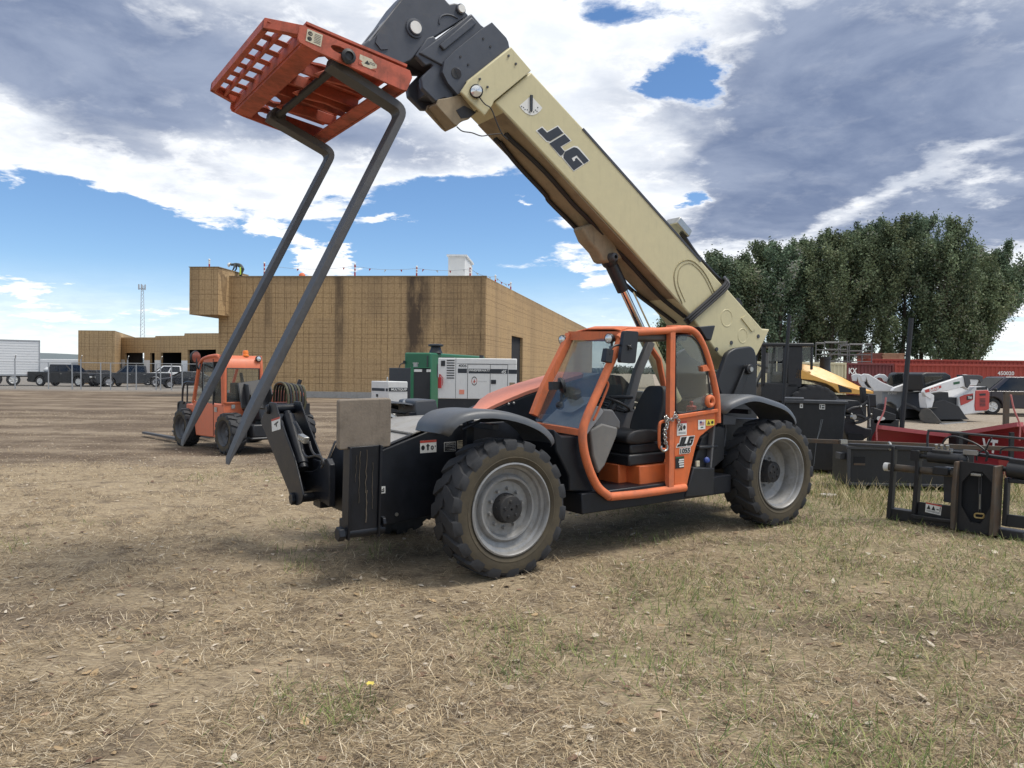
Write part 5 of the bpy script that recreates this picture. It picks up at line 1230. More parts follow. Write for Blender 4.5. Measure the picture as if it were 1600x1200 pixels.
def osb(name, stains=(), seed=0.0):
    """oriented strand board sheathing: flakes, sheet joints, nailing lines, rain streaks at given distances along the wall (local x)"""
    m, nt, b = nodes_of(name); N, L = nt.nodes.new, nt.links.new
    tc = N('ShaderNodeTexCoord'); sp = N('ShaderNodeSeparateXYZ'); L(tc.outputs['Object'], sp.inputs[0]); X, Z = sp.outputs[0], sp.outputs[2]
    def mth(op, a, b_=None, c=None, cl=False):
        n = N('ShaderNodeMath'); n.operation = op; n.use_clamp = cl
        for i, v in enumerate((a, b_, c)):
            if v is None: continue
            if isinstance(v, (int, float)): n.inputs[i].default_value = v
            else: L(v, n.inputs[i])
        return n.outputs[0]
    def noise(sc, det, ro, st=(1, 1, 1)):
        mp = N('ShaderNodeMapping'); mp.inputs['Scale'].default_value = st; mp.inputs['Location'].default_value = (seed, seed, seed); L(tc.outputs['Object'], mp.inputs[0])
        n = N('ShaderNodeTexNoise'); n.inputs['Scale'].default_value = sc; n.inputs['Detail'].default_value = det; n.inputs['Roughness'].default_value = ro; L(mp.outputs[0], n.inputs['Vector']); return n.outputs['Fac']
    def mix(f, a, c):
        n = N('ShaderNodeMix'); n.data_type = 'RGBA'
        if isinstance(f, float): n.inputs[0].default_value = f
        else: L(f, n.inputs[0])
        for i, v in ((6, a), (7, c)):
            if isinstance(v, tuple): n.inputs[i].default_value = (*v, 1)
            else: L(v, n.inputs[i])
        return n.outputs[2]
    def rng(a, lo, hi, o0=0, o1=1):
        n = N('ShaderNodeMapRange'); L(a, n.inputs[0])
        for i, v in ((1, lo), (2, hi), (3, o0), (4, o1)): n.inputs[i].default_value = v
        return n.outputs[0]
    base = mix(rng(noise(9, 8, .75), .32, .68), (.32, .205, .102), (.59, .420, .225))
    # whole sheets differ in tone
    cx, cz = mth('FLOOR', mth('DIVIDE', X, 1.22)), mth('FLOOR', mth('DIVIDE', Z, 2.44))
    cb = N('ShaderNodeCombineXYZ'); L(cx, cb.inputs[0]); L(cz, cb.inputs[1]); wn = N('ShaderNodeTexWhiteNoise'); L(cb.outputs[0], wn.inputs['Vector'])
    base = mix(mth('MULTIPLY', wn.outputs['Value'], .32), base, (.30, .215, .135))
    def line(u, per, w, off=0.0):
        return mth('LESS_THAN', mth('ABSOLUTE', mth('SUBTRACT', mth('FRACT', mth('ADD', mth('DIVIDE', u, per), off)), .5)), w / per / 2)
    jx = mth('MULTIPLY_ADD', noise(.9, 2, .5, (.05, 1, .3)), .07, X); jz = mth('MULTIPLY_ADD', noise(.9, 2, .5, (.3, 1, .05)), .07, Z)
    def strong(sc, lo): return rng(noise(sc, 3, .6), lo, lo + .14)
    ln = mth('MULTIPLY', line(jx, .406, .028), .75)
    ln = mth('MAXIMUM', ln, mth('MULTIPLY', line(jx, .71, .03, .3), strong(.7, .42)))
    ln = mth('MAXIMUM', ln, mth('MULTIPLY', line(jz, .61, .026), .8))
    ln = mth('MAXIMUM', ln, mth('MULTIPLY', line(jz, .43, .024, .4), strong(.6, .44)))
    ln = mth('MAXIMUM', ln, line(X, 1.22, .02)); ln = mth('MAXIMUM', ln, line(Z, 2.44, .03))
    ln = mth('MULTIPLY', ln, rng(noise(3, 4, .6), .25, .6,   .30, .85))
    col = mix(ln, base, (.12, .075, .04))
    for x0, w, a, z0 in stains:
        g = mth('EXPONENT', mth('MULTIPLY', mth('POWER', mth('ABSOLUTE', mth('DIVIDE', mth('SUBTRACT', X, x0), w)), 3.0), -1.0))
        g = mth('MULTIPLY', g, rng(noise(2.2, 6, .7, (1, 1, .35)), .30, .55, a * .25, a))
        if z0: g = mth('MULTIPLY', g, rng(Z, z0 - .8, z0 + .5))
        col = mix(mth('MINIMUM', g, 1.0), col, (.075, .055, .042))
    top = rng(Z, 6.7, 7.4); col = mix(mth('MULTIPLY', mth('MULTIPLY', top, rng(noise(1.5, 5, .6, (1, 1, .3)), .35, .65)), .45), col, (.11, .08, .055))
    L(col, b.inputs['Base Color']); b.inputs['Roughness'].default_value = .85; b.inputs['Specular IOR Level'].default_value = .2
    MATS[name] = m; return m

# ------------------------------------------------------------------ big sheathed building
def flat(v, z=0.0): return Vector((v.x, v.y, z))
Cc = flat(at(757, 600, 46)); Lc = flat(at(341, 600, 47.8)); Rd = Vector((.205, .979, 0)); Rc = Cc + Rd * 62
HB = at(757, 432, 46).z
fl = (Cc - Lc).length
def alongpx(px): # distance along front wall of a pixel column
    r = ray(px, 560); d = (Cc - Lc).normalized(); n = Vector((-d.y, d.x, 0)); t = (Lc.dot(n)) / r.dot(n); return (r * t - Lc).dot(d)
osb('osb_front', [(alongpx(653), .52, .95, 0), (alongpx(641), .28, .9, 0), (alongpx(668), .25, .5, 4.5), (alongpx(530), .35, .6, 3.2), (alongpx(528), .2, .5, 0), (alongpx(748), .75, .42, 0), (alongpx(418), .25, .5, 4.3), (alongpx(705), .8, .35, 3.4), (alongpx(585), .5, .25, 5)], 1.0)
osb('osb_side', [(3, .5, .2, 0), (16, 1.2, .2, 0)], 7.0)
bld = thing('building', 'large flat roofed building sheathed in bare tan strand board, under construction', 'building', Lc, math.atan2((Cc - Lc).y, (Cc - Lc).x))
bld.location.z = 0
b = MB(); b.b2((0, 0, .38), (fl, .2, HB)); o = b.done('front_wall', 'osb_front', bld)
b = MB(); b.b2((-.02, -.05, -.3), (fl + .03, .15, .378)); b.done('foundation', 'concrete', bld)
# right wall with a doorway
inv = Matrix.Rotation(-bld.rotation_euler.z, 3, 'Z'); rl = inv @ (Rc - Cc); ra = math.atan2(rl.y, rl.x)
def rightpx(px):
    r = ray(px, 560); n = Vector((-Rd.y, Rd.x, 0)); t = Cc.dot(n) / r.dot(n); return (r * t - Cc).dot(Rd)
d0, d1 = rightpx(799), rightpx(816.5)
zt = None
r = ray(799, 524); n_ = Vector((-Rd.y, Rd.x, 0)); zt = EYE + r.z * (Cc.dot(n_) / r.dot(n_))
vs, fs = plate_with_holes([(.2, 0), (62, 0), (62, HB), (.2, HB)], [[(d0, .02), (d1, .02), (d1, zt), (d0, zt)]])
b = MB()
V = [b.v((v.x, .2 * (v.z + .5), v.y)) for v in vs]
for f in fs: b.f([V[i] for i in f])
rw = b.done('right_wall', 'osb_side', bld, smooth=0); rw.location = (fl, 0, 0); rw.rotation_euler = (0, 0, ra)
b = MB(); b.b2((d0 - .8, .21, 0), (d1 + 25, 5, zt + .6)); 
bmesh.ops.reverse_faces(b.bm, faces=b.bm.faces); o = b.done('doorway', 'dark_inside', bld, recalc=False, smooth=0); o.location = (fl, 0, 0); o.rotation_euler = (0, 0, ra)
b = MB(); b.b2((0, .2, HB - 1.1), (fl, 61, HB - 1.0)); b.b2((-.0, .2, .0), (.2, 60, HB)); b.done('roof', 'white_wrap', bld)
b = MB()
for y in (.0,): b.b2((-.02, -.03, HB), (fl + .05, .24, HB + .05))
b.done('parapet_cap', 'cream_dark', bld)
# overhanging corner box
bx = thing_part = None
dB = 46.3
q0, q1 = at(293.5, 417, dB), at(341, 417, dB + .0); zb_, zt_ = at(293, 491, dB).z, q0.z
W_ = bld.rotation_euler.z
b = MB(); lw = inv @ (flat(q1) - Lc); lw0 = inv @ (flat(q0) - Lc)
osb('osb_box', [(.3, .3, .3, 0)], 3.0)
b.b2((0, 0, 0), ((lw - lw0).x, 4.0, zt_ - zb_)); bxo = b.done('corner_box', 'osb_box', bld); bxo.location = (lw0.x, lw.y, zb_)
b = MB(); b.b2((-.04, -.04, zt_ - zb_), ((lw - lw0).x + .04, 4.04, zt_ - zb_ + .04)); b.done('cap', 'cream_dark', bxo)
# roof edge safety posts with pennant line
mat('post_red', (.38, .03, .035), .5, var=.2); mat('pennant', (.55, .56, .55), .6, var=.3)
def guard_post(p, h, label):
    b = MB(); b.cyl(p - Vector((0, 0, .3)), p + Vector((0, 0, h)), .05, seg=8)
    o = b.done('guard_post', 'post_red'); tag(o, label, 'guard post', 'red guard posts along the roof edge')
    w = MB(); 
    for t in (.35, .62): w.cyl(p + Vector((0, 0, h * t)), p + Vector((0, 0, h * t + .10)), .052, seg=8)
    w.ball(p + Vector((0, 0, h)), .07, 8, 5); w.done('reflective_band', 'white_decal', o)
    return p + Vector((0, 0, h * .85))
fy = lambda px, py, dep: at(px, py, dep)
pts = []
for px, top, bot, dep, lb in ((327, 406, 416, 48.0, 'red guard post on top of the overhanging corner box'), (413, 411, 432, 49.0, 'red guard post on the roof edge between the raised forks and the bent worker'),
                              (554.5, 413, 432, 48.2, 'red guard post on the roof edge just right of the near fork'), (651, 417, 432, 47.2, 'red guard post on the roof edge above the dark rain streak'),
                              (734.5, 418, 432, 46.8, 'red guard post in front of the white rooftop unit'), (774, 431, 440, 51, 'red guard post nearest the building corner on the right wall'), (798, 442, 451, 56, 'second red guard post back along the right wall')):
    p = fy(px, bot, dep); t = fy(px, top, dep); pts.append(guard_post(p, t.z - p.z, lb))
line_pts = []
for a, c in zip(pts[1:], pts[2:]):
    for k in range(9):
        t = k / 8; q = a.lerp(c, t); q.z -= .5 * 4 * t * (1 - t) * min((c - a).length / 8, 1) * .6; line_pts.append(q)
b = MB(); b.mi = 1; b.tube(line_pts, .012, 4); b.mi = 0
for i, q in enumerate(line_pts):
    if i % 2: 
        s = random.uniform(-.1, .1); b.mi = 0 if i % 4 == 1 else 2
        b.prism([q + Vector((-.06, 0, 0)), q + Vector((.07, 0, 0)), q + Vector((.01 + s, .02, -.16))], (0, .01, 0))
tag(b.done('pennant_line', ['pennant', 'galvanised', 'post_red'], smooth=0), 'line of small pennants strung between the red posts along the roof edge', 'pennants')
# white rooftop unit
u0, u1, u2 = at(700, 428, 52), at(727, 428, 52), at(738, 428, 56)
b = MB(); zt2 = at(700, 400, 52).z; zl = HB - .95
b.prism([flat(u0, zl), flat(u1, zl), flat(u2, zl), flat(u2 + (u0 - u1), zl)], (0, 0, zt2 - zl))
ru = b.done('rooftop_unit', 'white_metal', bevel=.05); tag(ru, 'white boxy air handling unit standing on the flat roof', 'rooftop unit')
b = MB(); b.prism([flat(u0, zt2 - .02) + Vector((-.1, -.1, 0)), flat(u1, zt2 - .02) + Vector((.1, -.1, 0)), flat(u2, zt2 - .02) + Vector((.1, .1, 0)), flat(u2 + (u0 - u1), zt2 - .02) + Vector((-.1, .1, 0))], (0, 0, .12)); b.done('lid', 'white_wrap', ru)
b = MB(); b.prism([flat(u0, HB - .2) + Vector((-.2, -.3, 0)), flat(u1, HB - .2) + Vector((1.6, -.3, 0)), flat(u1, HB - .2) + Vector((1.6, 1, 0)), flat(u0, HB - .2) + Vector((-.2, 1, 0))], (0, 0, .42)); tag(b.done('insulation_stack', 'white_wrap', bevel=.03), 'low stack of white insulation boards beside the rooftop unit', 'insulation')
b = MB(); p = at(472, 431, 48.5); b.lathe([(.42, 0), (.40, .1), (.22, .14), (.2, .36), (.12, .46), (.01, .5)], p + Vector((0, 0, -.3)), (0, 0, 1), 16); mat('cone_orange', (.62, .14, .05), .6, var=.1)
tag(b.done('safety_cone', 'cone_orange'), 'squat orange safety cone standing on the roof between the forks', 'cone')

# ------------------------------------------------------------------ worker bent over on the roof
def worker():
    base = at(372, 432, 48.6); base.z = HB - .28
    s = 1.0
    sk = MB(); vs = {}
    J = {'pel': (0.28, 0, .92, .16), 'abd': (.14, 0, 1.12, .155), 'che': (-.10, 0, 1.22, .175), 'nek': (-.34, 0, 1.16, .075), 'hed': (-.47, 0, 1.10, .10),
         'hl': (.27, -.10, .88, .11), 'kl': (.20, -.13, .48, .075), 'al': (.30, -.13, .07, .05), 'tl': (.12, -.14, .03, .045),
         'hr': (.27, .10, .88, .11), 'kr': (.10, .14, .48, .075), 'ar': (.18, .15, .07, .05), 'tr': (.0, .16, .03, .045),
         'sl': (-.16, -.19, 1.18, .075), 'el': (-.20, -.24, .90, .05), 'wl': (-.34, -.18, .68, .035), 'fl': (-.40, -.16, .62, .03),
         'sr': (-.16, .19, 1.18, .075), 'er': (-.16, .26, .90, .05), 'wr': (-.30, .20, .70, .035), 'fr': (-.36, .18, .64, .03)}
    E_ = ['pel abd', 'abd che', 'che nek', 'nek hed', 'pel hl', 'hl kl', 'kl al', 'al tl', 'pel hr', 'hr kr', 'kr ar', 'ar tr', 'che sl', 'sl el', 'el wl', 'wl fl', 'che sr', 'sr er', 'er wr', 'wr fr']
    me = bpy.data.meshes.new('person'); names = list(J); me.from_pydata([J[k][:3] for k in names], [[names.index(a) for a in e.split()] for e in E_], [])
    o = bpy.data.objects.new('person', me); COL.objects.link(o); o.modifiers.new('skin', 'SKIN'); ss_ = o.modifiers.new('sub', 'SUBSURF'); ss_.levels = 2; ss_.render_levels = 2
    for k, d in zip(names, me.skin_vertices[0].data): d.radius = (J[k][3], J[k][3]); d.use_root = (k == 'pel')
    m, nt, bb = nodes_of('worker_clothes'); tc = nt.nodes.new('ShaderNodeTexCoord'); sp = nt.nodes.new('ShaderNodeSeparateXYZ'); nt.links.new(tc.outputs['Object'], sp.inputs[0])
    cr = nt.nodes.new('ShaderNodeValToRGB'); cr.color_ramp.interpolation = 'CONSTANT'
    cr.color_ramp.elements[0].color = (.05, .045, .04, 1); cr.color_ramp.elements[1].position = .08; cr.color_ramp.elements[1].color = (.022, .026, .035, 1)
    e = cr.color_ramp.elements.new(.94); e.color = (.10, .115, .12, 1)
    nt.links.new(sp.outputs[2], cr.inputs[0]); nt.links.new(cr.outputs[0], bb.inputs['Base Color']); bb.inputs['Roughness'].default_value = .9
    me.materials.append(m); o.location = base; o.rotation_euler = (0, 0, R(8))
    tag(o, 'person in grey shirt and white hard hat bending over on the roof edge', 'person')
    h = MB(); h.M = Matrix.Translation((-.50, 0, 1.11)) @ Matrix.Rotation(R(-62), 4, 'Y')
    h.lathe([(.165, 0), (.14, .02), (.135, .06), (.10, .12), (.04, .15), (.004, .152)], (0, 0, 0), (0, 0, 1), 16); h.done('hard_hat', 'white_decal', o)
    v = MB(); mat('hi_vis', (.45, .62, .06), .6, var=.1)
    for y in (-.15,): v.tube([(.16, y, .98), (.17, y - .035, .8), (.17, y - .06, .5)], [.05, .055, .045], 8)
    v.done('hi_vis_flap', 'hi_vis', o)
worker()

# ------------------------------------------------------------------ far wing
dW = 80.0
def wing():
    A = flat(at(178, 600, dW)); B = flat(at(345, 600, dW - 6)); ang = math.atan2((B - A).y, (B - A).x); Lw = (B - A).length
    wg = thing('building', 'low tan sheathed building wing with open garage bays behind the parked cars', 'building', A, ang)
    d = (B - A).normalized(); n = Vector((-d.y, d.x, 0))
    def uv(p):
        r = ray(*Z1(*p)); t = A.dot(n) / r.dot(n); q = r * t; return ((q - A).dot(d), EYE + q.z)
    top = [uv(p) for p in ((700, 485), (922, 484), (926, 476), (1096, 474), (1099, 460), (1300, 459))]
    holes = [[uv(p) for p in h] for h in ([(743, 576), (858, 576), (858, 690), (743, 690)], [(893, 577), (921, 577), (921, 700), (893, 700)], [(958, 575), (1080, 574), (1080, 680), (958, 680)], [(1117, 558), (1286, 556), (1286, 690), (1117, 690)])]
    holes = [[(u, max(z, .1)) for u, z in h] for h in holes]
    vs, fs = plate_with_holes([(-.3, -.2), (Lw, -.2), (Lw, top[-1][1])] + top[::-1] + [(-.3, top[0][1])], holes)
    b = MB(); V = [b.v((v.x, .25 * (v.z + .5), v.y)) for v in vs]
    for f in fs: b.f([V[i] for i in f])
    osb('osb_far', [], 11.0); b.done('wall', 'osb_far', wg, smooth=0)
    b = MB()
    for h, dep in ((holes[1], 5), (holes[2], 6), (holes[3], 4)):
        us = [p[0] for p in h]; b.b2((min(us) - .5, dep, 0), (max(us) + .5, dep + .1, h[0][1] + .4)); b.b2((min(us) - .5, .26, h[0][1] + .3), (max(us) + .5, dep, h[0][1] + .4)); b.b2((min(us) - .55, .26, 0), (min(us) - .45, dep, h[0][1] + .4)); b.b2((max(us) + .45, .26, 0), (max(us) + .55, dep, h[0][1] + .4))
    us = [p[0] for p in holes[0]]; w0 = min(us); w1 = max(us); b.b2((w0 - .5, .5, 0), (w0 + (w1 - w0) * .68, .6, holes[0][0][1] + .35)); b.b2((w0 + (w1 - w0) * .68, .5, 0), (w1 + .5, .6, 1.6)); b.b2((w0 - .5, .26, holes[0][0][1] + .3), (w1 + .5, 5, holes[0][0][1] + .4))
    b.done('bay_interior', 'dark_inside', wg, smooth=0)
    b = MB()
    for x0, y0, x1, y1 in ((600, 615, 742, 700), (859, 620, 892, 700), (922, 620, 957, 700), (1081, 622, 1116, 700)):
        p, q = uv((x0, y0)), uv((x1, y1)); b.b2((p[0], -.03, -.1), (q[0], -.003, p[1]))
    b.done('house_wrap', 'white_wrap', wg, smooth=0)
    b = MB(); p, q = uv((700, 643)), uv((726, 672)); b.b2((p[0], -.06, q[1]), (q[0], -.034, p[1])); b.done('opening', 'dark_inside', wg)
    # taller block at the left end
    blk = MB(); p0, p1, p2 = flat(at(122, 600, dW - 5), -.2), flat(at(179, 600, dW - 5), -.2), flat(at(217, 600, dW + 16), -.2); zt = at(122, 516, dW - 5).z
    to = Matrix.Translation(A) @ Matrix.Rotation(ang, 4, 'Z'); ti = to.inverted()
    blk.prism([ti @ p0, ti @ p1, ti @ p2, ti @ (p2 + (p0 - p1))], (0, 0, zt + .2)); blk.done('end_block', 'osb_far', wg)
    b = MB(); b.b2((0, .3, top[0][1] - .6), (Lw, 18, top[0][1] - .5)); b.b2((-.1, 16, top[0][1] - .6), (9, 16.4, top[0][1] + .75)); b.done('roof', 'white_wrap', wg)
wing()
# lattice mast
def mast():
    D = 240; c = flat(at(221.3, 600, D)); zt = at(221.3, 446, D).z; zb = 0
    m = thing('lattice_mast', 'tall slender grey lattice radio mast behind the far wing', 'mast', c)
    b = MB(); rb, rt = 1.1, .42
    leg = lambda k, z: Vector(((rb + (rt - rb) * z / zt) * math.cos(2.1 * k + .4), (rb + (rt - rb) * z / zt) * math.sin(2.1 * k + .4), z))
    for k in range(3): b.tube([leg(k, 0), leg(k, zt)], .07, 5)
    n = 24
    for i in range(n):
        z0, z1 = zt * i / n, zt * (i + 1) / n
        for k in range(3): b.tube([leg(k, z0), leg(k + 1, z1)], .035, 4); b.tube([leg(k, z1), leg(k + 1, z0)], .035, 4)
    b.done('lattice', 'tower_steel', m)
    b = MB()
    for k in range(6): b.box(Vector((1.0 * math.cos(k), 1.0 * math.sin(k), zt - .5)), (.3, .2, 1.6))
    b.lathe([(1.0, zt - 1.1), (1.05, zt - 1.0), (.95, zt - 1.0)], (0, 0, 0), (0, 0, 1), 14); b.done('antenna', 'tower_steel', m)
mast()

# ------------------------------------------------------------------ road vehicles
mat('car_black', (.007, .008, .010), .32, coat=.15, spec=.4, var=.1)
mat('car_grey', (.028, .031, .036), .34, coat=.2, spec=.4, var=.1)
mat('car_white', (.68, .69, .70), .3, coat=.5, dirt=(.4, .37, .33), amt=.15, var=.04)
mat('car_navy', (.012, .015, .022), .32, coat=.2, spec=.4, var=.1)
mat('car_trim', (.02, .02, .022), .6, var=.2); mat('lamp_red', (.35, .015, .01), .3, var=.1); mat('tyre_far', (.022, .022, .023), .85, var=.2); mat('alloy', (.42, .42, .43), .35, metal=.6, var=.1)
glass('car_glass', (.05, .06, .065), .15)

def road_wheel(parent, x, y, r, w, s, rimm='alloy'):
    b = MB(); h = w / 2
    b.lathe([(r * .62, h * .9), (r * .8, h), (r * .95, h * .92), (r, h * .6), (r, -h * .6), (r * .95, -h * .92), (r * .6, -h)], (0, 0, 0), (0, s, 0), 24)
    o = b.done('wheel', 'tyre_far', parent); o.location = (x, y, r)
    c = MB(); c.lathe([(r * .63, h * .85), (r * .58, h * .75), (r * .5, h * .55), (r * .2, h * .6), (r * .16, h * .8), (.005, h * .82)], (0, 0, 0), (0, s, 0), 24)
    for k in range(5):
        a = 1.2566 * k; c.tube([(r * .15 * math.cos(a), s * h * .8, r * .15 * math.sin(a)), (r * .57 * math.cos(a), s * h * .78, r * .57 * math.sin(a))], r * .075, 6)
    c.done('rim', rimm, o)
def vehicle(name, label, cat, loc, rz, Lh, W, side, green, wheels, paint, r=.38, lamps=True, bed=None, grille=True, group=None, z=0, rimm='alloy'):
    """side: upper outline of the lower body (x,z) front to back; green: [(x_front,x_back,z)] sections of the glasshouse bottom->top"""
    t = thing(name, label, cat, (loc[0], loc[1], z), rz, group)
    z0 = .30; out = list(side)
    low = []
    xs = sorted(wheels)                                              # arches back to front along the underside
    low.append((side[-1][0] + .02, z0 + .05))
    for xw in xs:
        rr = r + .08; a0 = math.asin(min((z0 - r) / rr, .9)); n = 9
        for k in range(n + 1):
            a = math.pi - a0 - (math.pi - 2 * a0) * k / n; low.append((xw + rr * math.cos(a), r + rr * math.sin(a)))
    low.append((side[0][0] - .02, z0 + .05))
    b = MB(); b.xz(out + low, -W / 2, W / 2)
    if bed:                                                          # open load bed
        x0, x1, zf = bed
        b.b2((x1, -W / 2 + .02, zf), (x0, -W / 2 + .09, side[-1][1] + .012)); b.b2((x1, W / 2 - .09, zf), (x0, W / 2 - .02, side[-1][1] + .012)); b.b2((x1, -W / 2 + .09, zf), (x1 + .07, W / 2 - .09, side[-1][1] + .01))
    body = b.done('body', paint, t, bevel=.045, seg=3)
    b = MB()
    rs = []
    for xf, xb, zz, ww in green: rs.append([(xf, -ww / 2, zz), (xf, ww / 2, zz), (xb, ww / 2, zz), (xb, -ww / 2, zz)])
    b.rings(rs); b.done('cabin', paint, t, bevel=.05, seg=3)
    (xf0, xb0, z0_, w0), (xf1, xb1, z1_, w1) = green[0], green[1]
    e = lambda xf, xb, t_: xf + (xb - xf) * t_
    L1 = lambda p, q, t_: p + (q - p) * t_
    g = MB(); s0, s1 = .10, .90                                       # windscreen, rear glass, side glass just proud of the cabin
    lo = [L1(xf0, xf1, s0), L1(w0, w1, s0) / 2 * .9, L1(z0_, z1_, s0)]; hi = [L1(xf0, xf1, s1), L1(w0, w1, s1) / 2 * .9, L1(z0_, z1_, s1)]
    g.prism([(lo[0], -lo[1], lo[2]), (lo[0], lo[1], lo[2]), (hi[0], hi[1], hi[2]), (hi[0], -hi[1], hi[2])], (.025, 0, .012)); g.done('windscreen', 'car_glass', t, smooth=0)
    g = MB(); lo[0], hi[0] = L1(xb0, xb1, s0), L1(xb0, xb1, s1)
    g.prism([(lo[0], -lo[1], lo[2]), (lo[0], lo[1], lo[2]), (hi[0], hi[1], hi[2]), (hi[0], -hi[1], hi[2])], (-.025, 0, .012)); g.done('rear_window', 'car_glass', t, smooth=0)
    for s in (1, -1):
        for f0, f1 in ((.07, .47), (.53, .93)):
            P = []
            for f, v in ((f0, s0), (f1, s0), (f1, s1), (f0, s1)):
                xa, xb = L1(xf0, xf1, v), L1(xb0, xb1, v); P.append((L1(xa, xb, f), s * (L1(w0, w1, v) / 2), L1(z0_, z1_, v)))
            g = MB(); g.prism(P, (0, s * .015, 0)); g.done('side_window', 'car_glass', t, smooth=0)
        zt_b = side[-1][1]
        q = MB()
        for xs_ in (xf0 - .12, L1(xf0, xb0, .5), xb0 + .12): q.box((xs_, s * (W / 2 + .001), (zt_b + .48) / 2), (.015, .012, zt_b - .56))
        q.done('door_seam', 'dark_inside', body, smooth=0)
        for xs_ in (L1(xf0, xb0, .44), L1(xf0, xb0, .92)): q = MB(); q.box((xs_, s * (W / 2 + .012), zt_b - .14), (.16, .03, .04)); q.done('door_handle', 'zinc', body)
        q = MB(); q.box((xf0 - .25, s * (W / 2 + .10), z0_ + .08), (.10, .18, .15)); q.done('mirror', 'car_trim', t, bevel=.03)
    fx, rx = side[0][0], side[-1][0]; zf = side[0][1]
    if lamps:
        for s in (1, -1):
            h = MB(); h.box((fx + .0, s * (W / 2 - .2), zf - .14), (.06, .30, .16)); h.done('headlight', 'lamp_lens', t, bevel=.02)
            h = MB(); h.box((rx - .0, s * (W / 2 - .12), side[-1][1] - .2), (.06, .14, .3)); h.done('tail_light', 'lamp_red', t, bevel=.02)
    if grille:
        h = MB(); h.box((fx + .0, 0, zf - .2), (.05, W * .56, .26)); h.done('grille', 'car_trim', t, bevel=.02)
    h = MB(); h.box((fx + .03, 0, .50), (.16, W * .94, .22)); h.done('bumper', 'car_trim', t, bevel=.04)
    h = MB(); h.box((rx - .03, 0, .52), (.16, W * .94, .20)); h.done('bumper', 'car_trim', t, bevel=.04)
    for xw in wheels:
        for s in (1, -1): road_wheel(t, xw, s * (W / 2 - .14), r, .26, s, rimm)
    return t
PK_side = [(2.85, 1.02), (2.78, 1.14), (1.35, 1.24), (1.2, 1.26), (-.95, 1.26), (-2.9, 1.26), (-2.95, .7)]
PK_side = [(2.88, .95), (2.80, 1.13), (1.25, 1.22), (-2.9, 1.22)]
PK_green = [(1.3, -1.05, 1.2, 1.86), (.55, -.95, 1.86, 1.60)]
CAR_side = [(2.25, .62), (2.15, .74), (1.05, .93), (-1.6, .98), (-2.25, .95)]
CAR_green = [(1.15, -1.75, .93, 1.66), (.30, -1.0, 1.40, 1.28)]
def gpt(px, py): return on_ground(px, py)
def park(px, dep): return flat(at(px, 600, dep))
t = vehicle('pickup_truck', 'black pickup truck with pale cargo in its bed, parked by the white trailer', 'truck', park(104, 66), R(-8), 5.8, 2.0, PK_side, PK_green, (1.85, -1.75), 'car_black', .42, rimm='white_metal')
b = MB(); b.ball((-1.9, .3, 1.35), .38, 10, 7, (1.2, 1, .7)); b.ball((-1.2, -.2, 1.38), .33, 10, 7, (1, 1, .8)); o = b.done('cargo_sacks', 'white_wrap'); o.matrix_world = Matrix.Translation(park(104, 66)) @ Matrix.Rotation(R(-8), 4, 'Z'); tag(o, 'pale bulging sacks lying in the bed of the black pickup', 'cargo')
vehicle('parked_car', 'dark sedan parked between the black pickup and the grey pickup', 'car', park(156, 68), R(-25), 4.5, 1.8, CAR_side, CAR_green, (1.4, -1.4), 'car_black', .33)
vehicle('pickup_truck', 'dark grey pickup truck facing left with its grille towards the fence', 'truck', park(208, 67), R(207), 5.8, 2.0, PK_side, PK_green, (1.85, -1.75), 'car_grey', .42)
vehicle('pickup_truck', 'white pickup truck parked in front of the dark garage bay', 'truck', park(264, 73), R(208), 5.9, 2.05, PK_side, PK_green, (1.85, -1.75), 'car_white', .43)
vehicle('parked_car', 'dark car with a bright windscreen parked just left of the small orange telehandler', 'car', park(291, 65), R(212), 4.5, 1.8, CAR_side, CAR_green, (1.4, -1.4), 'car_navy', .33)
# semi trailer
def trailer():
    D = 66; c = flat(at(62, 600, D)); t = thing('semi_trailer', 'long white box semi trailer parked at the left edge', 'trailer', c, R(33))
    zt, zb = at(62, 532, D).z, at(62, 587, D).z
    b = MB(); b.b2((-15, 0, zb), (0, 2.5, zt)); b.done('box', 'trailer_white', t, bevel=.04)
    b = MB()
    for z in np.arange(zb + .3, zt - .1, .22): b.b2((-14.9, -.008, z), (-.08, -.001, z + .02))
    b.b2((-15, -.03, zt - .10), (.02, -.002, zt + .01)); b.b2((-15, -.03, zb - .02), (.02, -.002, zb + .12)); b.b2((-.06, -.03, zb), (.03, -.002, zt)); b.done('rail', 'galvanised', t)
    b = MB(); b.b2((-13, .5, .75), (-.1, 2.0, zb - .02)); b.b2((-.2, .1, .5), (-.08, 2.4, .62)); b.b2((-.2, .5, .5), (-.1, .6, 1)); b.done('frame', 'car_trim', t)
    for x in (-1.9, -3.2):
        for y, s in ((.16, -1), (2.34, 1)): road_wheel(t, x, y, .52, .3, s, 'white_metal')
trailer()
b = MB(); p, q = at(62, 560, 90), at(130, 560, 90); b.b2((p.x, 90, 0), (q.x, 93, at(62, 561, 90).z)); o = b.done('storage_trailer', 'trailer_white', bevel=.05)
tag(o, 'low pale storage trailer behind the black pickup', 'trailer')
b = MB(); b.b2((p.x + .2, 89.97, .9), (q.x - .2, 89.99, 1.0)); b.b2((q.x - 1.2, 89.96, .3), (q.x - .3, 89.99, 2.2)); b.done('trim', 'galvanised', o)
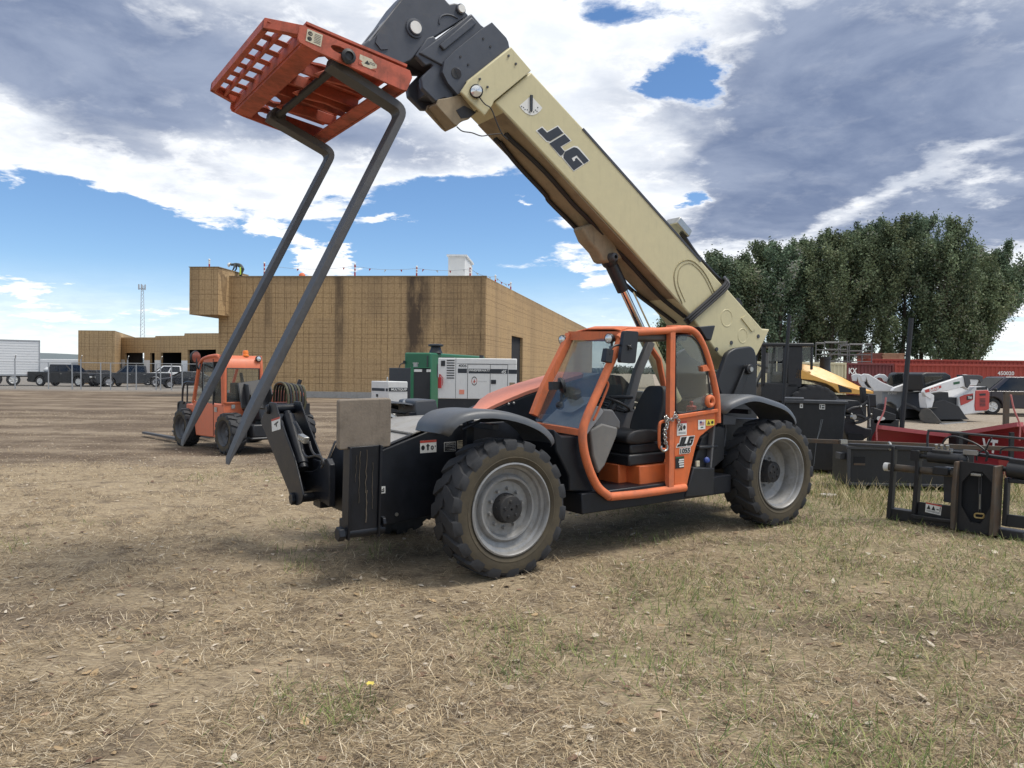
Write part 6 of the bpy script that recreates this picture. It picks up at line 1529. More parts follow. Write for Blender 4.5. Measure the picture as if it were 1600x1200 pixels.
# small lift truck by the white wrapped wall
lt = thing('forklift', 'small dark green forklift by the white wrapped wall', 'forklift', flat(at(157, 600, 77)), R(100))
b = MB(); b.b2((-.8, -.55, .35), (.7, .55, 1.1)); b.xz([(-.8, 1.1), (-.2, 1.1), (-.35, 1.5), (-.8, 1.45)], -.5, .5); b.done('body', 'green_decal', lt, bevel=.06)
b = MB()
for x, y in ((.55, .5), (.55, -.5), (-.6, .5), (-.6, -.5)): b.tube([(x, y, 1.0), (x * .8, y * .9, 2.15)], .04, 6)
b.b2((-.55, -.5, 2.13), (.55, .5, 2.2)); b.done('overhead_guard', 'car_trim', lt)
b = MB()
for y in (.35, -.35): b.b2((.8, y - .06, .1), (.95, y + .06, 2.9))
b.b2((.95, -.3, .12), (2.0, -.18, .18)); b.b2((.95, .18, .12), (2.0, .3, .18)); b.done('lift_mast', 'car_trim', lt)
for x in (.5, -.5):
    for s in (1, -1): road_wheel(lt, x, s * .55, .3, .25, s)

# ------------------------------------------------------------------ chain link fence
def fence():
    D = 57; f = thing('chain_link_fence', 'galvanised chain link fence in front of the parked cars', 'fence', (0, 0, 0))
    pxs = [-110, -60, -20, 23.6, 76, 113, 126.5, 157.5, 173, 199, 213, 244, 251, 268, 285, 318]
    pos = [flat(at(px, 600, D + (2.0 if i % 2 else 0) * 0 + .004 * px)) for i, px in enumerate(pxs)]
    zt = 2.0
    for i, p in enumerate(pos):
        b = MB(); h = zt + (.25 if i % 3 == 0 else -.1 if i % 4 == 2 else 0); b.cyl(p, p + Vector((random.uniform(-.03, .03), 0, h)), .045, seg=8)
        if i % 3 == 0: b.tube([p + Vector((0, 0, h)), p + Vector((.22, -.25, h + .28))], .03, 6)
        b.done('post', 'galvanised', f)
    b = MB(); b.tube([p + Vector((0, 0, zt)) for p in pos], .022, 5); b.done('rail', 'galvanised', f)
    m = bpy.data.materials.new('chain_link'); m.use_nodes = True; nt = m.node_tree; nt.nodes.clear(); N, L = nt.nodes.new, nt.links.new
    tc = N('ShaderNodeTexCoord'); sp = N('ShaderNodeSeparateXYZ'); L(tc.outputs['Object'], sp.inputs[0])
    def mt(op, a, c=None):
        n = N('ShaderNodeMath'); n.operation = op
        for i, v in enumerate((a, c)):
            if v is None: continue
            if isinstance(v, (int, float)): n.inputs[i].default_value = v
            else: L(v, n.inputs[i])
        return n.outputs[0]
    k = 14.0; u = mt('MULTIPLY', mt('ADD', sp.outputs[0], sp.outputs[2]), k); v = mt('MULTIPLY', mt('SUBTRACT', sp.outputs[0], sp.outputs[2]), k)
    w = mt('MAXIMUM', mt('LESS_THAN', mt('FRACT', u), .03), mt('LESS_THAN', mt('FRACT', v), .03))
    t = N('ShaderNodeBsdfTransparent'); d = N('ShaderNodeBsdfDiffuse'); d.inputs[0].default_value = (.35, .36, .37, 1); mx = N('ShaderNodeMixShader'); o = N('ShaderNodeOutputMaterial')
    L(w, mx.inputs[0]); L(t.outputs[0], mx.inputs[1]); L(d.outputs[0], mx.inputs[2]); L(mx.outputs[0], o.inputs[0]); MATS['chain_link'] = m
    b = MB(); b.face([pos[0] + Vector((0, .03, .03)), pos[-1] + Vector((0, .03, .03)), pos[-1] + Vector((0, .03, zt)), pos[0] + Vector((0, .03, zt))]); b.done('wire_mesh', 'chain_link', f, smooth=0)
fence()

# ------------------------------------------------------------------ hills and far tree line
b = MB(); D = 2600; n = 160
prev = []
for k in range(n + 1):
    a = -math.pi / 2.4 + k / n * math.pi / 1.2; h = 14 + 24 * math.exp(-((a + .54) / .20) ** 2) * (.75 + .25 * math.sin(a * 31)) + 4 * math.sin(a * 9) + 2 * math.sin(a * 37)
    h = max(h, 8); c = Vector((math.sin(a), math.cos(a), 0)); prev.append((c, h))
b.rings([[c * D + Vector((0, 0, -2)), c * (D + 260) + Vector((0, 0, h)), c * (D + 700) + Vector((0, 0, h * .9)), c * (D + 1000) + Vector((0, 0, -2))] for c, h in prev], closed=False, cap=False)
mat('hill', (.12, .145, .15), 1.0, var=.2, vscale=.002); tag(b.done('hills', 'hill', smooth=60), kind='structure')  # distance haze is put into the blue-grey base colour

# ------------------------------------------------------------------ small orange telehandler
p1, p2 = on_ground(292, 696), on_ground(360, 709); hd_v = (p1 - p2).normalized(); an = math.atan2(hd_v.y, hd_v.x)
lf = Vector((-hd_v.y, hd_v.x, 0)); S = Frame((p1 + p2) / 2 - lf * .80, an); WBs = (p1 - p2).length
mini = thing('telehandler', 'small orange telehandler parked in front of the tan building, behind the long forks', 'telehandler', frame=S)
mat('mini_orange', (.60, .15, .065), .45, dirt=(.4, .2, .12), amt=.3, var=.08)
SY = lambda pts, y: [S.Y(*Z2(*p), y) for p in pts]
SXp = lambda pts, x: [S.X(*Z2(*p), x) for p in pts]
xr = S.Y(*Z2(548, 600), .86).x
for x in (WBs / 2, -WBs / 2):
    for s in (1, -1):
        w = make_tyre('wheel', .43, .32, .25, mini, (x, s * .80, .425), 15, .028)
        if s < 0: w.rotation_euler = (0, 0, math.pi)
        b = MB(); b.lathe([(.255, .14), (.262, .165), (.24, .15), (.22, .10), (.17, .08), (.15, .06), (.08, .055), (.07, .09), (.005, .095)], seg=28); b.done('rim', 'rim_grey' if False else 'dark_steel', w)
b = MB()
door_o = SY([(303, 545), (345, 528), (400, 545), (470, 560), (545, 565), (545, 690), (522, 770), (500, 822), (330, 800), (318, 700)], .86)
b.xz([(p.x, p.z) for p in door_o], .78, .86)
rear_z = S.X(*Z2(700, 545), xr).z; low_z = S.X(*Z2(640, 640), xr).z
ryr = S.X(*Z2(735, 560), xr).y
b.prism([(xr, .86, rear_z), (xr, -.25, rear_z), (xr - .0, -.25, low_z - .15), (xr, .5, low_z - .1), (xr, .86, low_z - .35)], (.05, 0, 0))
b.b2((xr + .05, -.2, .55), (WBs / 2 + .1, .78, .95))
b.done('body', 'mini_orange', mini, bevel=.02)
b = MB(); pil = SY([(312, 545), (325, 460), (350, 300), (372, 225), (410, 195), (470, 182), (505, 182), (528, 215), (540, 300), (545, 565)], .84)
b.tube(smooth_path(pil, 3), .042, 8)
ztop = S.X(*Z2(830, 185), xr).z; zlow = S.X(*Z2(700, 275), xr).z
yR = S.X(*Z2(838, 300), xr).y; topx = pil[4].x
b.tube(smooth_path([(xr, .84, rear_z), (xr, .84, zlow), (xr + .06, .80, ztop)], 3), .04, 8)
b.tube(smooth_path([(xr, yR, rear_z - .05), (xr, yR, zlow), (xr + .06, yR, ztop)], 3), .045, 8)
b.tube([(xr, .84, rear_z), (xr, yR, rear_z)], .03, 6)
b.rings([[(xr - .03, y, zlow), (xr + .0, y, zlow + (ztop - zlow) * .6), (xr + .14, y, ztop + .01), (topx - .1, y, ztop - .0), (topx + .1, y, ztop - .10), (topx + .05, y, ztop - .14), (xr + .1, y, ztop - .12), (xr, y, zlow)] for y in (yR - .02, .86)])
b.tube([(topx + .1, .84, ztop - .1), (topx + .1, yR, ztop - .1)], .03, 6); b.tube([(topx + .1, yR, ztop - .1), (pil[0].x, yR, pil[0].z)], .035, 6)
b.done('cab_frame', 'mini_orange', mini, smooth=50)
b = MB(); b.prism([(xr - .01, .80, rear_z + .02), (xr - .01, yR + .04, rear_z + .02), (xr - .01, yR + .04, zlow), (xr - .01, .80, zlow)], (.01, 0, 0)); b.done('rear_window', 'cab_glass', mini, smooth=0)
b = MB(); sw = round_poly(SY([(322, 530), (345, 340), (385, 225), (465, 205), (470, 560)], .83), .05, 3); b.prism(sw, (0, .01, 0)); b.done('side_window', 'cab_glass', mini, smooth=0)
b = MB(); b.prism(round_poly(SY([(478, 215), (520, 225), (535, 320), (540, 555), (478, 550)], .83), .04, 3), (0, .01, 0)); b.done('side_window', 'dark_glass', mini, smooth=0)
b = MB()
fr = [(xr - .015, .81, rear_z + .03), (xr - .015, yR + .05, rear_z + .03), (xr - .015, yR + .05, zlow - .01), (xr - .015, .81, zlow - .01)]
b.tube(fr, .016, 6, loop=True); b.tube(SY([(470, 205), (472, 300), (466, 560)], .85), .02, 6); b.tube(SY([(385, 240), (380, 540)], .845), .015, 6); b.done('window_seal', 'plastic_black', mini)
b = MB(); b.b2((xr + .12, .2, .9), (xr + .55, .65, 1.25)); b.b2((xr + .12, .22, 1.2), (xr + .25, .62, rear_z + .42)); b.tube([(xr + .2, .3, rear_z + .1), (xr + .3, .35, zlow - .1)], .04, 6); b.done('seat', 'seat_vinyl', mini, bevel=.04)
b = MB(); bc = S.X(*Z2(718, 185), xr + .15); b.lathe([(.07, 0), (.07, .03), (.06, .04), (.06, .10), (.045, .13), (.005, .135)], bc, (0, 0, 1), 16); mat('beacon', (.85, .22, .03), .25, var=.05); b.done('beacon', 'beacon', mini)
b = MB(); lp = S.X(*Z2(820, 203), xr - .03); b.lathe([(.03, .06), (.06, .04), (.065, -.01), (.05, -.02)], lp, (1, 0, 0), 14); wl = b.done('work_lamp', 'plastic_black', mini)
b = MB(); b.lathe([(.052, -.016), (.02, -.024), (.003, -.025)], lp, (1, 0, 0), 14); b.done('lens', 'lamp_lens', wl)
b = MB(); mp_ = S.Y(*Z2(328, 190), 1.1); b.lathe([(.005, -.02), (.13, -.015), (.14, .01), (.12, .04), (.005, .05)], mp_, (.75, .3, 0), 20); b.tube(smooth_path([mp_, mp_ + Vector((-.02, -.05, -.25)), S.Y(*Z2(365, 240), .85)], 4), .02, 6); b.done('mirror', 'plastic_black', mini)
b = MB(); mat('mirror_face', (.30, .12, .09), .25, metal=.5, var=.3); b.lathe([(.118, .0), (.005, .001)], mp_ + Vector((-.75, -.3, 0)).normalized() * .022, (-.75, -.3, 0), 20); b.done('mirror_face', 'mirror_face', mini)
b = MB(); b.b2((xr - .015, .62, rear_z - .12), (xr - .005, .70, rear_z - .04)); b.done('rear_latch', 'zinc', mini); b = MB(); dh = S.Y(*Z2(487, 600), .865); b.box(dh, (.12, .02, .10)); b.done('door_handle', 'zinc', mini)
b = MB(); b.tube(SY([(466, 562), (468, 805)], .862), .007, 5); b.done('door_seam', 'plastic_black', mini)
# front guard, fork
b = MB()
b.tube(smooth_path(SY([(195, 645), (195, 545), (240, 545), (225, 540), (240, 395), (320, 390)], .6), 3), .025, 6); b.tube(SY([(262, 540), (265, 395)], .5), .02, 6); b.tube(SY([(192, 640), (300, 620)], .6), .03, 6)
b.xz([(p.x, p.z) for p in SY([(200, 545), (290, 540), (300, 600), (290, 640), (200, 600)], .3)], -.3, .3); b.done('front_carriage', 'plastic_black', mini)
f0, f1 = S.Z(*Z2(190, 822), .11), S.Z(*Z2(32, 776), .09)
for y in (f0.y, f0.y - .75):
    b = MB(); dxy = (f1 - f0); b.prism([(f0.x - .1, y + .06, .07), (f0.x - .1, y - .06, .07), (f1.x, y - .05, .07), (f1.x, y + .05, .07)], (0, 0, .05)); b.prism([(f0.x - .14, y - .06, .07), (f0.x - .14, y + .06, .07), (f0.x - .14, y + .06, .7), (f0.x - .14, y - .06, .7)], (.05, 0, 0)); b.done('fork', 'fork_steel', mini)
# boom rear, hood, hoses
b = MB(); xb = xr - .75
quad = SXp([(713, 410), (860, 385), (905, 470), (905, 600), (800, 640), (735, 610)], xr - .25)
b.prism(quad, (.35, 0, 0)); b.xz([(xr + .1, .95), (xr - .55, 1.0), (xr - .6, .7), (xr + .1, .62)], -.35, .35); b.b2((xr - .7, -.55, .35), (xr + .2, .55, .62)); b.b2((xr - .74, -.6, .30), (xr - .66, .6, .36))
b.done('boom', 'plastic_black', mini, bevel=.03)
b = MB()
qh = SXp([(1140, 455), (1185, 470), (1205, 520), (1200, 600), (1140, 615), (1120, 560)], xr - .1); b.prism(qh, (1.3, 0, 0)); b.done('hood', 'mini_orange', mini, bevel=.05, seg=3)
b = MB(); b.prism([p + Vector((-.03, 0, 0)) for p in SXp([(1150, 490), (1180, 500), (1195, 540), (1190, 600), (1145, 610)], xr - .1)], (.02, 0, 0)); b.done('radiator_grille', 'plastic_black', mini)
mat('hose_olive', (.075, .070, .035), .4, var=.3)
for k in range(7):
    c = S.X(*Z2(1000 + 22 * k, 470), xr - .3)
    b = MB(); b.tube(smooth_path([c + Vector((.35, 0, -.2)), c + Vector((.25, .02, .14)), c + Vector((0, .0, .22 - .01 * k)), c + Vector((-.22, 0, .12)), c + Vector((-.3, 0, -.16)), c + Vector((-.28, .03, -.35))], 4), .028, 7)
    b.done('hydraulic_hose', 'hose_olive' if k % 2 == 0 else 'hose_black', mini)
b = MB(); e0 = S.X(*Z2(1130, 410), xr - .1); b.tube([e0 + Vector((.1, .02, -.1)), e0 + Vector((0, 0, 0)), e0 + Vector((0, -.05, .12))], .045, 8); b.b2((xr - .45, S.X(*Z2(1140, 500), xr).y, .75), (xr + .3, S.X(*Z2(950, 500), xr).y, 1.02)); b.done('exhaust', 'plastic_black', mini)
b = MB()
for s in (1, -1):
    b.tube([(-WBs / 2, 0, .42), (-WBs / 2, s * .75, .42)], .09, 8); b.tube([(WBs / 2, 0, .42), (WBs / 2, s * .75, .42)], .09, 8)
b.b2((-WBs / 2 - .2, -.35, .38), (WBs / 2 + .2, .35, .7)); b.done('chassis', 'plastic_black', mini)

# ------------------------------------------------------------------ generators in front of the building
def gen_frame(pxl, pxr, pyb, D, Dr):
    a, c = flat(at(pxl, 600, D)), flat(at(pxr, 600, Dr)); return a, c, math.atan2((c - a).y, (c - a).x), (c - a).length
mat('gen_white', (.68, .68, .66), .4, dirt=(.42, .38, .32), amt=.25, scale=2.5, var=.04)
mat('gen_green', (.018, .13, .062), .38, dirt=(.07, .12, .08), amt=.25, scale=2, var=.1)
mat('gen_black', (.016, .018, .022), .45, dirt=(.08, .07, .06), amt=.25, var=.15)
def white_gen():
    D = 20.5; a, c, an, Lw = gen_frame(684.3, 807.2, 623, D, D + .08); g = thing('generator', 'large white towable generator marked 4006 and 45 with a dark stripe', 'generator', a, an)
    z0, z1 = at(684, 623, D).z, at(684, 559, D).z; H_ = z1 - z0
    U = lambda x: (x - 660) / (1318 - 660) * Lw; V = lambda y: z1 - (y - 205) / (548 - 205) * H_
    b = MB(); b.b2((0, 0, z0), (Lw, 1.0, z1)); box = b.done('body', 'gen_white', g, bevel=.02)
    b = MB(); b.b2((.0, .02, z0 - .28), (Lw, .98, z0 - .002)); b.b2((-.7, .1, z0 - .75), (Lw + 1, .9, z0 - .28)); b.b2((.4, .05, .25), (Lw - .4, .95, z0 - .75)); b.b2((-1.4, .44, .5), (-.6, .56, .62)); b.done('fuel_tank', 'gen_black', g, bevel=.02)
    for x in (Lw * .42, Lw * .72):
        for y, s in ((-.10, -1), (1.1, 1)): road_wheel(g, x, y, .34, .22, s, 'white_metal')
    def pane(name, rects, m, dy=-.006):
        b = MB()
        for x0, y0, x1, y1 in rects: b.b2((U(x0), dy, V(y1)), (U(x1), -.001, V(y0)))
        return b.done(name, m, g, smooth=0)
    for r_ in ((825, 293, 901, 330), (915, 293, 1241, 332), (1248, 297, 1318, 332)): pane('stripe', [r_], 'navy_decal', -.004)
    for i in range(8): pane('louvre', [(732, 222 + 21 * i, 796, 230 + 21 * i)], 'dark_inside', -.008)
    for r_ in ((684, 228, 718, 274), (1103, 384, 1145, 418)): pane('latch', [r_], 'gen_black', -.014)
    b = MB()
    for x0, y0, x1, y1 in ((905, 256, 909, 545), (1094, 256, 1098, 545), (1240, 260, 1244, 470), (905, 254, 1244, 258), (806, 205, 809, 545), (820, 250, 1318, 252)): b.b2((U(x0), -.0025, V(y1)), (U(x1), -.0005, V(y0)))
    b.done('door_seam', 'dark_steel', g, smooth=0)
    pane('orange_label', [(838, 470, 880, 508)], 'hood_orange'); pane('data_label', [(1258, 405, 1304, 455)], 'cream_dark', -.004)
    b = MB(); ex, ey = (1, 0, 0), (0, 0, 1); k = H_ / (548 - 205)
    b.mi = 0; b.text('4006', (U(864), -.001, V(270)), ex, ey, 34 * k, .004, 0, .001)
    b.mi = 1; b.text('WHISPERWATT', (U(1004), -.006, V(307)), ex, ey, 25 * k, .002, .2, .002); b.text('45', (U(1207), -.006, V(318)), ex, ey, 40 * k, .002, .2, .002)
    b.done('lettering', ['black_decal', 'white_decal'], g, smooth=0, recalc=False)
    b = MB(); cx, cz = U(963), V(396); rr_ = 24 * k
    for k_ in range(30):
        a0, a1 = 2 * math.pi * k_ / 30, 2 * math.pi * (k_ + 1) / 30; b.mi = 0 if math.sin(a0) > .5 or math.sin(a0) < -.45 else 1
        b.face([(cx + q * rr_ * math.cos(a), -.003, cz + q * rr_ * 1.55 * math.sin(a)) for q, a in ((.82, a0), (1, a0), (1, a1), (.82, a1))])
    b.mi = 1; b.face([(cx + dx * rr_, -.003, cz + dz * rr_) for dx, dz in ((-.5, -.3), (-.15, .1), (0, .9), (.2, .1), (.6, -.1), (.2, -.35), (.3, -.9), (0, -.5), (-.35, -.85), (-.2, -.35))])
    b.mi = 2; b.text('Equipment', (U(1033), -.001, V(399)), ex, ey, 17 * k, .002)
    mat('grey_decal', (.42, .42, .41), .5); mat('brand_red', (.5, .12, .09), .5)
    b.done('logo', ['black_decal', 'brand_red', 'grey_decal'], g, smooth=0, recalc=False)
    b = MB(); p = Vector((U(676), -.07, V(405))); b.cyl(p + Vector((0, 0, -.17)), p + Vector((0, 0, .12)), .05, seg=14); b.cyl(p + Vector((0, 0, .12)), p + Vector((0, 0, .2)), .02, seg=8); b.tube([p + Vector((.02, 0, .18)), p + Vector((.08, 0, .1)), p + Vector((.07, 0, -.1))], .01, 5)
    fe = b.done('fire_extinguisher', 'red_plastic'); fe.matrix_world = Matrix.Translation(a) @ Matrix.Rotation(an, 4, 'Z'); tag(fe, 'red fire extinguisher hung on the corner of the white generator', 'extinguisher')
    b = MB(); b.cyl((U(1020), .5, z1), (U(1020), .5, z1 + .09), .06); b.b2((U(690), .1, z1), (U(790), .9, z1 + .02)); b.done('exhaust_cap', 'gen_black', g)
white_gen()
def green_tank():
    D = 23.5; a, c, an, Lw = gen_frame(631.5, 673, 640, D + .25, D); g = thing('generator', 'tall green generator housing with a dark exhaust cap, behind the white generator', 'generator', a, an)
    zt = at(632, 550.5, D).z
    Ld = 5.2
    b = MB(); b.b2((0, 0, .4), (Lw, Ld, zt)); gb = b.done('body', 'gen_green', g, bevel=.05, seg=3)
    b = MB(); b.b2((Lw + .001, .5, zt - .75), (Lw + .01, 1.2, zt - .35)); b.b2((Lw + .001, 1.6, zt - .75), (Lw + .01, 2.8, zt - .35)); b.done('door_panel', 'dark_steel', gb)
    k = Lw / (673 - 632); ux = lambda px: (px - 632) * k * .97
    b = MB(); b.lathe([(.22, 0), (.17, .12), (.15, .2), (.24, .22), (.24, .27), (.16, .29), (.01, .29)], (ux(668), .7, zt), (0, 0, 1), 18); b.done('exhaust_cap', 'gen_black', g)
    b = MB(); b.box((ux(669), -.01, zt - .45), (.03, .03, .7)); b.done('hinge', 'dark_steel', g)
    b = MB(); b.tube(smooth_path([(ux(632), -.08, zt - .32), (ux(629), -.2, zt - .40), (ux(627), -.2, zt - .65)], 4), .015, 6); b.box((ux(633), -.05, zt - .3), (.06, .06, .1)); b.done('cable', 'gen_black', g)
    b = MB(); b.b2((-.05, .1, 0), (Lw + .05, 5, .4)); b.done('skid', 'gen_black', g)
green_tank()
def fuel_box():
    D = 20.6; a, m_, c = flat(at(607.5, 600, D + .9)), flat(at(643, 600, D)), flat(at(672.5, 600, D + .15)); an = math.atan2((c - m_).y, (c - m_).x)
    g = thing('fuel_tank', 'dark cube shaped fuel tank with green edges beside the green generator', 'fuel tank', m_, an)
    zt = at(643, 575, D).z; zb = .25; loc = lambda p: Matrix.Rotation(-an, 3, 'Z') @ (p - m_)
    A, B = loc(a), loc(c)
    b = MB(); b.prism([(0, 0, zb), (B.x, 0, zb), (B.x + A.x, A.y, zb), (A.x, A.y, zb)], (0, 0, zt - zb)); b.done('body', 'gen_black', g, bevel=.015)
    b = MB(); b.b2((-.03, -.03, zb), (.05, -.002, zt + .01)); b.b2((-.03, -.03, zt + .0), (B.x + .02, .05, zt + .03)); b.done('edge_trim', 'gen_green', g)
    b = MB(); b.b2((.06, -.012, zt - .10), (.28, -.004, zt - .03)); b.done('label_plate', 'white_decal', g); b = MB(); b.b2((.40, -.012, zt - .10), (.52, -.004, zt - .03)); b.done('label_plate', 'white_decal', g)
    b = MB(); b.cyl((.15, .25, zt), (.15, .25, zt + .12), .06); b.cyl((.15, .25, zt + .12), (.15, .25, zt + .15), .08); b.done('filler_cap', 'zinc', g)
    b = MB(); b.b2((A.x * .5, .0, 0), (B.x, A.y, zb)); b.done('skid', 'gen_black', g)
fuel_box()
def small_gen():
    D = 18.6; a, m_, c = flat(at(580, 600, D + .55)), flat(at(606.8, 600, D)), flat(at(637, 600, D + .15)); an = math.atan2((c - m_).y, (c - m_).x)
    g = thing('generator', 'small low white generator in front of the dark fuel tank', 'generator', m_, an); zt = at(606, 596, D).z; zb = at(606, 624, D).z - .1
    loc = lambda p: Matrix.Rotation(-an, 3, 'Z') @ (p - m_); A, B = loc(a), loc(c)
    b = MB(); b.prism([(0, 0, zb), (B.x, 0, zb), (B.x + A.x, A.y, zb), (A.x, A.y, zb)], (0, 0, zt - zb)); b.done('body', 'gen_white', g, bevel=.015)
    b = MB(); b.b2((.01, -.008, zt - .24), (B.x, -.001, zt - .15)); d = (A).normalized(); nn = Vector((d.y, -d.x, 0)); nn = nn if nn.y < 0 else -nn
    for f0, f1 in ((.02, .14), (.2, .95)): b.prism([A * f0 + nn * .002 + Vector((0, 0, zt - .24)), A * f1 + nn * .002 + Vector((0, 0, zt - .24)), A * f1 + nn * .002 + Vector((0, 0, zt - .17)), A * f0 + nn * .002 + Vector((0, 0, zt - .17))], nn * .004)
    b.done('stripe', 'navy_decal', g, smooth=0)
    b = MB(); b.text('MULTIQUIP', (B.x * .55, -.008, zt - .195), (1, 0, 0), (0, 0, 1), .075, .003, 0, .002); b.done('lettering', 'white_decal', g, smooth=0, recalc=False)
    b = MB(); p = A * .62 + Vector((0, 0, zb + .18)) + nn * .005; b.cyl(p, p + nn * .02, .035); b.done('port', 'black_decal', g)
    b = MB(); b.lathe([(.05 + .012 * math.cos(t), .012 * math.sin(t)) for t in [k * .785 for k in range(8)]], (.0, .15, zt + .05), (1, 0, 0), 14, loop=True); b.done('lifting_eye', 'zinc', g)
    b = MB(); b.prism([(.05, .05, .0), (B.x - .05, .05, 0), (B.x + A.x - .05, A.y - .05, 0), (A.x + .05, A.y - .05, 0)], (0, 0, zb)); b.done('skid', 'gen_black', g)
small_gen()
# ================================================================== RIGHT BACKGROUND AND ATTACHMENTS
ZR1 = zoom(1400 / 420, 1180, 500); ZR2 = zoom(1467 / 220, 1180, 500); ZR3 = zoom(1600 / 270, 1330, 540); ZR4 = zoom(1600 / 370, 1230, 640); ZT = zoom(3.2, 1100, 340)
mat('worn_black', (.012, .013, .016), .48, dirt=(.10, .088, .07), amt=.2, scale=5, var=.3, bump=.08, bscale=30)
mat('rusty_steel', (.085, .075, .062), .55, metal=.3, dirt=(.16, .09, .05), amt=.55, scale=7, var=.3, bump=.1)
mat('plow_red', (.26, .018, .025), .42, dirt=(.15, .03, .03), amt=.3, var=.15)
mat('plow_edge', (.52, .13, .14), .45, var=.1)
mat('marker_pink', (.55, .17, .16), .5, var=.1)
mat('roller_yellow', (.70, .38, .085), .42, dirt=(.42, .27, .11), amt=.3, scale=3, var=.07)
mat('loader_white', (.66, .66, .66), .4, dirt=(.4, .37, .32), amt=.25, scale=3, var=.05)
mat('loader_grey', (.22, .24, .26), .5, dirt=(.22, .2, .17), amt=.3, scale=3, var=.1)
mat('loader_red', (.42, .05, .04), .45, var=.12)
mat('bucket_steel', (.085, .083, .078), .5, metal=.3, dirt=(.2, .17, .13), amt=.45, scale=4, var=.2)
mat('box_red', (.36, .055, .035), .6, dirt=(.22, .05, .035), amt=.4, scale=1.2, var=.12)
mat('box_maroon', (.13, .022, .022), .6, dirt=(.10, .04, .03), amt=.4, scale=1.2, var=.12)
mat('box_cream', (.55, .50, .33), .6, dirt=(.35, .29, .18), amt=.35, scale=1.2, var=.06)
mat('lumber', (.40, .27, .16), .8, dirt=(.22, .12, .08), amt=.4, scale=1.5, var=.25, vscale=14)
mat('lumber_red', (.20, .085, .06), .8, var=.3)
mat('rack_grey', (.13, .13, .13), .6, var=.2)
mat('van_dark', (.022, .018, .028), .3, coat=.4, dirt=(.06, .05, .05), amt=.2, var=.1)

def base_pt(px, py):
    p = on_ground(px, py)
    for _ in range(4): p = on_ground(px, py, gz(p.x, p.y))
    return p
# ------------------------------------------------------------------ tall black bin
def bin_():
    a, c = base_pt(1238, 738), base_pt(1313, 742); an = math.atan2((c - a).y, (c - a).x); B = Frame(a, an); L = (c - a).length
    g = thing('loader_bucket', 'tall black steel bucket standing upright beside the rear wheel', 'bucket', frame=B)
    tl, tr = B.Y(1228, 622, 0), B.Y(1322, 628, 0); zt = tr.z
    b = MB()
    lo = [(0, 0, .06), (L, 0, .06), (L + .05, .75, .06), (.0, .75, .06)]; hi = [(tl.x, -.02, zt), (tr.x, -.02, zt), (tr.x + .05, .85, zt), (tl.x, .85, zt)]
    b.rings([lo, hi]); b.done('shell', 'worn_black', g, bevel=.015)
    b = MB(); b.b2((tl.x - .02, -.07, zt - .04), (tr.x + .03, .1, zt + .015)); b.b2((tl.x - .02, -.06, zt + .0), (tl.x + .3, .5, zt + .05)); b.done('top_flange', 'dark_steel', g, bevel=.008)
    b = MB(); b.b2((L - .2, .02, -.02), (L + .02, .5, .065)); b.b2((.05, .05, -.02), (.3, .5, .065)); b.done('foot', 'worn_black', g)
    for (p, q, it) in (((232, 458), (249, 436), [('black_decal', rc(.3, .3, .7, .6))]), ((334, 465), (364, 438), [('black_decal', rc(.1, .15, .25, .85)), ('black_decal', rc(.4, .15, .9, .45)), ('dark_steel', rc(.4, .6, .9, .8))])):
        u, w = B.Y(*ZR1(*p), -.025), B.Y(*ZR1(*q), -.025); decal(g, 'decal', (u.x, -.03, u.z), (1, 0, 0), (0, 0, 1), w.x - u.x, w.z - u.z, it)
    b = MB()
    for pts in ([(362, 475), (340, 570), (318, 640), (305, 760)], [(350, 480), (335, 570), (322, 620)]): b.tube([B.Y(*ZR1(*p), -.012) for p in pts], .004, 4)
    b.done('scratch', 'loader_grey', g)
bin_()
# ------------------------------------------------------------------ low black box
def lowbox():
    a = base_pt(1324, 765); an = R(-3); B = Frame(a, an); g = thing('steel_box', 'low black steel box with a square slot behind the fork frame', 'steel box', frame=B)
    zt = B.Y(*ZR1(475, 655), 0).z; Lx = 1.85
    b = MB(); b.b2((0, 0, .07), (Lx, .65, zt)); b.b2((.10, .05, -.03), (.32, .6, .075)); b.b2((Lx - .3, .05, -.03), (Lx - .1, .6, .075)); body = b.done('body', 'worn_black', g, bevel=.012)
    s0, s1 = B.Y(*ZR1(512, 752), 0), B.Y(*ZR1(572, 712), 0)
    b = MB(); b.b2((s0.x, -.006, s0.z), (s1.x, -.001, s1.z)); b.mi = 1; b.b2((s0.x, -.012, s0.z - .01), (s1.x, -.001, s0.z + .02)); b.done('slot', ['dark_inside', 'rusty_steel'], g, smooth=0)
    b = MB(); b.b2((-.02, -.03, zt - .05), (Lx, .03, zt)); b.b2((-.015, -.03, .07), (.03, .0, zt - .05)); b.b2((0, -.025, .07), (Lx, 0, .11)); b.b2((-.08, .1, zt - .22), (0, .3, zt - .12)); b.done('rim', 'dark_steel', g, bevel=.006)
lowbox()
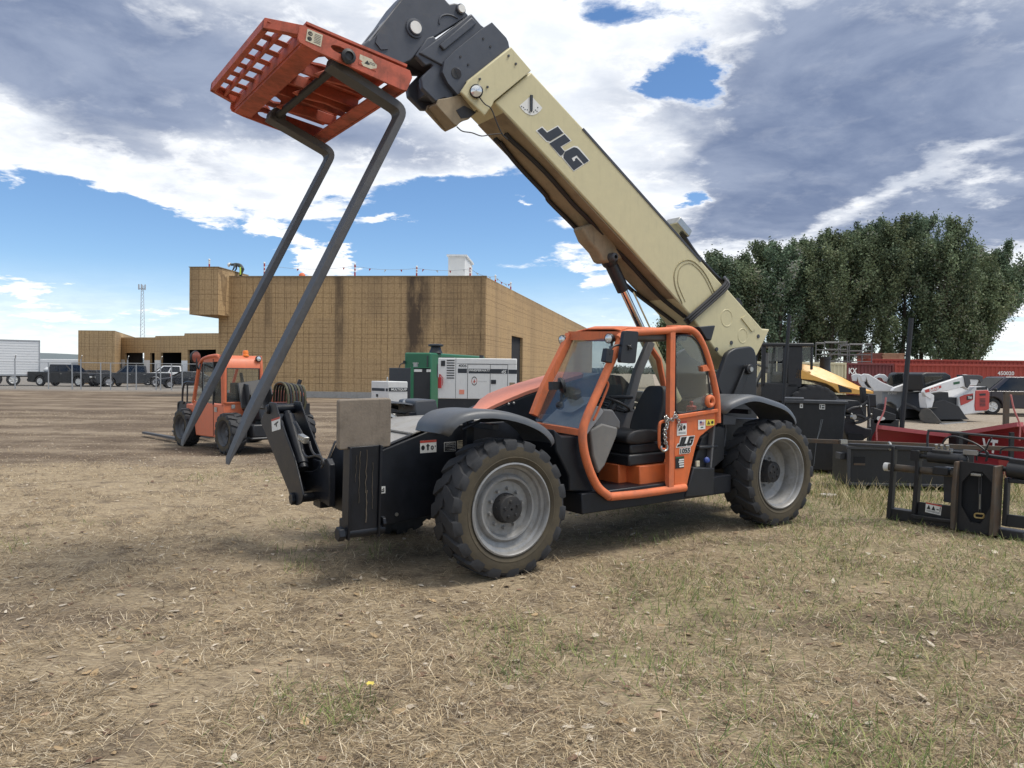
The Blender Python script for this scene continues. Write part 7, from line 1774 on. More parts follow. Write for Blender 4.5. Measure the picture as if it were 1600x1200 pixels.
# ------------------------------------------------------------------ fork frame attachment in front
def fork_frame():
    a, c = base_pt(1386, 812), base_pt(1600, 846); G = Frame(a, math.atan2((c - a).y, (c - a).x))
    g = thing('fork_frame', 'black loader attachment frame with hydraulic cylinders, lying in the grass at the right edge', 'attachment', frame=G)
    Yp = lambda pts, y=0: [G.Y(*ZR4(*p), y) for p in pts]
    def plate(name, pts, y0, y1, m='worn_black', par=g, bev=.008):
        b = MB(); b.xz([(p.x, p.z) for p in Yp(pts)], y0, y1); return b.done(name, m, par, bevel=bev)
    plate('post', [(702, 248), (724, 250), (716, 450), (695, 752), (664, 748), (690, 450)], 0, .09)
    plate('post', [(868, 275), (892, 277), (888, 470), (862, 775), (833, 768), (858, 470)], -.01, .09)
    plate('bottom_beam', [(680, 668), (842, 690), (840, 765), (672, 748)], .02, .16)
    plate('bottom_beam', [(842, 735), (1160, 765), (1600, 830), (1600, 900), (1400, 852), (1150, 812), (838, 768)], -.015, .15)
    plate('lower_plate', [(876, 625), (1160, 658), (1156, 752), (868, 716)], .03, .06)
    plate('top_rail', [(400, 228), (690, 240), (1060, 262), (1100, 268), (1100, 290), (880, 282), (720, 268), (400, 246)], .03, .10, 'dark_steel')
    plate('rear_post', [(1000, 395), (1090, 405), (1085, 648), (998, 636)], .22, .30, 'dark_steel')
    plate('lower_bar', [(845, 705), (1000, 728), (1150, 745), (1150, 770), (845, 735)], -.04, .02)
    b = MB(); p, q = G.Y(*ZR4(690, 388), .06), G.Y(*ZR4(1165, 436), .06); b.cyl(p, q, .042, seg=16); pp = b.done('cross_shaft', 'rusty_steel', g)
    b = MB(); e = (q - p).normalized(); b.cyl(p - e * .055, p, .05, seg=20); b.done('shaft_end', 'white_metal', pp)
    b = MB(); p, q = G.Y(*ZR4(955, 318), .05), G.Y(*ZR4(1180, 340), .05); e = (q - p).normalized(); b.cyl(p, q, .066, seg=20); b.cyl(p - e * .16, p, .03); b.box(p - e * .13, (.10, .12, .12)); b.ball(q, .07, 12, 8); b.done('hydraulic_cylinder', 'worn_black', g, bevel=.004)
    b = MB(); p, q = G.Y(*ZR4(1495, 405), .05), G.Y(*ZR4(1640, 425), .05); b.cyl(p, q, .085, seg=20); b.cyl(p - (q - p).normalized() * .22, p, .028); b.done('hydraulic_cylinder', 'worn_black', g, bevel=.004)
    # centre latch box
    out = [(1178, 342), (1450, 378), (1432, 700), (1422, 846), (1148, 800), (1160, 600)]
    cav = [(1275, 412), (1345, 418), (1408, 490), (1402, 640), (1345, 745), (1330, 765), (1262, 752), (1200, 640), (1205, 485)]
    P = [(p.x, p.z) for p in Yp(out)]; C_ = [(p.x, p.z) for p in Yp(cav)]
    vs, fs = plate_with_holes(P, [C_]); b = MB(); V = [b.v((v.x, -.10 + .02 * (v.z + .5), v.y)) for v in vs]
    for f in fs: b.f([V[i] for i in f])
    ctr = b.done('latch_plate', 'worn_black', g, bevel=.004)
    plate('latch_back', [(1190, 360), (1440, 390), (1415, 830), (1160, 785)], -.02, .06, 'dark_inside', ctr)
    plate('side_cheek', [(1170, 345), (1192, 345), (1172, 800), (1142, 800), (1148, 560)], -.17, .05, 'rusty_steel', ctr)
    plate('side_cheek', [(1432, 375), (1452, 378), (1430, 848), (1400, 846), (1418, 600)], -.17, .05, 'rusty_steel', ctr)
    plate('latch_bar', [(1272, 424), (1342, 432), (1340, 446), (1272, 440)], -.13, -.08, 'zinc', ctr, .003)
    b = MB()
    for x in (1297, 1312): b.tube([G.Y(*ZR4(x, 440), -.07), G.Y(*ZR4(x - 4, 690), -.06)], .006, 6)
    b.done('latch_rod', 'dark_steel', ctr)
    b = MB(); b.tube(round_poly(Yp([(1268, 700), (1332, 706), (1325, 735), (1265, 728)], -.10), .02, 3), .010, 6, loop=True); mat('brass', (.42, .31, .13), .4, metal=.6, var=.2); b.done('ring', 'brass', ctr)
    b = MB(); k = G.Y(*ZR4(1303, 610), -.09); b.tube(smooth_path([k + Vector((0, 0, .06)), k + Vector((.012, 0, .02)), k + Vector((-.01, 0, -.03)), k + Vector((0, 0, -.1))], 4), [.006] * 12 + [.012], 6) if False else b.tube([k + Vector((0, 0, .06)), k, k + Vector((0, 0, -.1))], .009, 6); b.done('latch_pin', 'zinc', ctr)
    # right section
    plate('post', [(1465, 460), (1495, 465), (1478, 790), (1446, 785)], 0, .08)
    plate('post', [(1490, 330), (1620, 345), (1620, 385), (1490, 368)], .02, .12)
    plate('upper_bar', [(1495, 465), (1640, 480), (1640, 508), (1495, 495)], 0, .08)
    plate('lower_plate', [(1470, 708), (1640, 728), (1640, 812), (1460, 790)], .02, .06)
    plate('rear_rail', [(885, 268), (1200, 290), (1480, 330), (1480, 352), (1200, 312), (885, 288)], .12, .20)
    b = MB(); b.tube(smooth_path(Yp([(950, 285), (948, 200), (955, 150), (975, 142), (1180, 160), (1640, 200)], .25), 4), .014, 6); b.done('guard_bar', 'dark_steel', g)
    b = MB()
    for pts in ([(1060, 270), (1055, 215), (1110, 180), (1200, 200), (1290, 240), (1345, 290), (1350, 345)], [(1280, 345), (1285, 300), (1330, 275), (1358, 300), (1340, 350)], [(1340, 280), (1360, 230), (1382, 190)], [(1440, 300), (1450, 265), (1520, 255), (1640, 270)]):
        b.tube(smooth_path(Yp(pts, .1), 4), .010, 6)
    b.done('hydraulic_hose', 'hose_black', g)
    b = MB(); v = G.Y(*ZR4(1050, 262), .05)
    for dx in (-.06, 0, .06): b.cyl(v + Vector((dx, 0, -.03)), v + Vector((dx, -.02, .04)), .02, seg=8)
    b.box(v + Vector((0, 0, -.03)), (.2, .06, .04)); b.box(G.Y(*ZR4(1240, 290), .05), (.14, .05, .05)); b.done('valve', 'zinc', g)
    b = MB(); b.box(G.Y(*ZR4(1050, 290), .06), (.2, .1, .05)); b.done('clamp', 'worn_black', g, bevel=.01); b = MB(); b.box(G.Y(*ZR4(1045, 415), .02), (.17, .1, .09)); b.done('clamp', 'worn_black', g, bevel=.01)
    u, w = G.Y(*ZR4(932, 690), .03), G.Y(*ZR4(1040, 648), .03)
    decal(g, 'warning_decal', (u.x, .028, u.z - .002), (1, 0, -.08), (.08, 0, 1), w.x - u.x, .115, [('red_decal', rc(0, .86, 1, 1)), ('black_decal', [(.08, .35), (.34, .35), (.2, .8)]), ('black_decal', [(.38, .35), (.64, .35), (.5, .8)]), ('black_decal', rc(.7, .45, .85, .55)), ('black_decal', rc(.9, .35, .95, .8))] + lines('dark_steel', .08, .92, (.12, .22), .04))
    for x0 in (1300,): 
        b = MB(); p = G.Y(*ZR4(1470, 370), .15); b.box(p, (.12, .04, .12)); b.done('bracket', 'loader_red', g, bevel=.01)
fork_frame()
# long steel pole resting across
p, q = at(1200, 686, 11.5), at(1700, 706, 10.4)
b = MB(); b.tube([p, q], .03, 8, prof=[(-.02, -.03), (.02, -.03), (.02, .03), (-.02, .03)], up=(0, 0, 1)); o = b.done('steel_pole', 'rusty_steel', bevel=.004); tag(o, 'long thin steel bar lying across the black box and the fork frame', 'bar')
b = MB(); c = p.lerp(q, .235); b.lathe([(.05 + .016 * math.cos(t), .016 * math.sin(t)) for t in [k * .785 for k in range(8)]], at(1390, 697, 10.9), (.9, -.1, .1), 16, loop=True); b.done('ring_clamp', 'zinc', o); b = MB(); b.box(at(1318, 690, 11.2), (.1, .05, .06)); b.done('clamp', 'zinc', o)

# ------------------------------------------------------------------ red V plough
def plow():
    l, m_, r_ = at(1372, 668, 13.4), at(1480, 681, 13.9), at(1597, 664, 12.4); m2 = at(1502, 679, 13.9)
    g = thing('snow_plow', 'dark red V shaped snow plough with white letters behind the fork frame', 'plough', flat(m_))
    b = MB()
    for u, v, nm in ((l, m_, 0), (m2, r_, 1)):
        u, v = u - flat(m_), v - flat(m_)
        d = (v - u); d.z = 0; d.normalize(); n = Vector((d.y, -d.x, 0)); n = n if n.y < 0 else -n
        w = MB(); rows = []
        for t in (0, .5, 1):
            p = u.lerp(v, t); zt = p.z; f = flat(p)
            rows.append([f + n * (.10 - .22 * math.sin(math.pi * s * .9)) + Vector((0, 0, .02 + (zt - .02) * s)) for s in (0, .2, .4, .6, .8, 1.0)] + [f + n * (.04 - .22 * math.sin(math.pi * s * .9)) + Vector((0, .0, .02 + (zt - .02) * s)) for s in (1.0, .8, .6, .4, .2, 0)])
        w.rings(rows); wing = w.done('wing', 'plow_red', g, smooth=50)
        e = MB(); e.tube([u + n * .03 + Vector((0, 0, .01)), v + n * .03 + Vector((0, 0, .01))], .03, 8, prof=[(-.05, -.035), (.05, -.035), (.06, .035), (-.06, .035)], up=(0, 0, 1)); e.done('top_edge', 'plow_edge', wing)
        if nm == 1:
            t = MB(); c = u.lerp(v, .62); t.text('WESTERN'[-2:] if False else 'VT', flat(c) + n * .13 + Vector((0, 0, c.z - .30)), d, (0, 0, 1), .30, .004, .1, .012); t.done('lettering', 'white_decal', wing, smooth=0, recalc=False)
        for k in range(3):
            pass
    b = MB(); c = (m_ + m2) / 2 - flat(m_); b.cyl((c.x, c.y, .1), (c.x, c.y, c.z + .02), .06); b.b2((c.x - .1, c.y - .25, .3), (c.x + .1, c.y, .8)); b.done('hinge', 'worn_black', g)
    for (x0, y0, x1, y1, dd) in ((240, 745, 322, 478, 13.4), (1562, 735, 1478, 455, 12.4)):
        b = MB(); A, B_ = at(*ZR3(x0, y0), dd) - flat(m_), at(*ZR3(x1, y1), dd) - flat(m_); mid = (A + B_) / 2 + Vector((.04 if x1 > x0 else -.02, 0, 0)); b.tube(smooth_path([A - Vector((0, 0, .25)), A, mid, B_], 5), .014, 6)
        b.done('marker_rod', 'marker_pink', g)
    b = MB()
    for x, yt in ((1580, 664), (1500, 690)): b.box(at(x, 700, 12.2) - flat(m_), (.06, .05, .5))
    b.done('stay', 'worn_black', g)
plow()
def post(px0, py0, px1, py1, D, r, label, foot=True):
    a, c = at(px0, py0, D), at(px1, py1, D); d = (c - a).normalized(); a2 = a - d * ((a.z) / d.z) if not foot else a - d * (a.z / d.z)
    b = MB(); b.tube([a2, c], r, 8); b.box(a2 + Vector((0, 0, .03)), (.5, .4, .06)); o = b.done('steel_post', 'worn_black'); tag(o, label, 'post')
post(1409, 668, 1424, 497, 14.6, .047, 'leaning black steel post beside the red snow plough')
post(1226, 600, 1233.5, 492, 15.2, .035, 'thin black steel post in front of the yellow roller cab')

# ------------------------------------------------------------------ black hydraulic attachment between bin and plough
def breaker():
    c = base_pt(1348, 700); c = flat(at(1348, 600, 15.0)); g = thing('loader_attachment', 'black hydraulic loader attachment with curved hoses between the bucket and the red plough', 'attachment', c)
    P = lambda x, y, d=15.0: at(*zoom(12, 1300, 590)(x, y), d) - c
    b = MB()
    b.prism([P(*p) for p in [(230, 700), (420, 690), (440, 880), (640, 950), (750, 960), (750, 1080), (600, 1160), (300, 1180), (220, 960)]], (0, .5, 0))
    b.prism([P(*p) for p in [(660, 300), (830, 310), (835, 540), (720, 560), (690, 480)]], (0, .3, 0))
    b.prism([P(*p) for p in [(555, 175), (640, 180), (665, 480), (580, 480)]], (0, .12, 0))
    b.prism([P(*p) for p in [(230, 420), (500, 430), (620, 700), (560, 760), (240, 640)]], (0, .4, 0))
    b.b2((P(400, 0).x - .35, .0, 0), (P(400, 0).x + .35, .5, .35)); b.done('body', 'worn_black', g, bevel=.015)
    b = MB(); b.prism([P(*p, 14.93) for p in [(310, 1040), (560, 1055), (610, 1110), (590, 1180), (320, 1180)]], (0, .02, 0)); b.done('opening', 'dark_inside', g)
    b = MB()
    for pts in ([(290, 620), (400, 570), (520, 550), (640, 470), (670, 440)], [(430, 850), (560, 820), (680, 750), (735, 690)], [(660, 330), (680, 480), (690, 640), (700, 760)], [(440, 700), (560, 730), (640, 780)]):
        b.tube(smooth_path([P(*p, 14.9) for p in pts], 5), .03, 7)
    b.done('hydraulic_hose', 'hose_black', g)
    b = MB(); q = P(380, 735, 14.85); b.cyl(q, q + Vector((.02, -.06, 0)), .05, seg=14); b.tube([P(700, 790, 14.9), P(705, 920, 14.9)], .022, 8)
    for x, y in ((545, 545), (650, 525), (735, 690), (370, 680), (240, 750)): b.ball(P(x, y, 14.85), .02, 8, 6)
    b.done('coupling', 'zinc', g)
    b = MB(); b.prism([P(*p, 15.6) for p in [(780, 560), (1200, 690), (1200, 800), (1100, 870), (780, 860)]], (0, .12, 0)); b.b2((P(1000, 0, 15.6).x - .3, .6, 0), (P(1000, 0, 15.6).x + .3, .72, .9)); arm = b.done('push_arm', 'worn_black', g, bevel=.01)
    b = MB(); q = P(895, 765, 15.59); b.prism([q + Vector((.085 * math.cos(t) * (1.0 + .3 * math.cos(t)), 0, .045 * math.sin(t))) for t in [k * .393 for k in range(16)]], (0, -.004, 0)); b.done('oval_badge', 'white_decal', arm)
breaker()

# ------------------------------------------------------------------ yellow roller
def roller():
    D = 22.5; o = flat(at(1290, 600, D)); an = R(-9); Q = Frame(o, an); g = thing('road_roller', 'yellow and black road roller with a glazed cab, behind the black bucket', 'roller', frame=Q)
    Yp = lambda pts, y: [Q.Y(*ZR2(*p), y) for p in pts]
    near = -.85
    up = Yp([(445, 492), (478, 450), (690, 490), (770, 525), (935, 600), (1110, 690), (1232, 735)], near)
    b = MB(); lowp = Yp([(1232, 768), (1100, 776), (872, 762), (808, 700), (740, 662), (620, 632), (412, 606)], near)
    mid = Yp([(438, 500), (560, 560), (760, 640), (930, 690), (1050, 722), (1110, 735), (1232, 745)], near)
    # side facet and chamfered top
    side = mid + lowp
    b.xz([(p.x, p.z) for p in side], near, near + 1.7)
    rows = []
    for m_, u in zip(mid, up): rows.append([(m_.x, near, m_.z), (u.x, near + .28, u.z), (u.x, near + 1.42, u.z), (m_.x, near + 1.7, m_.z)])
    b.rings(rows, closed=False, cap=False); b.rings([[r[0] for r in rows]], cap=False) if False else None
    b.face(rows[0]); b.face(rows[-1][::-1])
    b.done('hood', 'roller_yellow', g, bevel=.012)
    b = MB(); v = Yp([(862, 672), (1002, 725), (1006, 755), (880, 755)], near); b.prism([p + Vector((0, -.012, 0)) for p in v], (0, .01, 0))
    pl = [Vector(rows[4][1]).lerp(Vector(rows[5][1]), 0.1), Vector(rows[5][1]), Vector(rows[5][2]), Vector(rows[4][2]).lerp(Vector(rows[5][2]), .1)]
    b.prism([p + Vector((0, 0, .006)) for p in pl], (0, 0, .01)); b.done('vent_grille', 'plastic_black', g)
    b = MB(); e = Yp([(727, 480)], 0)[0]; b.cyl(e + Vector((0, 0, -.1)), e + Vector((0, 0, .22)), .15, seg=16); b.cyl(e + Vector((0, 0, .2)), e + Vector((0, 0, .27)), .17, seg=16); b.cyl(e + Vector((0, 0, -.2)), e, .17, .15, seg=16); b.done('air_cleaner', 'plastic_black', g)
    # cab
    c = Yp([(92, 245), (595, 232), (600, 440), (470, 450), (410, 610), (400, 700), (100, 700), (45, 590), (50, 560)], near)
    x0, x1 = c[0].x, c[1].x; zt = c[0].z; zb = c[6].z; xm = Yp([(300, 400)], near)[0].x; xm2 = Yp([(455, 400)], near)[0].x; zr = Yp([(520, 445)], near)[0].z
    b = MB(); b.b2((x0 - .06, near - .04, zt - .08), (x1 + .05, near + 1.64, zt + .02))
    for x, w in ((x0, .12), (xm + .02, .10), (xm2 - .1, .40), (x1, .07)):
        for y in (near, near + 1.55): b.b2((x - w / 2, y, zb if x < xm2 else zr - .2), (x + w / 2, y + .09, zt - .07))
    b.b2((x0 - .05, near, zb - .4), (xm2, near + 1.6, zb + .12)); b.b2((xm2 - .3, near + .02, zb - .4), (xm2 + .02, near + 1.58, zr))
    cab = b.done('cab', 'worn_black', g, bevel=.03)
    for pts in ([(135, 270), (290, 265), (285, 430), (135, 432)], [(132, 452), (285, 450), (270, 650), (150, 640), (128, 600)], [(468, 270), (585, 262), (590, 440), (470, 432)]):
        q = MB(); q.prism(round_poly(Yp(pts, near + .02), .06, 3), (0, .012, 0)); q.done('cab_window', 'cab_glass', cab, smooth=0)
    b = MB(); s = Yp([(215, 560)], 0)[0]; b.b2((s.x - .2, -.3, zb), (s.x + .3, .3, zb + .45)); b.b2((s.x - .25, -.28, zb + .4), (s.x - .1, .28, zb + 1.0)); b.tube([(s.x - .6, 0, zb), (s.x - .35, 0, zb + .55)], .05, 8); b.lathe([(.2 + .02 * math.cos(t), .02 * math.sin(t)) for t in [k * .785 for k in range(8)]], (s.x - .35, 0, zb + .58), (.4, 0, 1), 20, loop=True); b.done('seat', 'dash_grey', cab)
    r = .76; w = MB(); wx = Yp([(605, 960)], near)[0].x
    for y in (near + .1, near + 1.6): make_tyre('wheel', r, .5, .36, g, (wx, y, r - .01), 20, .03)
    b = MB(); b.lathe([(.36, -.2), (.37, .22), (.3, .1), (.01, .08)], (wx, near + .1, r), (0, -1, 0), 24); b.b2((wx - .4, near + .3, .5), (wx + 1.5, near + 1.4, 1.2)); b.b2((wx - 1.2, near + .3, .6), (wx + .2, near + 1.4, 1.3)); b.done('rear_frame', 'worn_black', g)
    b = MB(); dx = wx - 3.1
    b.lathe([(.05, -1.05), (.72, -1.05), (.75, -1.03), (.75, 1.03), (.72, 1.05), (.05, 1.05)], (dx, 0, .75), (0, 1, 0), 40); b.done('drum', 'rusty_steel', g)
    b = MB()
    for y in (-1.2, 1.1): b.xz([(dx - 1.0, .55), (dx + 1.3, .55), (dx + 1.4, 1.1), (dx + .9, 1.25), (dx - .9, 1.15)], y, y + .1)
    b.b2((dx + .9, -1.2, .6), (dx + 1.4, 1.2, 1.2)); b.b2((dx - 1.05, -1.2, .55), (dx - .9, 1.2, 1.15)); b.done('drum_frame', 'box_cream', g, bevel=.05, seg=3)
roller()

# ------------------------------------------------------------------ compact loaders
def loader(name_label, P3, D, an_deg, origin_px, white, body_m, right):
    o = flat(at(origin_px, 600, D)); Q = Frame(o, R(an_deg)); g = thing('track_loader', name_label, 'loader', frame=Q)
    return g, Q
def loader_right():
    D = 31; o = flat(at(1500, 600, D)); Q = Frame(o, R(197)); g = thing('skid_steer', 'white and red tracked skid steer loader with its bucket lowered', 'loader', frame=Q)
    near = .82                                                              # its left side faces the viewer
    Yp = lambda pts, y=near: [Q.Y(*ZR3(*p), y) for p in pts]
    def pl(name, pts, y0, y1, m, par=g, bev=.02): 
        b = MB(); b.xz([(p.x, p.z) for p in Yp(pts, y0 if abs(y0) > abs(y1) else y1)], y0, y1); return b.done(name, m, par, bevel=bev, seg=2)
    arm = pl('lift_arm', [(672, 432), (690, 400), (840, 345), (1030, 285), (1060, 268), (1210, 282), (1220, 300), (1180, 330), (1160, 370), (1100, 372), (1090, 410), (1065, 400), (1040, 380), (930, 412), (740, 440), (760, 470), (740, 500), (690, 470)], .70, .86, 'loader_white')
    b = MB(); b.xz([(p.x, p.z) for p in Yp([(672, 432), (690, 400), (840, 345), (1030, 285), (1060, 268), (1210, 282), (1180, 330), (1100, 372), (930, 412), (740, 440)], .86)], -.86, -.70); b.done('lift_arm', 'loader_white', g, bevel=.02)
    pl('arm_pivot', [(1040, 270), (1180, 272), (1222, 285), (1220, 330), (1200, 350), (1180, 315), (1100, 312), (1110, 350), (1080, 395), (1060, 380)], .55, .89, 'dark_steel')
    dec = pl('side_decal', [(680, 412), (832, 368), (836, 388), (790, 414), (690, 436)], .861, .866, 'loader_red', arm, 0)
    b = MB(); c = Yp([(768, 402)], .868)[0]; b.text('Bobcat', c, (-1, 0, .26), (.26, 0, 1), .17, .003, .1, .004); b.done('lettering', 'white_decal', arm, smooth=0, recalc=False)
    pl('small_badge', [(945, 340), (1005, 330), (1005, 352), (950, 362)], .861, .866, 'green_decal', arm, 0)
    rear = pl('engine_housing', [(1000, 480), (1100, 430), (1135, 385), (1265, 380), (1280, 430), (1278, 600), (1190, 625), (1030, 650), (1000, 600)], -.72, .72, 'loader_white', g, .05)
    pl('side_panel', [(1005, 475), (1050, 455), (1130, 442), (1130, 500), (1080, 530), (1015, 555)], .721, .735, 'loader_red', rear, .005)
    pl('model_plate', [(1070, 468), (1128, 458), (1126, 495), (1070, 505)], .736, .742, 'worn_black', rear, 0)
    b = MB(); c = Yp([(1098, 482)], .744)[0]; b.text('T66', c, (-1, 0, 0), (0, 0, 1), .13, .002, .1, .004); b.done('lettering', 'white_decal', rear, smooth=0, recalc=False)
    q = Yp([(1145, 415), (1282, 415), (1278, 600), (1150, 605)], .70); xr_ = min(p.x for p in q)
    b = MB(); b.xz([(p.x, p.z) for p in Yp([(1152, 415), (1270, 412), (1282, 440), (1278, 590), (1250, 602), (1150, 604), (1143, 560)], .74)], -.6, .745); rg = b.done('rear_grille', 'loader_red', g, bevel=.03)
    b = MB()
    for k in range(6): b.xz([(p.x, p.z) for p in Yp([(1190, 490 + 13 * k), (1242, 489 + 13 * k), (1242, 495 + 13 * k), (1190, 496 + 13 * k)], .747)], .746, .752)
    b.xz([(p.x, p.z) for p in Yp([(1185, 445), (1245, 442), (1245, 462), (1190, 464)], .747)], .746, .75); b.done('grille_slot', 'worn_black', rg, smooth=0)
    pl('top_vent', [(1160, 385), (1262, 380), (1262, 408), (1162, 410)], .721, .73, 'worn_black', rear, 0)
    cab = pl('cab', [(655, 265), (700, 248), (880, 250), (925, 275), (932, 330), (900, 345), (905, 420), (670, 420)], -.5, .5, 'worn_black', g, .05)
    b = MB(); b.prism(round_poly(Yp([(672, 285), (845, 275), (850, 345), (690, 375)], .51), .06, 3), (0, .006, 0)); b.done('cab_window', 'dark_glass', cab, smooth=0)
    pl('chassis', [(740, 440), (900, 430), (905, 480), (1010, 480), (1010, 600), (700, 600)], -.6, .6, 'worn_black', g)
    pl('front_tower', [(690, 440), (750, 445), (770, 460), (770, 500), (750, 575), (700, 580), (690, 500)], .5, .84, 'loader_white', g)
    pl('front_tower', [(690, 440), (750, 445), (770, 460), (770, 500), (750, 575), (700, 580), (690, 500)], -.84, -.5, 'loader_white', g)
    tk = Yp([(720, 610), (780, 520), (860, 500), (1000, 560), (1060, 650), (1080, 672), (1100, 685), (730, 690)], .78); 
    for s in (1, -1):
        b = MB(); zz = [(p.x, max(p.z, .02)) for p in tk]; b.xz(zz, s * .40, s * .78); b.done('track', 'rubber', g, bevel=.06, seg=3)
loader_right()
def loader_left():
    D = 32; o = flat(at(1400, 600, D)); Q = Frame(o, R(-12)); g = thing('skid_steer', 'white and grey skid steer loader with a dark cab, behind the leaning black post', 'loader', frame=Q)
    near = -.8
    Yp = lambda pts, y=near: [Q.Y(*ZR3(*p), y) for p in pts]
    def pl(name, pts, y0, y1, m, par=g, bev=.02):
        yy = y0 if abs(y0) > abs(y1) else y1
        b = MB(); b.xz([(p.x, p.z) for p in Yp(pts, yy)], y0, y1); return b.done(name, m, par, bevel=bev, seg=2)
    a = [(85, 275), (120, 260), (165, 265), (290, 340), (420, 395), (470, 405), (460, 425), (210, 422), (195, 395), (160, 350), (140, 300), (135, 335), (95, 330)]
    pl('lift_arm', a, -.86, -.72, 'loader_white'); b = MB(); b.xz([(p.x, p.z) for p in Yp(a, -.86)], .72, .86); b.done('lift_arm', 'loader_white', g, bevel=.02)
    pl('arm_link', [(205, 285), (255, 262), (300, 268), (335, 300), (320, 335), (300, 330), (280, 300), (240, 295), (220, 310)], .3, .5, 'loader_white'); pl('arm_link', [(130, 300), (180, 350), (200, 395), (160, 390), (125, 350)], -.70, -.6, 'worn_black')
    body = pl('engine_housing', [(205, 412), (575, 415), (588, 470), (580, 640), (400, 640), (350, 600), (330, 545), (280, 512), (235, 515), (212, 560)], -.72, .72, 'loader_grey', g, .04)
    b = MB(); c = Yp([(380, 442)], -.726)[0]; b.text('EVOLVE', c, (1, 0, 0), (0, 0, 1), .13, .002, 0, .003) if False else b.text('EV500', c, (1, 0, 0), (0, 0, 1), .13, .002, 0, .003); b.done('lettering', 'white_wrap', body, smooth=0, recalc=False)
    b = MB()
    for x, y, rr_ in ((545, 525, .06), (432, 590, .04), (510, 590, .04)): p = Yp([(x, y)], -.725)[0]; b.box(p, (rr_ * 2.2, .01, rr_ * 2))
    b.done('decal', 'white_decal', body, smooth=0)
    pl('bumper_strip', [(400, 612), (585, 612), (585, 640), (400, 640)], -.75, -.721, 'galvanised', body, .01)
    cab = pl('cab', [(322, 350), (345, 262), (370, 248), (560, 248), (575, 300), (575, 412), (330, 412)], -.5, .5, 'worn_black', g, .05)
    b = MB(); b.prism(round_poly(Yp([(345, 345), (362, 275), (500, 262), (505, 385), (350, 372)], -.51), .06, 3), (0, -.006, 0)); b.done('cab_window', 'dark_glass', cab, smooth=0)
    b = MB(); f0, f1 = Yp([(575, 260), (655, 440)], -.45); b.prism([(f0.x + .02, -.45, f0.z), (f1.x, -.45, f1.z), (f1.x, .45, f1.z), (f0.x + .02, .45, f0.z)], (.015, 0, .01)); b.done('cab_door', 'cab_glass', cab, smooth=0)
    pl('front_tower', [(585, 440), (625, 455), (650, 560), (655, 620), (630, 640), (590, 600)], -.8, -.5, 'loader_white', g); pl('front_tower', [(585, 440), (625, 455), (650, 560), (655, 620), (630, 640), (590, 600)], .5, .8, 'loader_white', g)
    for s in (1, -1):
        b = MB(); zz = [(p.x, max(p.z, .02)) for p in Yp([(235, 600), (260, 540), (320, 540), (480, 640), (640, 640), (650, 690), (600, 720), (260, 720)], -.78)]; b.xz(zz, s * .42, s * .78); b.done('track', 'rubber', g, bevel=.06, seg=3)
    # bucket lowered in front, turned towards the viewer
    n0, n1 = on_ground(1473.4, 662.8), on_ground(1512, 659.5); lat = (n1 - n0); lat.z = 0; Wd = 2.1; lat.normalize(); th = math.atan2(lat.y, lat.x)
    b = MB(); b.M = Q.mw.inverted() @ (Matrix.Translation(n0) @ Matrix.Rotation(th - math.pi / 2, 4, 'Z'))          # x = out of the bucket mouth, y = along its lip
    prof = [(0, 0), (-.62, .0), (-.82, .10), (-.88, .30), (-.80, .52), (-.60, .58)]
    b.xz(prof + [(x * .96 + .0, z * .93 + .03) for x, z in prof][::-1], 0, Wd)
    for y in (0, Wd - .03): b.xz(prof + [(-.45, .52), (-.1, .12)], y, y + .03)
    bk = b.done('bucket', 'bucket_steel', g, bevel=.006)
    b = MB(); b.M = Q.mw.inverted() @ (Matrix.Translation(n0) @ Matrix.Rotation(th - math.pi / 2, 4, 'Z')); b.b2((-.12, -.01, -.005), (.06, Wd + .01, .028)); b.done('cutting_edge', 'galvanised', bk)
    b = MB(); b.M = Q.mw.inverted() @ (Matrix.Translation(n0) @ Matrix.Rotation(th - math.pi / 2, 4, 'Z'))
    for y in (.5, 1.5): b.tube([(-.85, y, .35), (-1.25, y, .55), (-1.7, y, .75)], .06, 8)
    b.done('bucket_linkage', 'worn_black', g)
loader_left()
VAN_side = [(2.6, .85), (2.55, 1.0), (1.7, 1.12), (-2.6, 1.15)]
vehicle('van', 'dark maroon van parked at the right edge behind the white and red loader', 'van', flat(at(1590, 600, 37)), R(176), 5.3, 2.0, VAN_side, [(1.85, -2.55, 1.1, 1.92), (1.0, -2.45, 1.80, 1.66)], (1.65, -1.6), 'van_dark', .38, rimm='white_metal')
# dark steel gate post of the yard
b = MB(); p = flat(at(1573, 600, 24)); zt = at(1573, 612, 24).z; b.b2((-.07, -.07, 0), (.07, .07, zt)); b.b2((-.07, -.05, zt - .1), (3.4, .05, zt)); b.b2((3.26, -.07, 0), (3.4, .07, zt)); b.b2((0, -.03, .55), (3.3, .03, .62)); o = b.done('steel_rack', 'rusty_steel', bevel=.01); o.location = p; o.rotation_euler = (0, 0, R(-8)); tag(o, 'rusty steel rack frame standing in front of the dark van', 'rack')

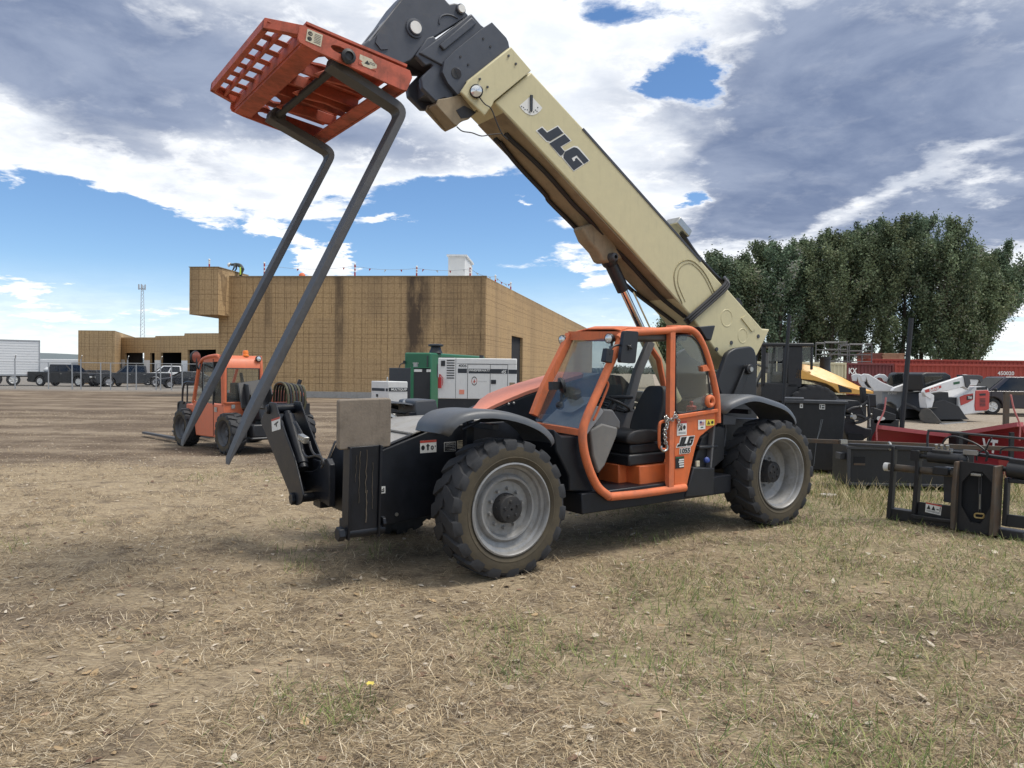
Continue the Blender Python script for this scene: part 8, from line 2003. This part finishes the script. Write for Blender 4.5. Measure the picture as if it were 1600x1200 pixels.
# ------------------------------------------------------------------ shipping containers
def container(label, a, c, h, depth, m, z=0.0, doors=False):
    an = math.atan2((c - a).y, (c - a).x); L = (c - a).length; g = thing('shipping_container', label, 'container', (a.x, a.y, z), an)
    b = MB(); n = max(int(L / .28), 2); pts = []
    for k in range(n):
        x = L * k / n; w = L / n
        pts += [(x, .0), (x + w * .38, .0), (x + w * .5, .04), (x + w * .88, .04)]
    pts += [(L, 0)]
    b.xy(pts + [(L, depth), (0, depth)], .14, h - .12); b.done('wall', m, g, smooth=0)
    b = MB(); b.b2((-.03, -.04, h - .13), (L + .03, depth + .04, h)); b.b2((-.03, -.04, 0), (L + .03, depth + .04, .15))
    for x in (-.03, L - .09): b.b2((x, -.04, .1), (x + .12, .06, h - .1))
    b.done('frame', m, g, bevel=.01)
    if doors:
        b = MB()
        for x in (L * .2, L * .4, L * .6, L * .8): b.cyl((x, -.06, .2), (x, -.06, h - .2), .025, seg=8)
        b.done('lock_rod', 'galvanised', g)
    return g, L
cA, cB, cC = flat(at(1160, 600, 47)), flat(at(1321, 600, 48.5)), flat(at(1395, 600, 50))
container('cream shipping container behind the yellow roller', cA, cB, 2.55, 2.44, 'box_cream')
g2, L2 = container('dark maroon shipping container between the cream and the red ones', cB + Vector((.1, .05, 0)), cC, 2.55, 2.44, 'box_maroon')
b = MB(); b.text('KX', (.42, -.045, 2.02), (1, 0, 0), (0, 0, 1), .50, .004, 0, .014); b.done('lettering', 'white_decal', g2, smooth=0, recalc=False)
g3, L3 = container('long red shipping container with white numbers, in front of the higher red one', cC + Vector((.15, .05, 0)), cC + Vector((.15, .05, 0)) + Vector((12.0, -.9, 0)), 2.55, 2.44, 'box_red')
lp_ = at(1573, 585, 49.4); gi = Matrix.Rotation(-g3.rotation_euler.z, 3, 'Z') @ (lp_ - Vector(g3.location))
b = MB(); b.text('450020', (gi.x, -.045, 2.0), (1, 0, 0), (0, 0, 1), .34, .004, 0, .008); b.text('45G1', (gi.x - .1, -.045, 1.62), (1, 0, 0), (0, 0, 1), .28, .004, 0, .006); b.done('lettering', 'white_decal', g3, smooth=0, recalc=False)
container('high red shipping container at the back of the yard under the trees', flat(at(1360, 600, 55)), flat(at(1360, 600, 55)) + Vector((12.2, -.6, 0)), 2.95, 2.44, 'box_red')
# scaffolding racks and lumber on top of the containers
def scaffold(px0, px1, D, zb, ztpx, label):
    a, c = at(px0, 560, D), at(px1, 560, D); zt = at(px0, ztpx, D).z; b = MB(); L = c.x - a.x; W = 1.4
    nx = max(int(L / .9), 1)
    for i in range(nx + 1):
        x = L * i / nx
        for y in (0, W): b.tube([(x, y, 0), (x, y, zt - zb - (.12 if i == nx else 0))], .035, 6)
        b.tube([(x, 0, zt - zb - .15), (x, W, zt - zb - .15)], .03, 6)
    for z in (.1, .55, (zt - zb) * .62, zt - zb - .05):
        for y in (0, W): b.tube([(0, y, z), (L, y, z)], .03, 6)
    b.tube([(0, 0, .1), (L / nx, 0, zt - zb)], .025, 6)
    o = b.done('scaffold_rack', 'rack_grey'); o.location = (a.x, a.y, zb); tag(o, label, 'scaffold', 'scaffold racks on the containers')
scaffold(1288, 1324, 49.5, 2.56, 533, 'grey scaffold frame rack on the cream container, left of the wider rack')
scaffold(1327, 1362, 50.2, 2.56, 536, 'grey scaffold frame rack on the maroon container beside the lumber')
def lumber(px0, px1, D, zb, ptop, m, label):
    a, c = at(px0, 560, D), at(px1, 560, D); zt = at(px0, ptop, D).z; h = zt - zb; b = MB(); n = 5
    for k in range(n): 
        z0 = h * k / n
        for j in range(4): b.b2((random.uniform(-.05, .05), j * .3, z0 + .01), (c.x - a.x + random.uniform(-.05, .05), j * .3 + .28, z0 + h / n - .01))
    b.b2((-.0, -.01, -.0), (.08, 1.2, .02)); o = b.done('lumber_stack', m, bevel=.006); o.location = (a.x, a.y, zb); tag(o, label, 'lumber')
lumber(1349, 1379, 55.5, 2.96, 551, 'lumber_red', 'reddish brown stack of boards on the high red container')
lumber(1379.5, 1413, 55.4, 2.96, 551.5, 'lumber', 'pale tan stack of boards on the high red container')
# ================================================================== POPLARS
vcol_mat('foliage', .7, .22)
mat('bark', (.075, .062, .048), .95, dirt=(.14, .12, .1), amt=.4, scale=3, var=.25, bump=.2)
def leaf_mesh(name, C, size, col, parent, rng):
    n = len(C); a = rng.normal(size=(n, 3)); a /= np.linalg.norm(a, axis=1)[:, None]; t = rng.normal(size=(n, 3)); u = np.cross(a, t); u /= np.linalg.norm(u, axis=1)[:, None]; v = np.cross(a, u)
    s = size * (.6 + .8 * rng.random(n)); u *= s[:, None]; v *= (s * .62)[:, None]
    V = np.stack([C - u, C + v, C + u, C - v], 1).reshape(-1, 3)
    me = bpy.data.meshes.new(name); me.vertices.add(n * 4); me.vertices.foreach_set('co', V.astype(np.float32).ravel()); me.loops.add(n * 4); me.loops.foreach_set('vertex_index', np.arange(n * 4, dtype=np.int32))
    me.polygons.add(n); me.polygons.foreach_set('loop_start', np.arange(0, n * 4, 4, dtype=np.int32)); me.update()
    at_ = me.attributes.new('tint', 'FLOAT_COLOR', 'POINT'); K = np.ones((n, 4, 4), np.float32); K[..., :3] = col[:, None, :]; at_.data.foreach_set('color', K.ravel())
    me.materials.append(MATS['foliage']); o = bpy.data.objects.new(name, me); COL.objects.link(o)
    if parent: o.parent = parent
    return o
def poplar(px, ptop, D, width, lean, label, seed, stems=1, dens=1.0, base=.16):
    rng = np.random.default_rng(seed); o = flat(at(px, 600, D)); H = at(px, ptop, D).z
    t = thing('poplar_tree', label, 'tree', o, 0, 'row of poplars behind the containers')
    b = MB(); C = []; cols = []; tree_tone = .82 + .42 * rng.random(); warm = .94 + .14 * rng.random()
    for s in range(stems):
        ln = lean + (rng.random() - .5) * .10 + (.17 * (s - (stems - 1) / 2) if stems > 1 else 0); Hs = H * (1 - .12 * rng.random() * (stems > 1)); ly = (rng.random() - .5) * .1
        ax = lambda f: Vector((ln * Hs * f ** 1.3 + .25 * math.sin(3 * f + seed + s), ly * Hs * f, Hs * f))
        path = [ax(k / 9) for k in range(10)]; r0 = .26 / math.sqrt(stems)
        b.tube(path, [r0 * (1 - .93 * k / 9) + .015 for k in range(10)], 7)
        nb = int(50 * dens)
        for k in range(nb):
            f = base + (1 - base) * (k + rng.random()) / nb * .97; p = ax(f); az = rng.random() * 6.283
            prof = (.40 + .60 * min((f - base) / .25, 1)) * max(1 - max(f - .50, 0) / .54, .05) ** .7
            L = width * .52 * prof * (.7 + .6 * rng.random()); up = .9 + 1.1 * rng.random()
            d = Vector((math.cos(az), math.sin(az), up)).normalized(); q = p + d * L * 1.25
            if f < .9: b.tube([p, p.lerp(q, .5) + Vector((0, 0, -.08 * L)), q], [.05 * (1.1 - f) + .012, .03 * (1.1 - f) + .01, .008], 5)
            # leafy sprays along the limb
            for m_ in range(int(6 + 5 * prof)):
                g = .25 + .85 * rng.random(); c = np.array(p.lerp(q, min(g, 1.08))); sp = .22 + .34 * prof
                n = int(36 + 26 * rng.random()); pts = c + rng.normal(size=(n, 3)) * np.array([sp * .85, sp * .85, sp * 1.45]) * .66
                C.append(pts); tone = .72 + .5 * rng.random(); base_c = np.array([(.125, .172, .100), (.155, .205, .118), (.205, .255, .150), (.100, .140, .086)][rng.integers(4)]) * tone * tree_tone * np.array([warm, 1.0, 2 - warm])
                cols.append(base_c * (1 + .22 * rng.standard_normal((n, 1))))
    # pointed leader
    tip = ax(1.0)
    for m_ in range(6):
        c = np.array(ax(.86 + .15 * m_ / 5)); n = 70; C.append(c + rng.normal(size=(n, 3)) * np.array([.22, .22, .45])); cols.append(np.array([.045, .065, .028]) * (1 + .2 * rng.standard_normal((n, 1))))
    b.done('trunk', 'bark', t)
    C = np.concatenate(C); cols = np.clip(np.concatenate(cols), .008, .3)
    leaf_mesh('crown', C, .125, cols, t, rng)
    return t
trees = [(-182, 492, 2.2, 0, 1, 'low poplar seen between the lifted boom and the cab roof', 1), (-95, 330, 4.2, 0, 1, 'poplar half hidden behind the cream boom', 1),
         (30, 205, 4.4, .0, 1, 'leftmost tall poplar just right of the boom', 1), (110, 228, 4.0, .0, 1, 'shorter poplar second in the row from the boom', 1), (190, 215, 4.2, .01, 1, 'poplar above the rear end of the boom', 1),
         (285, 158, 4.8, .0, 1, 'poplar above the roller cab', 1), (380, 160, 4.6, .02, 1, 'poplar above the left half of the roller hood', 1), (475, 152, 4.8, .02, 1, 'poplar with a bright gap at its foot, left of the scaffold racks', 1),
         (550, 146, 4.6, .02, 1, 'poplar directly above the left scaffold rack', 1), (630, 102, 5.2, .02, 1, 'poplar directly above the wider scaffold rack', 1), (705, 98, 5.0, .02, 1, 'poplar between the racks and the reddish boards', 1),
         (790, 56, 5.6, .02, 1, 'tall poplar above the reddish boards', 1), (880, 54, 5.2, .02, 1, 'tall poplar above the pale boards', 1), (985, 44, 5.4, .03, 1, 'tall poplar behind the leaning black post', 1), (1070, 36, 5.6, .04, 1, 'highest poplar of the row', 1),
         (1140, 52, 5.0, .09, 1, 'tall poplar left of the slanting bright gap', 1), (1255, 175, 5.6, .12, 2, 'twin stemmed poplar leaning right of the bright gap', .9), (1310, 185, 5.4, .22, 3, 'wide fan shaped poplar leaning out at the right end of the row', .95), (1262, 300, 3.8, .40, 2, 'low outermost poplar stems sweeping right over the red container', .9)]
for i, (zx, zy, w, ln, st, lb, dn) in enumerate(trees):
    w *= 1.66; px, py = ZT(zx - ln * 0, zy); D = 84 + (i % 3) * 2.2
    Ht = at(px, py, D).z; shift = ln * Ht * FPX / D
    poplar(px, py, D, w, ln, lb, 100 + i, st, dn)
# thin far tree line on the left and right horizon
rng = np.random.default_rng(77); C = []
for k in range(260):
    a = rng.uniform(-.62, .75); d = rng.uniform(650, 900); h = rng.uniform(3, 9); 
    if -.16 < a + .45 < .0: h *= .6
    c = np.array([math.sin(a) * d, math.cos(a) * d, h * .45]); C.append(c + rng.normal(size=(60, 3)) * np.array([6, 3, h * .28]))
C = np.concatenate(C); C[:, 2] = np.abs(C[:, 2])
o = leaf_mesh('far_wood', C, 1.3, np.clip(np.array([.045, .065, .05]) * (1 + .25 * rng.standard_normal((len(C), 1))), .01, .2), None, rng); tag(o, kind='stuff')
# ================================================================== CAMERA
cd_ = bpy.data.cameras.new('camera'); cam = bpy.data.objects.new('camera', cd_); COL.objects.link(cam)
cd_.sensor_width = 36; cd_.lens = 36 * FPX / 1600; cd_.clip_start = .05; cd_.clip_end = 6000
cam.matrix_world = Matrix.Translation((0, 0, EYE)) @ Matrix.Rotation(math.pi / 2 - PITCH, 4, 'X') @ Matrix.Rotation(ROLL, 4, 'Z')
SC.camera = cam
SC.view_settings.view_transform = 'Standard'; SC.view_settings.look = 'None'; SC.view_settings.gamma = 1
SC.view_settings.exposure = 0.25
